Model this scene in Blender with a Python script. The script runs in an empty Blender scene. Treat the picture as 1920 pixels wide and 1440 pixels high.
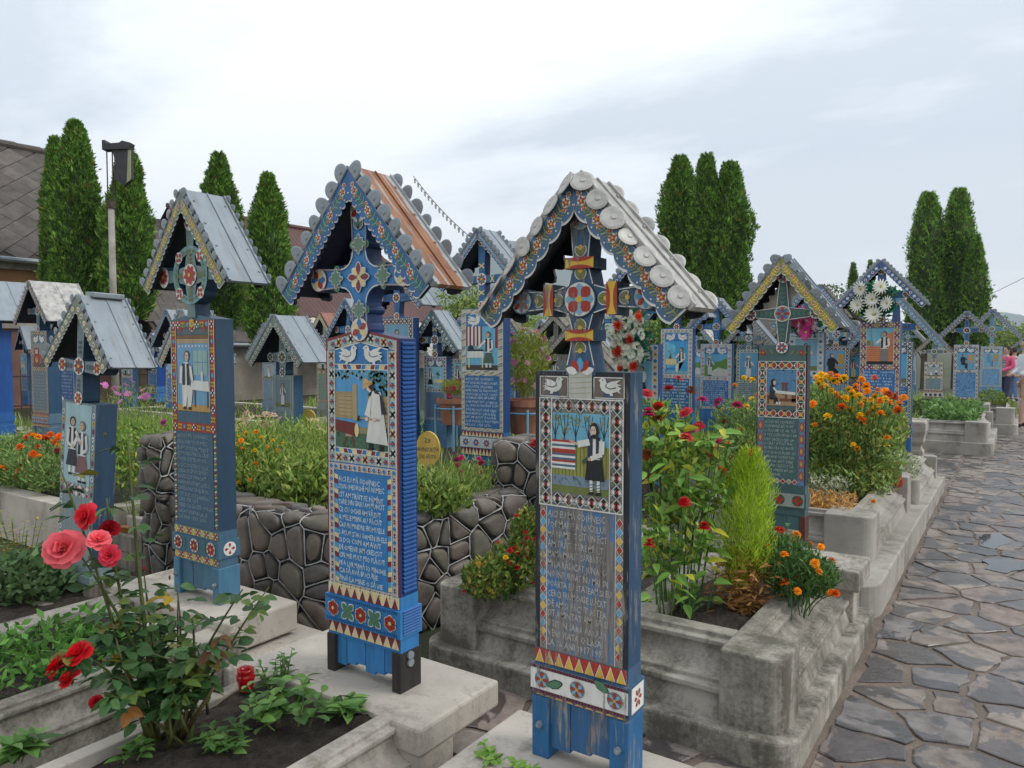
import bpy, math, random
import numpy as np
from mathutils import Vector, Matrix, Euler

R = math.radians
rng = random.Random(7)
nrg = np.random.default_rng(7)
sc = bpy.context.scene
col = sc.collection

# ---------------------------------------------------------------- camera
YAW, PITCH, CAMH = R(34.3), R(2.68), 1.6
cd = bpy.data.cameras.new('camera')
cam = bpy.data.objects.new('camera', cd)
col.objects.link(cam)
cam.location = (0, 0, CAMH)
cam.rotation_euler = (R(90) - PITCH, 0, YAW)
cd.sensor_fit = 'HORIZONTAL'
cd.sensor_width = 36.0
cd.lens = 36.0 * 1390.0 / 1920.0
cd.clip_start = 0.05
cd.clip_end = 12000
sc.camera = cam
sc.render.resolution_x, sc.render.resolution_y = 1024, 768
sc.cycles.max_bounces = 6
sc.cycles.diffuse_bounces = 3
sc.cycles.transparent_max_bounces = 8
sc.cycles.volume_bounces = 1
sc.cycles.use_denoising = True

# ---------------------------------------------------------------- sky
SUN_EL, SUN_AZ = R(42), R(68)        # azimuth clockwise from +Y
w = bpy.data.worlds.new('World')
sc.world = w
w.use_nodes = True
nt = w.node_tree
nt.nodes.clear()
def N(tree, t, **kw):
    n = tree.nodes.new(t)
    for k, v in kw.items():
        setattr(n, k, v)
    return n
def L(tree, a, b):
    tree.links.new(a, b)
out = N(nt, 'ShaderNodeOutputWorld')
bg = N(nt, 'ShaderNodeBackground')
bg.inputs['Strength'].default_value = 0.128
sky = N(nt, 'ShaderNodeTexSky', sky_type='NISHITA', sun_disc=False)
sky.sun_elevation, sky.sun_rotation = SUN_EL, SUN_AZ
sky.altitude = 400
tc = N(nt, 'ShaderNodeTexCoord')
sep = N(nt, 'ShaderNodeSeparateXYZ')
L(nt, tc.outputs['Generated'], sep.inputs[0])
def M(tree, op, a, b=None, clamp=False):
    n = N(tree, 'ShaderNodeMath', operation=op, use_clamp=clamp)
    for i, x in enumerate((a, b)):
        if x is None:
            continue
        if isinstance(x, (int, float)):
            n.inputs[i].default_value = x
        else:
            L(tree, x, n.inputs[i])
    return n.outputs[0]
zz = M(nt, 'ADD', M(nt, 'MAXIMUM', sep.outputs[2], 0.0), 0.16)
comb = N(nt, 'ShaderNodeCombineXYZ')
L(nt, M(nt, 'DIVIDE', sep.outputs[0], zz), comb.inputs[0])
L(nt, M(nt, 'DIVIDE', sep.outputs[1], zz), comb.inputs[1])
mp = N(nt, 'ShaderNodeMapping')
mp.inputs['Rotation'].default_value = (0, 0, R(-25))
mp.inputs['Scale'].default_value = (0.55, 1.0, 1)
mp.inputs['Location'].default_value = (7.7, 2.9, 0)
L(nt, comb.outputs[0], mp.inputs[0])
n1 = N(nt, 'ShaderNodeTexNoise')
n1.inputs['Scale'].default_value = 0.62
n1.inputs['Detail'].default_value = 7
n1.inputs['Roughness'].default_value = 0.52
n1.inputs['Distortion'].default_value = 0.35
L(nt, mp.outputs[0], n1.inputs['Vector'])
n2 = N(nt, 'ShaderNodeTexNoise')
n2.inputs['Scale'].default_value = 2.3
n2.inputs['Detail'].default_value = 6
n2.inputs['Roughness'].default_value = 0.6
L(nt, mp.outputs[0], n2.inputs['Vector'])
cv = M(nt, 'ADD', M(nt, 'MULTIPLY', n1.outputs[0], 0.74), M(nt, 'MULTIPLY', n2.outputs[0], 0.26))
ramp = N(nt, 'ShaderNodeValToRGB')
e = ramp.color_ramp
e.elements[0].position, e.elements[0].color = 0.43, (4.45, 4.8, 5.2, 1)
e.elements[1].position, e.elements[1].color = 0.55, (7.0, 7.05, 7.2, 1)
m_ = e.elements.new(0.49)
m_.color = (5.95, 6.2, 6.5, 1)
L(nt, cv, ramp.inputs[0])
# a pale band of lit cloud low over the horizon
hb = M(nt, 'SUBTRACT', 1.0, M(nt, 'MULTIPLY', M(nt, 'ABSOLUTE', sep.outputs[2]), 4.2), clamp=True)
hmix = N(nt, 'ShaderNodeMix', data_type='RGBA')
L(nt, M(nt, 'MULTIPLY', hb, 0.92), hmix.inputs[0])
L(nt, ramp.outputs[0], hmix.inputs[6])
hmix.inputs[7].default_value = (7.4, 6.95, 6.6, 1)
smix = N(nt, 'ShaderNodeMix', data_type='RGBA')
smix.inputs[0].default_value = 0.92
L(nt, sky.outputs[0], smix.inputs[6])
L(nt, hmix.outputs[2], smix.inputs[7])
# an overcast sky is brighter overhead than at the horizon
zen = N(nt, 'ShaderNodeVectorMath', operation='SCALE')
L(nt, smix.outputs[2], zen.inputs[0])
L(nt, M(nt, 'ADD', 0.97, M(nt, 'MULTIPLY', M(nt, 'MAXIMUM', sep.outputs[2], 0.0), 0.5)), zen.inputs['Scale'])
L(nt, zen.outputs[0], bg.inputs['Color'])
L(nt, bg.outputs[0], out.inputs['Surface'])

# ---------------------------------------------------------------- sun
sd = bpy.data.lights.new('sun', 'SUN')
sd.energy = 1.5
sd.angle = R(25)
sd.color = (1.0, 0.96, 0.9)
so = bpy.data.objects.new('sun', sd)
col.objects.link(so)
_d = Vector((math.sin(SUN_AZ) * math.cos(SUN_EL), math.cos(SUN_AZ) * math.cos(SUN_EL), math.sin(SUN_EL)))
so.rotation_euler = _d.to_track_quat('Z', 'Y').to_euler()
so.location = (6, -4, 12)

vs = sc.view_settings
vs.view_transform = 'Standard'
vs.look = 'None'
vs.exposure = 0.34
vs.gamma = 1.0
vs.use_curve_mapping = False

# ---------------------------------------------------------------- helpers
def lin(c):
    """sRGB 0-255 triple -> linear"""
    o = []
    for x in c[:3]:
        x = x / 255.0
        o.append(x / 12.92 if x <= 0.04045 else ((x + 0.055) / 1.055) ** 2.4)
    return (o[0], o[1], o[2])

def vary(c, a=0.12, r=None):
    r = r or rng
    k = 1 + r.uniform(-a, a)
    return tuple(max(0.0, min(1.0, x * k * (1 + r.uniform(-a, a) * 0.35))) for x in c)

class MB:
    """collects faces, each with a flat paint colour, into one mesh"""
    def __init__(s):
        s.v, s.f, s.c = [], [], []
    def add(s, vs_, fs_, c):
        b = len(s.v)
        s.v.extend(vs_)
        for f in fs_:
            s.f.append([b + i for i in f])
            s.c.append(c)
        return s
    def box(s, x0, x1, y0, y1, z0, z1, c=(.5, .5, .5)):
        v = [(x0, y0, z0), (x1, y0, z0), (x1, y1, z0), (x0, y1, z0), (x0, y0, z1), (x1, y0, z1), (x1, y1, z1), (x0, y1, z1)]
        return s.add(v, [(0, 3, 2, 1), (4, 5, 6, 7), (0, 1, 5, 4), (1, 2, 6, 5), (2, 3, 7, 6), (3, 0, 4, 7)], c)
    def prism(s, pts, y0, y1, c, cs=None, back=True):
        """2D outline (x, z), counter-clockwise seen from -y; front at y0, back at y1"""
        n = len(pts)
        v = [(p[0], y0, p[1]) for p in pts] + [(p[0], y1, p[1]) for p in pts]
        s.add(v[:n], [tuple(range(n))], c)
        s.add(v, [(i, i + n, (i + 1) % n + n, (i + 1) % n) for i in range(n)], cs or c)
        if back:
            s.add(v[n:], [tuple(range(n - 1, -1, -1))], cs or c)
        return s
    def slab(s, pts, z0, z1, c, bev=0.0, inset=None):
        """plan outline (x, y) counter-clockwise, extruded up; a small top bevel"""
        n = len(pts)
        v = [(p[0], p[1], z0) for p in pts]
        if bev and inset:
            v += [(p[0], p[1], z1 - bev) for p in pts] + [(p[0], p[1], z1) for p in inset]
            fs = [(i, (i + 1) % n, (i + 1) % n + n, i + n) for i in range(n)] + [(i + n, (i + 1) % n + n, (i + 1) % n + 2 * n, i + 2 * n) for i in range(n)]
            s.add(v, fs + [tuple(range(2 * n, 3 * n))], c)
        else:
            v += [(p[0], p[1], z1) for p in pts]
            s.add(v, [(i, (i + 1) % n, (i + 1) % n + n, i + n) for i in range(n)] + [tuple(range(n, 2 * n))], c)
        return s
    def tube(s, pts, rad, n=6, c=(.5, .5, .5), cap=True):
        pts = [Vector(p) for p in pts]
        rs = rad if isinstance(rad, (list, tuple)) else [rad] * len(pts)
        vs_, fs_ = [], []
        up = Vector((0.13, 0.27, 1)).normalized()
        for i, p in enumerate(pts):
            t = (pts[min(i + 1, len(pts) - 1)] - pts[max(i - 1, 0)])
            t = t.normalized() if t.length > 1e-9 else Vector((0, 0, 1))
            a = t.cross(up)
            a = a.normalized() if a.length > 1e-4 else t.cross(Vector((1, 0, 0))).normalized()
            b = a.cross(t).normalized()
            for k in range(n):
                an = 2 * math.pi * k / n
                q = p + (a * math.cos(an) + b * math.sin(an)) * rs[i]
                vs_.append((q.x, q.y, q.z))
        for i in range(len(pts) - 1):
            for k in range(n):
                fs_.append((i * n + k, i * n + (k + 1) % n, (i + 1) * n + (k + 1) % n, (i + 1) * n + k))
        if cap:
            fs_.append(tuple(range((len(pts) - 1) * n, len(pts) * n)))
            fs_.append(tuple(range(n - 1, -1, -1)))
        return s.add(vs_, fs_, c)
    def lathe(s, prof, n=16, c=(.5, .5, .5), cx=0, cy=0, cols=None):
        vs_, fs_, b = [], [], len(s.v)
        for (r_, z_) in prof:
            for k in range(n):
                a = 2 * math.pi * k / n
                vs_.append((cx + r_ * math.cos(a), cy + r_ * math.sin(a), z_))
        s.v.extend(vs_)
        for i in range(len(prof) - 1):
            for k in range(n):
                s.f.append([b + x for x in (i * n + k, i * n + (k + 1) % n, (i + 1) * n + (k + 1) % n, (i + 1) * n + k)])
                s.c.append(cols[i] if cols else c)
        return s
    def mesh(s, name):
        me = bpy.data.meshes.new(name)
        me.from_pydata(s.v, [], s.f)
        a = me.color_attributes.new('Col', 'FLOAT_COLOR', 'CORNER')
        cnt = np.array([len(f) for f in s.f])
        cc = np.ones((len(s.c), 4), np.float32)
        if len(s.c):
            cc[:, :3] = np.array(s.c, np.float32)[:, :3]
        a.data.foreach_set('color', np.repeat(cc, cnt, axis=0).ravel())
        me.update()
        return me
    def build(s, name, mat, parent=None, smooth=False, bevel=0.0):
        me = s.mesh(name)
        me.materials.append(mat)
        if smooth:
            me.polygons.foreach_set('use_smooth', [True] * len(me.polygons))
        o = link(name, me, parent)
        if bevel:
            b = o.modifiers.new('edge', 'BEVEL')
            b.width, b.segments, b.limit_method = bevel, 2, 'ANGLE'
        return o

def npmesh(name, V, Fq, C, mat, smooth=False):
    """V (n,3), Fq (m,k) faces of one size, C (m,3) colour per face"""
    me = bpy.data.meshes.new(name)
    nv, (nf, k) = len(V), Fq.shape
    me.vertices.add(nv)
    me.vertices.foreach_set('co', np.asarray(V, np.float32).ravel())
    me.loops.add(nf * k)
    me.loops.foreach_set('vertex_index', np.asarray(Fq, np.int32).ravel())
    me.polygons.add(nf)
    me.polygons.foreach_set('loop_start', np.arange(0, nf * k, k, dtype=np.int32))
    me.polygons.foreach_set('loop_total', np.full(nf, k, np.int32))
    a = me.color_attributes.new('Col', 'FLOAT_COLOR', 'CORNER')
    cc = np.ones((nf, 4), np.float32)
    cc[:, :3] = C
    a.data.foreach_set('color', np.repeat(cc, k, axis=0).ravel())
    me.materials.append(mat)
    me.update(calc_edges=True)
    if smooth:
        me.polygons.foreach_set('use_smooth', [True] * nf)
    return me

def link(name, data, parent=None):
    o = bpy.data.objects.new(name, data)
    col.objects.link(o)
    if parent is not None:
        o.parent = parent
    return o

def tag(o, label=None, cat=None, group=None, kind=None):
    if label: o['label'] = label
    if cat: o['category'] = cat
    if group: o['group'] = group
    if kind: o['kind'] = kind
    return o

def thing(name, label, cat, loc=(0, 0, 0), rot=(0, 0, 0), group=None):
    o = link(name, None)
    o.empty_display_size = 0.05
    o.location, o.rotation_euler = loc, rot
    return tag(o, label, cat, group)

# ---------------------------------------------------------------- materials
def new_mat(name):
    m = bpy.data.materials.new(name)
    m.use_nodes = True
    t = m.node_tree
    b = t.nodes['Principled BSDF']
    return m, t, b

def noise(t, scale, vec=None, detail=4, rough=0.55, stretch=None, coord='Object', dist=0.0):
    n = N(t, 'ShaderNodeTexNoise')
    n.inputs['Scale'].default_value = scale
    n.inputs['Detail'].default_value = detail
    n.inputs['Roughness'].default_value = rough
    n.inputs['Distortion'].default_value = dist
    c = N(t, 'ShaderNodeTexCoord') if vec is None else None
    v = c.outputs[coord] if vec is None else vec
    if stretch:
        mpp = N(t, 'ShaderNodeMapping')
        mpp.inputs['Scale'].default_value = stretch
        L(t, v, mpp.inputs[0])
        v = mpp.outputs[0]
    L(t, v, n.inputs['Vector'])
    return n.outputs[0]

def cramp(t, fac, stops):
    r = N(t, 'ShaderNodeValToRGB')
    e = r.color_ramp
    while len(e.elements) < len(stops):
        e.elements.new(0.5)
    for el, (p, c) in zip(e.elements, stops):
        el.position = p
        el.color = (*c, 1) if len(c) == 3 else c
    L(t, fac, r.inputs[0])
    return r.outputs[0]

def mixc(t, fac, a, b, mode='MIX'):
    n = N(t, 'ShaderNodeMix', data_type='RGBA', blend_type=mode)
    for i, x in ((0, fac), (6, a), (7, b)):
        if isinstance(x, (int, float)):
            n.inputs[i].default_value = x
        elif isinstance(x, tuple):
            n.inputs[i].default_value = (*x, 1)
        else:
            L(t, x, n.inputs[i])
    return n.outputs[2]

def bump(t, b, h, strength=0.3, dist=0.01):
    n = N(t, 'ShaderNodeBump')
    n.inputs['Strength'].default_value = strength
    n.inputs['Distance'].default_value = dist
    L(t, h, n.inputs['Height'])
    L(t, n.outputs[0], b.inputs['Normal'])

def maprange(t, v, a, b_, c=0.0, d=1.0):
    n = N(t, 'ShaderNodeMapRange')
    L(t, v, n.inputs[0])
    for i, x in zip((1, 2, 3, 4), (a, b_, c, d)):
        n.inputs[i].default_value = x
    return n.outputs[0]

def attr(t, name='Col'):
    a = N(t, 'ShaderNodeAttribute')
    a.attribute_name = name
    return a.outputs['Color']

def mat_paint(name, rough=0.5, wear=0.0, wood=(.2, .185, .165), grain=0.25, fade=0.14):
    """painted carved wood: colour of each carved piece, brush fading, grain, optional bare wood showing through"""
    m, t, b = new_mat(name)
    c = attr(t)
    g = noise(t, 14, stretch=(2.2, 2.2, 0.35), detail=6)
    c = mixc(t, 1.0, c, cramp(t, g, [(.25, (1 - fade * 2,) * 3), (.75, (1 + fade * .3,) * 3)]), 'MULTIPLY')
    fine = noise(t, 60, stretch=(2.5, 2.5, .12), detail=5, rough=.65)
    if wear:
        wn = noise(t, 26, stretch=(2.0, 2.0, .22), detail=8, rough=.72)
        wn2 = noise(t, 5, detail=3)
        k = M(t, 'ADD', M(t, 'MULTIPLY', wn, .65), M(t, 'MULTIPLY', wn2, .35))
        th = .66 - wear * .34
        mask = maprange(t, k, th - .03, th + .035)
        wc = cramp(t, fine, [(.3, tuple(x * .42 for x in wood)), (.5, wood), (.72, tuple(x * 1.65 for x in wood))])
        c = mixc(t, mask, c, wc)
        L(t, maprange(t, mask, 0, 1, rough, .85), b.inputs['Roughness'])
    else:
        b.inputs['Roughness'].default_value = rough
    L(t, c, b.inputs['Base Color'])
    bump(t, b, fine, grain, .004)
    return m

def mat_noise(name, stops, scale=4, rough=.8, bmp=.3, bscale=30, stretch=None, detail=6, metal=0.0, bd=.01, coord='Object'):
    m, t, b = new_mat(name)
    f = noise(t, scale, detail=detail, stretch=stretch, coord=coord)
    L(t, cramp(t, f, stops), b.inputs['Base Color'])
    b.inputs['Roughness'].default_value = rough
    b.inputs['Metallic'].default_value = metal
    if bmp:
        bump(t, b, noise(t, bscale, detail=5, stretch=stretch, coord=coord), bmp, bd)
    return m

def mat_concrete(name, pale, mid, dark, moss=.5, spot=.5, rough=.9):
    m, t, b = new_mat(name)
    geo = N(t, 'ShaderNodeNewGeometry')
    v = geo.outputs['Position']
    f = noise(t, 2.3, vec=v, detail=9, rough=.6)
    c = cramp(t, f, [(.32, mid), (.62, pale)])
    big = noise(t, 2.2, vec=v, detail=10, rough=.62, dist=.6)
    streak = noise(t, 9, vec=v, detail=6, rough=.6, stretch=(1, 1, .16))
    fine = noise(t, 55, vec=v, detail=7, rough=.75)
    k = M(t, 'ADD', M(t, 'ADD', M(t, 'MULTIPLY', big, .5), M(t, 'MULTIPLY', streak, .26)), M(t, 'MULTIPLY', fine, .24))
    mask = maprange(t, k, .60 - .16 * moss, .70 - .14 * moss)
    c = mixc(t, M(t, 'MULTIPLY', mask, .55 + .3 * moss), c, dark)
    sp = noise(t, 130, vec=v, detail=3, rough=.7)
    c = mixc(t, M(t, 'MULTIPLY', maprange(t, sp, .60, .74), spot * .6), c, tuple(x * .5 for x in mid))
    gn = noise(t, 1.1, vec=v, detail=5)
    c = mixc(t, M(t, 'MULTIPLY', maprange(t, gn, .56, .68), .22 * moss + .05), c, (.10, .105, .045))
    L(t, c, b.inputs['Base Color'])
    b.inputs['Roughness'].default_value = rough
    bump(t, b, M(t, 'ADD', fine, M(t, 'MULTIPLY', sp, .4)), .4, .005)
    return m

def mat_leaf(name, rough=.55, trans=.3, objrand=.0):
    m, t, b = new_mat(name)
    c = mixc(t, 1.0, attr(t), (1.38, 1.34, 1.05) if 'leaf' in name else (1.1, 1.1, 1.05), 'MULTIPLY')
    if objrand:
        oi = N(t, 'ShaderNodeObjectInfo')
        c = mixc(t, 1.0, c, cramp(t, oi.outputs['Random'], [(0, (1 - objrand,) * 3), (1, (1 + objrand * .5,) * 3)]), 'MULTIPLY')
    L(t, c, b.inputs['Base Color'])
    b.inputs['Roughness'].default_value = rough
    b.inputs['Specular IOR Level'].default_value = .3
    tr = N(t, 'ShaderNodeBsdfTranslucent')
    L(t, c, tr.inputs['Color'])
    mx = N(t, 'ShaderNodeMixShader')
    mx.inputs[0].default_value = trans
    o = t.nodes['Material Output']
    L(t, b.outputs[0], mx.inputs[1])
    L(t, tr.outputs[0], mx.inputs[2])
    L(t, mx.outputs[0], o.inputs['Surface'])
    return m

def mat_stone(name, stops, wet=0.0, scale=9, rough=.8):
    """stone with a tone of its own for each piece"""
    m, t, b = new_mat(name)
    oi = N(t, 'ShaderNodeObjectInfo')
    c0 = cramp(t, oi.outputs['Random'], stops)
    geo = N(t, 'ShaderNodeNewGeometry')
    n_ = noise(t, scale, vec=geo.outputs['Position'], detail=8, rough=.65)
    c = mixc(t, 1.0, c0, cramp(t, n_, [(.28, (.5, .49, .47)), (.55, (1, 1, 1)), (.78, (1.32, 1.3, 1.25))]), 'MULTIPLY')
    if wet:
        wn = noise(t, 3.1, vec=geo.outputs['Position'], detail=7, rough=.6, dist=.5)
        mask = maprange(t, wn, .60 - wet * .14, .625 - wet * .14)
        c = mixc(t, mask, c, mixc(t, 1.0, c, (.38, .395, .43), 'MULTIPLY'))
        L(t, maprange(t, mask, 0, 1, rough, .28), b.inputs['Roughness'])
    else:
        b.inputs['Roughness'].default_value = rough
    L(t, c, b.inputs['Base Color'])
    bump(t, b, noise(t, 35, vec=geo.outputs['Position'], detail=6), .35, .008)
    return m

PAINT = mat_paint('painted_wood')
PAINT_W = mat_paint("painted_wood_faded", wear=.2, rough=.65)
PAINT_WW = mat_paint("painted_wood_flaking", wear=.30, rough=.7)
PAINT_A = mat_paint('painted_wood_peeling', wear=.36, rough=.7, wood=(.19, .18, .165))
PAINT_T = mat_paint('text_panel_bare_wood', wear=.56, rough=.75, wood=(.17, .16, .15))
PAINT_G = mat_paint("painted_wood_greyed", wear=.5, rough=.8)
WOOD = mat_noise('grey_wood', [(.3, (.07, .06, .05)), (.6, (.2, .18, .15)), (.8, (.3, .27, .23))], 8, .85, .4, 40, (3, 3, .3))
WOOD_D = mat_noise('tarred_wood', [(.3, (.012, .01, .009)), (.6, (.03, .025, .022)), (.8, (.06, .05, .042))], 8, .7, .4, 40, (3, 3, .3))
def mat_sheet(name, stops, stain, amt):
    m, t, b = new_mat(name)
    c = cramp(t, noise(t, 9, detail=6, stretch=(1, 1, .4)), stops)
    sk = noise(t, 7, detail=8, rough=.68, stretch=(.6, 4.5, .6))
    c = mixc(t, M(t, 'MULTIPLY', maprange(t, sk, .52, .72), amt), c, stain)
    L(t, c, b.inputs['Base Color'])
    b.inputs['Roughness'].default_value = .5
    b.inputs['Metallic'].default_value = .25
    bump(t, b, noise(t, 6, detail=3), .35, .012)
    return m
METAL = mat_sheet('galvanised_sheet', [(.3, (.215, .25, .28)), (.5, (.24, .28, .31)), (.7, (.27, .305, .33))], (.13, .105, .08), .55)
METAL_O = mat_noise('old_zinc_sheet', [(.3, (.22, .22, .21)), (.5, (.38, .37, .345)), (.75, (.52, .51, .47))], 16, .55, .3, 40, metal=.25)
DARK = mat_noise('dark_painted_underside', [(.3, (.012, .018, .035)), (.7, (.022, .034, .06))], 10, .7, .2)
CON_P = mat_concrete('pale_concrete', (.47, .425, .37), (.33, .30, .25), (.12, .105, .075), .5, .5)
CON_M = mat_concrete('lichened_concrete', (.42, .39, .335), (.25, .23, .19), (.06, .054, .037), .95, .6)
CON_G = mat_concrete('grey_concrete', (.38, .355, .315), (.26, .24, .21), (.085, .08, .058), .6, .5)
SOIL = mat_noise('soil', [(.3, (.018, .013, .009)), (.6, (.045, .033, .024)), (.8, (.085, .066, .05))], 22, .95, 1.0, 45, bd=.03)
MORTAR = mat_noise('pale_mortar', [(.3, (.34, .34, .33)), (.7, (.62, .62, .60))], 30, .8, .4, 60)
JOINT = mat_noise('black_joint', [(.3, (.012, .013, .015)), (.7, (.035, .036, .04))], 20, .75, .3, 60)
SAND = mat_noise('wet_sand_joint', [(.3, (.075, .06, .042)), (.55, (.16, .12, .092)), (.75, (.23, .18, .145))], 2.6, .62, .6, 40, bd=.012)
FLAG = mat_stone('flagstone', [(0, (.20, .172, .15)), (.25, (.28, .24, .205)), (.5, (.165, .145, .134)), (.75, (.25, .195, .165)), (1, (.175, .17, .168))], wet=.8, rough=.75)
COBBLE = mat_stone('wall_boulder', [(0, (.118, .106, .088)), (.25, (.165, .128, .10)), (.45, (.15, .136, .104)), (.6, (.10, .093, .088)), (.8, (.195, .158, .125)), (1, (.14, .12, .11))], rough=.6, scale=7)
LEAF = mat_leaf('leaf')
LEAF_R = mat_leaf('rose_leaf', rough=.42, trans=.22, objrand=.28)
PETAL = mat_leaf('petal', rough=.6, trans=.35, objrand=.18)
BARK = mat_noise('bark', [(.3, (.05, .04, .03)), (.7, (.14, .11, .085))], 12, .9, .6, 30, (3, 3, .5))
STEM = mat_leaf('stem', trans=.05)
# ================================================================ carved and painted crosses
P = dict(white=lin((222, 222, 216)), cream=lin((226, 208, 150)), blue=lin((52, 124, 184)), navy=lin((18, 30, 58)), dkblue=lin((22, 58, 112)),
         sky=lin((92, 165, 205)), steel=lin((72, 104, 128)), slate=lin((78, 98, 104)), red=lin((168, 56, 42)), maroon=lin((128, 46, 54)),
         yellow=lin((214, 178, 66)), green=lin((80, 126, 98)), olive=lin((118, 124, 72)), black=lin((28, 30, 34)), skin=lin((206, 170, 142)),
         brown=lin((112, 66, 44)), tan=lin((176, 150, 112)), grey=lin((122, 122, 118)), ltblue=lin((128, 176, 198)), ochre=lin((190, 150, 84)),
         orange=lin((206, 120, 60)), dgreen=lin((58, 84, 66)), teal=lin((70, 128, 130)))
W_, K_ = P['white'], P['black']

class Face:
    """draws carved pieces on a plane facing -y; level l lifts a piece off the board"""
    def __init__(s, mb, y=0.0, step=.0014, dx=0, dz=0):
        s.mb, s.y, s.step, s.dx, s.dz = mb, y, step, dx, dz
    def poly(s, pts, c, l=1):
        y = s.y - l * s.step
        s.mb.add([(p[0] + s.dx, y, p[1] + s.dz) for p in pts], [tuple(range(len(pts)))], c)
    def rect(s, x0, z0, x1, z1, c, l=1):
        s.poly([(x0, z0), (x1, z0), (x1, z1), (x0, z1)], c, l)
    def disc(s, cx, cz, r, c, l=1, n=14, rz=None, a0=0, a1=2 * math.pi):
        rz = rz or r
        full = abs(a1 - a0) > 6.28
        m = n if full else n + 1
        s.poly([(cx + r * math.cos(a0 + (a1 - a0) * k / n), cz + rz * math.sin(a0 + (a1 - a0) * k / n)) for k in range(m)], c, l)
    def dia(s, cx, cz, rx, rz, c, l=1):
        s.poly([(cx - rx, cz), (cx, cz - rz), (cx + rx, cz), (cx, cz + rz)], c, l)
    def line(s, p, q, w, c, l=1):
        dx, dz = q[0] - p[0], q[1] - p[1]
        n = math.hypot(dx, dz) or 1
        ox, oz = -dz / n * w / 2, dx / n * w / 2
        s.poly([(p[0] - ox, p[1] - oz), (q[0] - ox, q[1] - oz), (q[0] + ox, q[1] + oz), (p[0] + ox, p[1] + oz)], c, l)
    def pline(s, pts, w, c, l=1):
        for a, b in zip(pts, pts[1:]):
            s.line(a, b, w, c, l)
    def petal(s, cx, cz, ang, r0, r1, wd, c, l=1):
        ca, sa = math.cos(ang), math.sin(ang)
        q = []
        for u, v in ((0, 0), (.3, -.42), (.62, -.5), (.88, -.26), (1, 0), (.88, .26), (.62, .5), (.3, .42)):
            a, b = r0 + (r1 - r0) * u, wd * v
            q.append((cx + a * ca - b * sa, cz + a * sa + b * ca))
        s.poly(q, c, l)
    def rosette(s, cx, cz, r, n, c1, c2, bg, ctr, l=1, rot=0, rim=None):
        if rim: s.disc(cx, cz, r * 1.1, rim, l)
        if bg: s.disc(cx, cz, r, bg, l + 1)
        for k in range(n):
            s.petal(cx, cz, rot + 2 * math.pi * k / n, r * .14, r * .95, r * 3.6 / n, c1 if k % 2 == 0 else c2, l + 2)
        if ctr: s.disc(cx, cz, r * .2, ctr, l + 3, 8)
    def leaf(s, cx, cz, ang, ln, wd, c, rim=None, l=2):
        if rim: s.petal(cx, cz, ang, -ln * .06, ln * 1.08, wd * 1.45, rim, l)
        s.petal(cx, cz, ang, 0, ln, wd, c, l + 1)

_FONT = {}
def text_geo(body):
    """outline of a line of capitals as polygons, from the built-in font"""
    if body in _FONT:
        return _FONT[body]
    cu = bpy.data.curves.new('lettering', 'FONT')
    cu.body = body
    cu.resolution_u = 1
    cu.offset = 0.012
    ob = bpy.data.objects.new('lettering', cu)
    col.objects.link(ob)
    dg = bpy.context.evaluated_depsgraph_get()
    me = bpy.data.meshes.new_from_object(ob.evaluated_get(dg))
    v = [(p.co.x, p.co.y) for p in me.vertices]
    f = [tuple(p.vertices) for p in me.polygons]
    bpy.data.objects.remove(ob)
    bpy.data.curves.remove(cu)
    bpy.data.meshes.remove(me)
    _FONT[body] = (v, f)
    return v, f

def text_line(F, body, x0, x1, z0, h, c, l=2, center=False):
    v, f = text_geo(body)
    if not v:
        return
    mn, mx = min(p[0] for p in v), max(p[0] for p in v)
    w = (x1 - x0) / (mx - mn)
    w = min(w, h / .72 * 1.15)
    xo = (x0 + x1) / 2 - (mx - mn) * w / 2 if center else x0
    y = F.y - l * F.step
    a1, a2, a3 = rng.uniform(0, 6), rng.uniform(0, 6), rng.uniform(0, 6)
    tl = rng.gauss(0, .012)
    def hand(p):      # cut by hand: letters wander a little in height, lean and spacing
        u = p[0]
        k = 1 + .07 * math.sin(u * 2.3 + a1) + .05 * math.sin(u * 5.1 + a2)
        return ((u - mn) * w + .05 * w * math.sin(u * 3.7 + a3) + .04 * w * p[1] * math.sin(u * 4.4 + a2) + xo + F.dx, y, z0 + (p[1] * k + .045 * math.sin(u * 3.1 + a1)) * h / .72 + tl * (u - mn) * w + F.dz)
    F.mb.add([hand(p) for p in v], f, c)

def text_block(F, lines, x0, x1, zt, zb, c, l=2, full=.97):
    p = (zt - zb) / len(lines)
    mx = max(len(s) for s in lines)
    for i, s_ in enumerate(lines):
        ww = (x1 - x0) * min(1, full * (len(s_) / mx) ** .55)
        text_line(F, s_, x0, x0 + ww, zt - p * (i + .86), p * .66, c, l)

def dash_block(F, x0, x1, zt, zb, n, c, l=2, r=None):
    """rows of lettering too far off to read: short upright strokes"""
    r = r or rng
    p = (zt - zb) / n
    for i in range(n):
        x = x0
        end = x1 - r.uniform(0, .16) * (x1 - x0)
        z = zt - p * (i + .8)
        while x < end:
            k = r.random()
            ww = p * r.uniform(.22, .42)
            if k < .83:
                F.rect(x, z, x + ww * .45, z + p * .6, c, l)
                if k < .5: F.rect(x, z + p * r.choice((0, .25, .5)), x + ww, z + p * r.choice((.12, .37, .6)), c, l + .2)
            x += ww * 1.35

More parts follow.
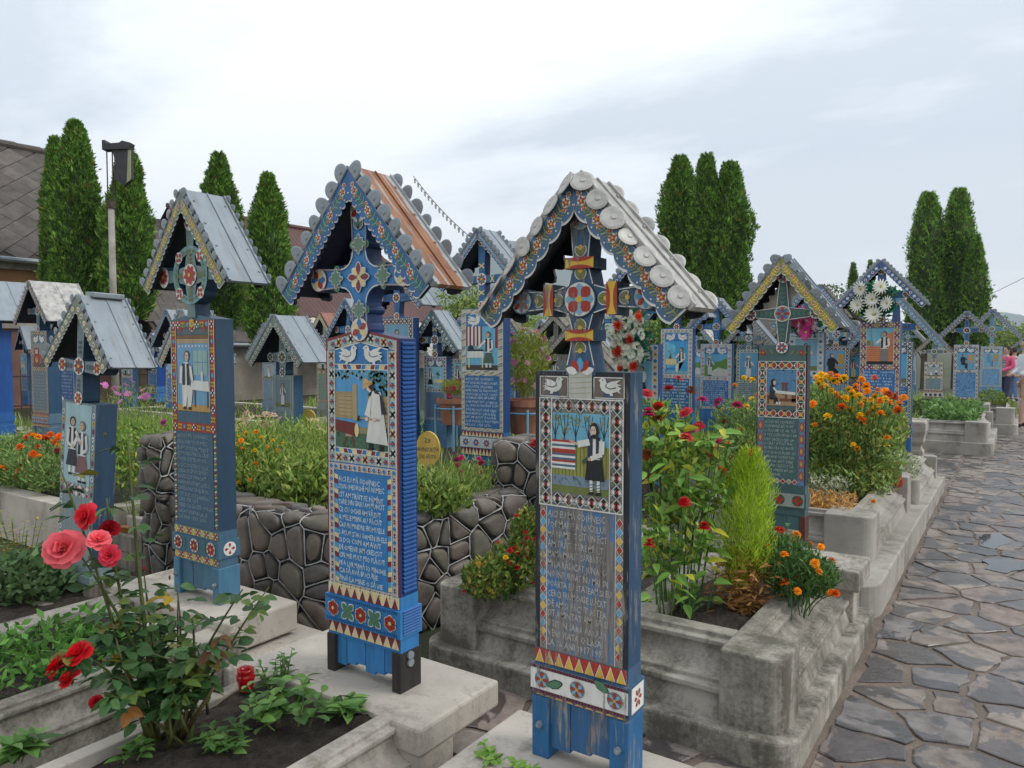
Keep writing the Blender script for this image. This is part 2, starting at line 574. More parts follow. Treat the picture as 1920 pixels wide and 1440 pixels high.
# ---- border motifs, each fills one square cell of side s
def mo_B(F, x, z, s, i, l=2):
    h = s / 2
    if i % 2 == 0:
        k = P['maroon'] if i % 4 == 0 else K_
        for a in (-1, 1):
            F.line((x - h * .6, z - a * h * .6), (x + h * .6, z + a * h * .6), s * .2, k, l)
        for ax, az in ((-1, 0), (1, 0), (0, 1), (0, -1)):
            F.disc(x + ax * h * .72, z + az * h * .72, s * .13, W_ if i % 4 else P['cream'], l + 1, 8)
    else:
        for ax, az, c in ((-.46, .0, 'red'), (.46, .0, 'red'), (0, .46, 'blue'), (0, -.46, 'blue')):
            F.dia(x + ax * h, z + az * h, s * .27, s * .27, W_, l)
            F.dia(x + ax * h, z + az * h, s * .17, s * .17, P[c], l + 1)
def mo_B2(F, x, z, s, i, l=2):
    F.dia(x, z, s * .5, s * .5, W_, l)
    F.dia(x, z, s * .4, s * .4, P['maroon'] if i % 2 else P['blue'], l + 1)
    if i % 2:
        for ax, az, c in ((-.2, 0, W_), (.2, 0, W_), (0, .2, K_), (0, -.2, K_)):
            F.dia(x + ax * s, z + az * s, s * .13, s * .13, c, l + 2)
def mo_A(F, x, z, s, i, l=2):
    h = s / 2
    for a in (-1, 1):
        for b in (-1, 1):
            F.line((x + a * h, z), (x, z + b * h), s * .05, W_, l)
            F.line((x + a * h * .98, z + b * h * .3), (x + a * h * .3, z + b * h * .98), s * .1, P['olive'] if i % 2 else P['steel'], l - .5)
    for a in (-1, 1):
        F.line((x - h * .95, z + a * h * .92), (x + h * .95, z + a * h * .92), s * .05, P['grey'], l - .6)
        F.dia(x + a * h * .86, z + h * .5, s * .07, s * .07, K_ if i % 2 else P['red'], l + .4); F.dia(x + a * h * .86, z - h * .5, s * .07, s * .07, W_, l + .4)
    q = s * .19
    for ax, az, c in ((0, 0, 'red'), (-1, 0, 'white'), (1, 0, 'white'), (0, 1, 'black'), (0, -1, 'black')):
        F.dia(x + ax * q * 1.25, z + az * q * 1.25, q * .92, q * .92, P[c], l + 1)
    if i % 2:
        for a in (-1, 1):
            F.line((x - q, z - a * q), (x + q, z + a * q), s * .09, P['red'], l + 2)
def mo_C(F, x, z, s, i, l=2):
    k = i % 4
    if k in (1, 3):
        for a in (-1, 1):
            F.pline([(x - s * .4, z + a * s * .3), (x - s * .2, z + a * s * .08), (x, z + a * s * .3), (x + s * .2, z + a * s * .08), (x + s * .4, z + a * s * .3)], s * .17, P['yellow'], l)
    elif k == 0:
        F.dia(x, z, s * .26, s * .26, K_, l)
        for ax, az in ((-.3, 0), (.3, 0), (0, .3), (0, -.3)):
            F.disc(x + ax * s, z + az * s, s * .14, W_, l + 1, 8)
    else:
        for j in range(4):
            F.petal(x, z, j * math.pi / 4, -s * .4, s * .4, s * .16, P['sky'], l + j * .1)
        F.disc(x, z, s * .22, P['sky'], l + 1, 8)
def mo_E(F, x, z, s, i, l=2):
    h = s * .5
    for k, (a, b) in enumerate((((-1, -1), (-1, 1)), ((1, 1), (1, -1)), ((-1, 1), (1, 1)), ((1, -1), (-1, -1)))):
        F.poly([(x, z), (x + a[0] * h, z + a[1] * h), (x + b[0] * h, z + b[1] * h)][::(1 if k % 2 else -1)], P['red'] if k < 2 else P['dgreen'], l)
    for a in (-1, 1):
        F.line((x - h, z - a * h), (x + h, z + a * h), s * .07, W_, l + 1)
    for j in range(4):
        F.petal(x, z, j * math.pi / 2, 0, s * .26, s * .2, (W_, K_)[j % 2] if i % 2 else P['yellow'], l + 2)
    F.line((x - h, z - h), (x + h, z - h), s * .06, W_, l + 2.5)
def mo_dia(c1, c2, c3=None):
    def f(F, x, z, s, i, l=2):
        F.dia(x, z, s * .5, s * .5, W_, l)
        F.dia(x, z, s * .38, s * .38, c1 if i % 2 else c2, l + 1)
        if c3: F.dia(x, z, s * .17, s * .17, c3, l + 2)
    return f
def mo_x(c1, c2):
    def f(F, x, z, s, i, l=2):
        for a in (-1, 1):
            F.line((x - s * .4, z - a * s * .4), (x + s * .4, z + a * s * .4), s * .22, c1 if i % 2 else c2, l + a * .1)
        for ax, az in ((-.36, 0), (.36, 0), (0, .36), (0, -.36)):
            F.disc(x + ax * s, z + az * s, s * .12, W_, l + 1, 6)
    return f
def mo_chev(c1, c2):
    def f(F, x, z, s, i, l=2):
        for k in range(3):
            F.line((x - s * .5, z - s * .5 + k * s * .33), (x + s * .5, z - s * .17 + k * s * .33), s * .13, (c1, W_, c2)[(k + i) % 3], l)
    return f

def strip(F, x0, z0, x1, z1, motif, l=2, skip_ends=False, s=None):
    """cells of a motif along a straight strip"""
    dx, dz = x1 - x0, z1 - z0
    if dx >= dz:
        n = max(1, round(dx / (s or dz)))
        for i in range(n):
            motif(F, x0 + dx * (i + .5) / n, (z0 + z1) / 2, min(dx / n, dz), i, l)
    else:
        n = max(1, round(dz / (s or dx)))
        for i in range(n):
            motif(F, (x0 + x1) / 2, z1 - dz * (i + .5) / n, min(dz / n, dx), i, l)

def ring(F, x0, z0, x1, z1, b, motif, bgc, l=1, top=True, bot=True, line=True):
    if bgc:
        F.rect(x0, z0, x0 + b, z1, bgc, l); F.rect(x1 - b, z0, x1, z1, bgc, l)
        if top: F.rect(x0 + b, z1 - b, x1 - b, z1, bgc, l)
        if bot: F.rect(x0 + b, z0, x1 - b, z0 + b, bgc, l)
    strip(F, x0, z0, x0 + b, z1, motif, l + 1); strip(F, x1 - b, z0, x1, z1, motif, l + 1)
    if top: strip(F, x0 + b, z1 - b, x1 - b, z1, motif, l + 1)
    if bot: strip(F, x0 + b, z0, x1 - b, z0 + b, motif, l + 1)
    if line:
        for xa in (x0 + .001, x1 - .001, x0 + b, x1 - b):
            F.line((xa, z0), (xa, z1), .0035, W_, l + 3.2)

def tri_row(F, x0, x1, z0, z1, n, c1, c2, l=2, first=None):
    """two rows of teeth, one colour hanging and one standing"""
    F.rect(x0, z0, x1, z1, c1, l)
    w_ = (x1 - x0) / n
    for i in range(n):
        F.poly([(x0 + i * w_ + w_ * .04, z0), (x0 + (i + 1) * w_ - w_ * .04, z0), (x0 + (i + .5) * w_, z1)], W_, l + .5)
        F.poly([(x0 + i * w_ + w_ * .12, z0), (x0 + (i + 1) * w_ - w_ * .12, z0), (x0 + (i + .5) * w_, z1 - (z1 - z0) * .12)], c2, l + 1)

def dove(F, cx, cz, w, sx, c=None, l=3, rim=P['steel']):
    pts = [(-.5, -.02), (-.34, .05), (-.5, .1), (-.3, .14), (-.46, .28), (-.1, .22), (.08, .14), (.14, .3), (.24, .36), (.34, .32), (.42, .25), (.35, .2),
           (.36, .04), (.28, -.12), (.1, -.22), (-.02, -.22), (-.06, -.3), (-.18, -.3), (-.14, -.2), (-.34, -.14), (-.48, -.22), (-.4, -.1)]
    pts = [(cx + sx * a * w, cz + b * w) for a, b in pts]
    if sx > 0: pts = pts[::-1]
    F.poly(pts, c or W_, l)
    F.pline([(cx + sx * a * w, cz + b * w) for a, b in ((-.3, .0), (-.05, -.05), (.12, .02), (.1, .14))], w * .03, rim, l + .6)
    F.disc(cx + sx * .25 * w, cz + .27 * w, w * .025, K_, l + .8, 6)

def person2d(F, x, z, h, top=K_, low=W_, skirt=False, sleeve=W_, head=K_, l=3, face=1, arm=None, hat=None, seat=False):
    """small carved figure, feet at z, facing +x when face = 1"""
    f = face
    hw = h * .105
    zh = z + h * .92
    leg = z + h * .46
    if seat:
        F.poly([(x - hw, leg), (x + hw, leg), (x + f * hw * 2.3, z + h * .34), (x + f * hw * 2.3, z + h * .04), (x + f * hw * 1.2, z + h * .04), (x + f * hw * .9, z + h * .28), (x - hw, z + h * .28)], low, l)
    elif skirt:
        F.poly([(x - hw * 1.7, z + h * .16), (x + hw * 1.7, z + h * .16), (x + hw * .85, leg + h * .04), (x - hw * .85, leg + h * .04)], low, l)
        for a in (-.6, .6):
            F.rect(x + a * hw - hw * .3, z + h * .03, x + a * hw + hw * .3, z + h * .17, W_, l - .3)
            F.rect(x + a * hw - hw * .3, z, x + a * hw + hw * .65 * 1, z + h * .04, K_, l)
    else:
        for a in (-.55, .55):
            F.poly([(x + a * hw - hw * .48, z + h * .03), (x + a * hw + hw * .48, z + h * .03), (x + a * hw + hw * .5, leg), (x + a * hw - hw * .5, leg)], low, l)
            F.rect(x + a * hw - hw * .4, z, x + a * hw + hw * .7, z + h * .04, K_, l + .2)
    F.poly([(x - hw * 1.05, leg - h * .02), (x + hw * 1.05, leg - h * .02), (x + hw * 1.25, z + h * .78), (x + hw * .5, z + h * .83), (x - hw * .5, z + h * .83), (x - hw * 1.25, z + h * .78)], sleeve, l + .5)
    for a in (-1, 1):
        F.poly([(x + a * hw * .35, leg), (x + a * hw * 1.02, leg), (x + a * hw * 1.0, z + h * .8), (x + a * hw * .3, z + h * .82)][::a], top, l + 1)
    ax = arm or (f * hw * 2.3, h * .56)
    F.line((x + f * hw * .95, z + h * .76), (x + ax[0], z + ax[1] + h * .02), hw * .62, sleeve, l + 1.4)
    F.disc(x + ax[0], z + ax[1] + h * .015, hw * .34, P['skin'], l + 1.6, 7)
    F.line((x - f * hw * 1.05, z + h * .77), (x - f * hw * 1.3, z + h * .55), hw * .6, sleeve, l + 1.4)
    F.line((x - f * hw * 1.3, z + h * .55), (x - f * hw * .3, z + h * .5), hw * .5, sleeve, l + 1.45)
    F.disc(x, zh, hw * .78, head, l + 1.5, 10, h * .085)
    F.disc(x + f * hw * .14, zh - h * .012, hw * .55, P['skin'], l + 2, 10, h * .062)
    F.rect(x + f * hw * .14 - hw * .3, zh + h * .002, x + f * hw * .14 + hw * .3, zh + h * .01, K_, l + 2.3)
    F.rect(x + f * hw * .14 - hw * .14, zh - h * .04, x + f * hw * .14 + hw * .14, zh - h * .032, P['maroon'], l + 2.3)
    if hat:
        F.disc(x, zh + h * .045, hw * 1.25, hat, l + 2.5, 10, h * .022)
        F.poly([(x - hw * .7, zh + h * .045), (x + hw * .7, zh + h * .045), (x + hw * .55, zh + h * .115), (x - hw * .5, zh + h * .115)], hat, l + 2.6)

def table2d(F, x0, x1, z, zt, cloth=W_, legc=P['blue'], l=2):
    for a in (x0 + .008, x1 - .008):
        F.rect(a - .004, z, a + .004, zt, legc, l)
    F.rect(x0 + .008, z + (zt - z) * .25, x1 - .008, z + (zt - z) * .33, legc, l)
    F.poly([(x0 - .006, zt - (zt - z) * .42), (x1 + .006, zt - (zt - z) * .42), (x1, zt), (x0, zt)], cloth, l + 1)

# ---- pictures; each fills (x0, z0)-(x1, z1)
def pic_A(F, x0, z0, x1, z1):
    w, h = x1 - x0, z1 - z0
    X = lambda u: x0 + u * w
    Z = lambda v: z0 + v * h
    F.rect(x0, z0, x1, z1, lin((112, 178, 205)), .5)
    F.rect(x0, z0, x1, Z(.09), lin((110, 122, 62)), .8)
    F.rect(x0, Z(.09), x1, Z(.22), lin((122, 142, 156)), 1)
    for i in range(16):
        a, b = rng.random(), rng.uniform(.1, .2)
        F.pline([(X(a), Z(b)), (X(a) + rng.uniform(-.012, .012), Z(b) + .008), (X(a) + rng.uniform(-.016, .016), Z(b) - .006)], .0015, P['steel'], 1.4)
    F.rect(x0, Z(.22), x1, Z(.6), lin((148, 150, 76)), 1.2)
    for i in range(17):
        F.line((X(i / 16.), Z(.22)), (X(i / 16.), Z(.6)), .0022, lin((96, 102, 44)), 1.6)
    for tx in (.06, .22, .42, .64, .9):
        F.line((X(tx), Z(.58)), (X(tx), Z(.8)), .003, P['black'], 1.7)
        for s_ in (-1, 1):
            F.pline([(X(tx), Z(.7)), (X(tx + s_ * .05), Z(.84)), (X(tx + s_ * .07), Z(.97))], .0018, P['black'], 1.7)
        F.line((X(tx), Z(.8)), (X(tx + .01), Z(.98)), .0018, P['black'], 1.7)
        for i in range(26):
            F.disc(X(tx) + rng.gauss(0, .014), Z(.9) + rng.gauss(0, .022), .0028, rng.choice((P['olive'], P['tan'], lin((140, 150, 90)))), 1.8, 5)
    # woven rug over the fence
    a, b = x0, X(.42)
    n, zt, zb = 13, Z(.66), Z(.3)
    pal = ['red', 'white', 'steel', 'white', 'red', 'red', 'steel', 'white', 'steel', 'red', 'white', 'steel', 'white']
    for i in range(n):
        F.rect(a, zt - (zt - zb) * (i + 1) / n, b, zt - (zt - zb) * i / n, P[pal[i]], 3)
    # woman
    cx, s_ = X(.75), h
    F.poly([(cx - .16 * w, Z(.19)), (cx + .17 * w, Z(.19)), (cx + .12 * w, Z(.46)), (cx - .12 * w, Z(.46))], K_, 4)
    for a in (-.06, .06):
        F.rect(cx + a * w - .02 * w, Z(.04), cx + a * w + .03 * w, Z(.19), W_, 3.6)
        for k in range(3): F.line((cx + a * w - .022 * w, Z(.06 + k * .035)), (cx + a * w + .032 * w, Z(.075 + k * .035)), .0018, K_, 3.9)
        F.poly([(cx + a * w - .055 * w, Z(.01)), (cx + a * w + .05 * w, Z(.01)), (cx + a * w + .05 * w, Z(.055)), (cx + a * w - .02 * w, Z(.05))], K_, 4)
    F.poly([(cx - .1 * w, Z(.45)), (cx + .1 * w, Z(.45)), (cx + .13 * w, Z(.7)), (cx - .1 * w, Z(.71))], W_, 4.4)
    for a in (-1, 1):
        F.poly([(cx + a * .03 * w, Z(.46)), (cx + a * .11 * w, Z(.46)), (cx + a * .1 * w, Z(.72)), (cx + a * .025 * w, Z(.73))][::a], lin((40, 52, 76)), 5)
    F.line((cx - .08 * w, Z(.66)), (X(.47), Z(.62)), .1 * w, W_, 5.4)
    F.line((X(.47), Z(.62)), (X(.33), Z(.665)), .035 * w, P['skin'], 5.2)
    F.line((cx + .13 * w, Z(.68)), (cx + .12 * w, Z(.52)), .09 * w, W_, 5.4)
    F.line((cx + .13 * w, Z(.52)), (cx - .06 * w, Z(.455)), .07 * w, W_, 5.5)
    F.disc(cx - .08 * w, Z(.45), .028 * w, P['skin'], 5.7, 8)
    F.poly([(cx - .21 * w, Z(.42)), (cx - .19 * w, Z(.38)), (cx - .09 * w, Z(.43)), (cx - .12 * w, Z(.48))], P['dgreen'], 5.6)
    F.disc(cx, Z(.8), .075 * w, K_, 5.2, 14, .1 * h)
    F.disc(cx - .015 * w, Z(.79), .05 * w, lin((214, 186, 166)), 6, 12, .07 * h)
    for a in (-.035, .005): F.rect(cx + a * w - .008 * w, Z(.805), cx + a * w + .012 * w, Z(.815), K_, 6.4)
    F.rect(cx - .025 * w, Z(.755), cx + .0 * w, Z(.76), P['red'], 6.4)
    F.poly([(cx - .08 * w, Z(.72)), (cx + .09 * w, Z(.7)), (cx + .03 * w, Z(.76)), (cx - .03 * w, Z(.75))], K_, 6.2)

def pic_B(F, x0, z0, x1, z1):
    w, h = x1 - x0, z1 - z0
    X = lambda u: x0 + u * w
    Z = lambda v: z0 + v * h
    F.rect(x0, z0, x1, z1, lin((84, 158, 208)), .5)
    for i in range(60):
        a = rng.random()
        F.disc(X(a * .65), Z(rng.uniform(.88, .99)), .006, rng.choice((P['ltblue'], lin((120, 150, 150)), P['slate'])), 1, 6)
    for i in range(120):
        F.disc(X(rng.uniform(.64, .99)), Z(rng.uniform(.68, .99)), .006, rng.choice((P['green'], P['dgreen'], P['teal'])), 1.1, 6)
    F.rect(x0, z0, x1, Z(.24), lin((72, 104, 84)), 1)
    for i in range(50):
        F.disc(X(rng.random()), Z(rng.uniform(.01, .22)), .005, rng.choice((P['green'], P['dgreen'])), 1.2, 5)
    F.rect(x0, Z(.38), X(.4), Z(.72), lin((164, 144, 104)), 1.4)
    F.rect(X(.34), Z(.36), X(.42), Z(.82), lin((178, 158, 116)), 1.7)
    F.rect(X(.06), Z(.42), X(.32), Z(.68), lin((176, 158, 118)), 1.8)
    for i in range(5): F.line((X(.06), Z(.46 + i * .05)), (X(.32), Z(.46 + i * .05)), .0015, P['brown'], 2)
    F.rect(X(.44), Z(.2), X(.98), Z(.28), lin((150, 140, 100)), 1.3)
    F.rect(X(.62), Z(.24), x1, Z(.68), lin((168, 148, 108)), 1.3)
    for i in range(6): F.line((X(.62), Z(.3 + i * .06)), (x1, Z(.29 + i * .06)), .0015, P['brown'], 1.6)
    # sawhorse and log
    for a, b in ((.24, .15), (.3, .36)):
        F.line((X(a), Z(.2)), (X(b), Z(.02)), .008, P['brown'], 2.4)
    F.rect(X(.2), Z(.15), X(.33), Z(.21), P['tan'], 2.6)
    F.poly([(x0, Z(.22)), (X(.42), Z(.155)), (X(.42), Z(.325)), (x0, Z(.36))], lin((112, 44, 40)), 3)
    F.disc(X(.42), Z(.24), .04 * w, P['cream'], 3.4, 14, .088 * h)
    # man in a long white shirt
    F.poly([(X(.6), Z(.1)), (X(1.0), Z(.08)), (X(.92), Z(.5)), (X(.68), Z(.5))], W_, 4)
    for a in (.68, .88):
        F.rect(X(a) - .035 * w, Z(.0), X(a) + .035 * w, Z(.1), K_, 3.6)
        F.poly([(X(a) - .07 * w, Z(.0)), (X(a) + .04 * w, Z(.0)), (X(a) + .03 * w, Z(.035)), (X(a) - .03 * w, Z(.03))], K_, 3.8)
    F.poly([(X(.66), Z(.48)), (X(.94), Z(.48)), (X(.88), Z(.73)), (X(.72), Z(.74))], W_, 4.4)
    F.poly([(X(.86), Z(.46)), (X(.98), Z(.46)), (X(.9), Z(.68)), (X(.8), Z(.76)), (X(.76), Z(.74))], lin((40, 42, 58)), 5)
    F.poly([(X(.66), Z(.45)), (X(.69), Z(.45)), (X(.71), Z(.72)), (X(.68), Z(.68))], lin((40, 50, 92)), 5)
    F.poly([(X(.58), Z(.44)), (X(.68), Z(.41)), (X(.72), Z(.7)), (X(.66), Z(.64))], W_, 5.4)
    F.poly([(X(.76), Z(.42)), (X(.9), Z(.4)), (X(.86), Z(.7)), (X(.74), Z(.72))], W_, 5.4)
    F.line((X(.48), Z(.4)), (X(.86), Z(.385)), .02 * w, P['tan'], 5.8)
    F.poly([(X(.44), Z(.35)), (X(.49), Z(.36)), (X(.5), Z(.42)), (X(.46), Z(.43))], K_, 6)
    for a in (.62, .76): F.disc(X(a), Z(.39), .03 * w, lin((228, 200, 180)), 6, 8)
    F.poly([(X(.62), Z(.76)), (X(.68), Z(.72)), (X(.74), Z(.76)), (X(.73), Z(.84)), (X(.64), Z(.84))], lin((226, 196, 176)), 5.2)
    F.poly([(X(.66), Z(.78)), (X(.72), Z(.74)), (X(.76), Z(.8)), (X(.72), Z(.85)), (X(.66), Z(.82))], K_, 5.5)
    F.poly([(X(.56), Z(.76)), (X(.62), Z(.78)), (X(.74), Z(.835)), (X(.73), Z(.86)), (X(.66), Z(.87)), (X(.62), Z(.9)), (X(.57), Z(.885)), (X(.555), Z(.82))], lin((206, 168, 104)), 6)
    F.line((X(.57), Z(.82)), (X(.73), Z(.845)), .008, P['ochre'], 6.4)

def pic_C(F, x0, z0, x1, z1):
    w, h = x1 - x0, z1 - z0
    X = lambda u: x0 + u * w
    Z = lambda v: z0 + v * h
    F.rect(x0, z0, x1, z1, lin((112, 162, 196)), .5)
    F.rect(x0, Z(.0), x1, Z(.09), P['ochre'], 1)
    F.rect(x0, Z(.94), x1, Z(1), P['tan'], 1)
    for i in range(9): F.disc(X(.08 + i * .105), Z(.9), .006, W_, 1.2, 8)
    F.rect(X(.5), Z(.5), X(.95), Z(.84), lin((150, 182, 176)), 1.2)
    for a in (.5, .65, .8, .95): F.line((X(a), Z(.5)), (X(a), Z(.84)), .003, P['blue'], 1.5)
    F.line((X(.5), Z(.68)), (X(.95), Z(.68)), .003, P['blue'], 1.5)
    F.rect(X(.54), Z(.06), X(.58), Z(.33), P['brown'], 2); F.rect(X(.92), Z(.06), X(.96), Z(.33), P['brown'], 2)
    F.rect(X(.54), Z(.3), X(.96), Z(.34), P['brown'], 2.2)
    F.poly([(X(.42), Z(.3)), (X(1.), Z(.28)), (X(.98), Z(.42)), (X(.46), Z(.43))], W_, 3)
    F.rect(X(.76), Z(.42), X(.82), Z(.55), lin((210, 218, 214)), 3.4)
    F.rect(X(.3), Z(.18), X(.44), Z(.3), P['brown'], 2)
    # seated man
    F.poly([(X(.17), Z(.36)), (X(.42), Z(.36)), (X(.5), Z(.28)), (X(.44), Z(.05)), (X(.33), Z(.05)), (X(.34), Z(.22)), (X(.28), Z(.05)), (X(.18), Z(.05))], W_, 3.4)
    for a in (.24, .4): F.poly([(X(a) - .05 * w, Z(.02)), (X(a) + .05 * w, Z(.02)), (X(a) + .04 * w, Z(.06)), (X(a) - .02 * w, Z(.06))], K_, 4)
    F.poly([(X(.17), Z(.34)), (X(.42), Z(.34)), (X(.44), Z(.64)), (X(.36), Z(.68)), (X(.25), Z(.68)), (X(.17), Z(.63))], W_, 4)
    for s_ in ((.19, .28), (.33, .42)):
        F.poly([(X(s_[0]), Z(.36)), (X(s_[1]), Z(.36)), (X(s_[1]), Z(.66)), (X(s_[0]), Z(.66))], lin((40, 48, 62)), 4.6)
    F.line((X(.17), Z(.62)), (X(.14), Z(.38)), .08 * w, W_, 5)
    F.line((X(.45), Z(.62)), (X(.5), Z(.42)), .07 * w, W_, 5)
    F.disc(X(.335), Z(.77), .075 * w, lin((72, 60, 52)), 4.6, 12, .075 * h)
    F.disc(X(.34), Z(.755), .062 * w, lin((206, 178, 156)), 5, 12, .066 * h)
    F.rect(X(.3), Z(.77), X(.38), Z(.776), K_, 5.4); F.rect(X(.315), Z(.725), X(.37), Z(.73), P['brown'], 5.4)

def pic_D(F, x0, z0, x1, z1):
    h = z1 - z0
    F.rect(x0, z0, x1, z1, lin((158, 192, 198)), .5)
    person2d(F, x0 + (x1 - x0) * .32, z0 + h * .1, h * .74, K_, lin((44, 46, 58)), True, W_, K_, face=1)
    person2d(F, x0 + (x1 - x0) * .7, z0 + h * .02, h * .78, lin((40, 52, 74)), lin((128, 92, 92)), True, W_, P['grey'], face=-1)

def pic_E(F, x0, z0, x1, z1):
    w, h = x1 - x0, z1 - z0
    X = lambda u: x0 + u * w
    Z = lambda v: z0 + v * h
    F.rect(x0, z0, x1, z1, lin((84, 132, 170)), .5)
    for i in range(60): F.disc(X(rng.random()), Z(rng.uniform(.35, 1)), .007, vary(lin((92, 144, 182)), .12), .8, 6)
    F.rect(x0, z0, x1, Z(.36), lin((170, 142, 108)), 1)
    b = lin((120, 72, 50))
    F.rect(X(.45), Z(.12), X(.98), Z(.2), b, 2); F.rect(X(.62), Z(.12), X(.7), Z(.62), b, 2.4); F.rect(X(.52), Z(.3), X(.58), Z(.62), b, 2.2); F.rect(X(.5), Z(.58), X(.72), Z(.64), b, 2.6)
    F.rect(X(.84), Z(.1), X(.98), Z(.38), b, 2)
    F.poly([(X(.3), Z(.34)), (X(.96), Z(.3)), (X(.96), Z(.38)), (X(.34), Z(.42))], W_, 2.8)
    F.rect(X(.04), Z(.04), X(.1), Z(.26), b, 2); F.rect(X(.24), Z(.04), X(.3), Z(.26), b, 2); F.rect(X(.02), Z(.22), X(.34), Z(.28), b, 2.3)
    F.poly([(X(.08), Z(.24)), (X(.38), Z(.22)), (X(.42), Z(.08)), (X(.28), Z(.08)), (X(.26), Z(.16)), (X(.12), Z(.16))], K_, 3.4)
    F.poly([(X(.1), Z(.22)), (X(.28), Z(.24)), (X(.3), Z(.52)), (X(.14), Z(.56))], lin((40, 46, 62)), 3.8)
    F.line((X(.24), Z(.5)), (X(.36), Z(.38)), .06 * w, W_, 4.4); F.line((X(.36), Z(.38)), (X(.5), Z(.4)), .05 * w, W_, 4.5)
    F.disc(X(.24), Z(.64), .085 * w, K_, 4, 12, .1 * h); F.disc(X(.28), Z(.63), .05 * w, lin((214, 184, 164)), 4.6, 10, .065 * h)
    for a in (.34, .42): F.rect(X(a), Z(.03), X(a + .06), Z(.1), W_, 3.6)

def pic_F(F, x0, z0, x1, z1):
    w, h = x1 - x0, z1 - z0
    X = lambda u: x0 + u * w
    Z = lambda v: z0 + v * h
    F.rect(x0, z0, x1, z1, lin((106, 178, 208)), .5)
    F.rect(x0, z0, x1, Z(.11), lin((74, 66, 62)), 1)
    for i in range(9): F.rect(X(i * .056), Z(.55), X(i * .056 + .056), Z(1), P['maroon'] if i % 2 == 0 else W_, 1.2)
    F.rect(X(.9), Z(.5), x1, Z(1), P['maroon'], 1.3)
    for a in (.08, .5): F.rect(X(a), Z(.05), X(a + .035), Z(.4), P['cream'], 2)
    F.poly([(X(.03), Z(.28)), (X(.56), Z(.28)), (X(.55), Z(.43)), (X(.05), Z(.43))], W_, 2.4)
    F.rect(X(.05), Z(.43), X(.56), Z(.47), K_, 2.6)
    F.disc(X(.16), Z(.5), .09 * w, lin((42, 46, 52)), 2.8, 12, .075 * h)
    person2d(F, X(.7), Z(.02), h * .86, lin((36, 38, 50)), lin((74, 98, 88)), True, W_, lin((66, 58, 54)), face=-1, l=3, arm=(-w * .3, h * .47))

def pic_J(F, x0, z0, x1, z1):
    w, h = x1 - x0, z1 - z0
    F.rect(x0, z0, x1, z1, lin((66, 162, 212)), .5)
    F.poly([(x0, z1), (x0 + w * .45, z1 - h * .12), (x0 + w * .45, z0 + h * .3), (x0, z0 + h * .12)][::-1], lin((112, 192, 222)), .8)
    F.rect(x0, z0, x1, z0 + h * .1, P['ltblue'], .9)
    table2d(F, x0 + w * .06, x0 + w * .5, z0 + h * .04, z0 + h * .46, P['cream'], P['blue'])
    F.rect(x0 + w * .2, z0 + h * .46, x0 + w * .3, z0 + h * .56, P['brown'], 3)
    for i in range(14): F.disc(x0 + w * .25 + rng.gauss(0, w * .06), z0 + h * .64 + rng.gauss(0, h * .05), .006, rng.choice((P['green'], P['dgreen'], P['red'])), 3.2, 6)
    person2d(F, x0 + w * .72, z0 + h * .03, h * .78, K_, W_, False, W_, K_, face=-1, seat=True)

def pic_K(F, x0, z0, x1, z1):
    w, h = x1 - x0, z1 - z0
    F.rect(x0, z0, x1, z1, lin((104, 178, 214)), .5)
    F.poly([(x0, z0), (x1, z0), (x1, z0 + h * .86), (x0 + w * .7, z0 + h * .7), (x0 + w * .35, z0 + h * .62), (x0, z0 + h * .5)], lin((98, 148, 76)), .8)
    for i in range(14): F.disc(x0 + w * rng.uniform(.3, 1), z0 + h * rng.uniform(.45, .75), .008, rng.choice((P['green'], P['olive'])), 1.1, 7)
    F.poly([(x0 + w * .3, z0), (x1, z0), (x1, z0 + h * .3), (x0 + w * .6, z0 + h * .4), (x0 + w * .35, z0 + h * .24)], lin((206, 208, 200)), 1.4)
    person2d(F, x0 + w * .24, z0 + h * .03, h * .86, lin((52, 56, 70)), W_, False, W_, K_, face=1, hat=P['cream'])

def pic_M(F, x0, z0, x1, z1):
    w, h = x1 - x0, z1 - z0
    F.rect(x0, z0, x1, z1, lin((112, 182, 210)), .5)
    F.poly([(x0, z0 + h * .08), (x1, z0 + h * .08), (x1, z0 + h * .92), (x0 + w * .8, z0 + h * .86), (x0 + w * .6, z0 + h * .5), (x0, z0 + h * .5)], lin((204, 126, 84)), 1)
    for i in range(8):
        F.line((x0, z0 + h * (.13 + i * .055)), (x1, z0 + h * (.13 + i * .055)), .0014, P['brown'], 1.3)
    for i in range(40):
        a, b = rng.random(), rng.randrange(7)
        F.line((x0 + w * a, z0 + h * (.13 + b * .055)), (x0 + w * a, z0 + h * (.185 + b * .055)), .0014, P['brown'], 1.3)
    F.rect(x0, z0 + h * .52, x0 + w * .24, z0 + h * .66, P['olive'], 1.5)
    F.rect(x0, z0, x1, z0 + h * .08, P['black'], 1.4)
    F.rect(x0 + w * .17, z0 + h * .5, x0 + w * .21, z1, P['tan'], 1.6)
    person2d(F, x0 + w * .66, z0 + h * .05, h * .86, lin((50, 48, 52)), lin((120, 124, 120)), False, W_, lin((90, 70, 50)), face=-1, arm=(-w * .3, h * .5))

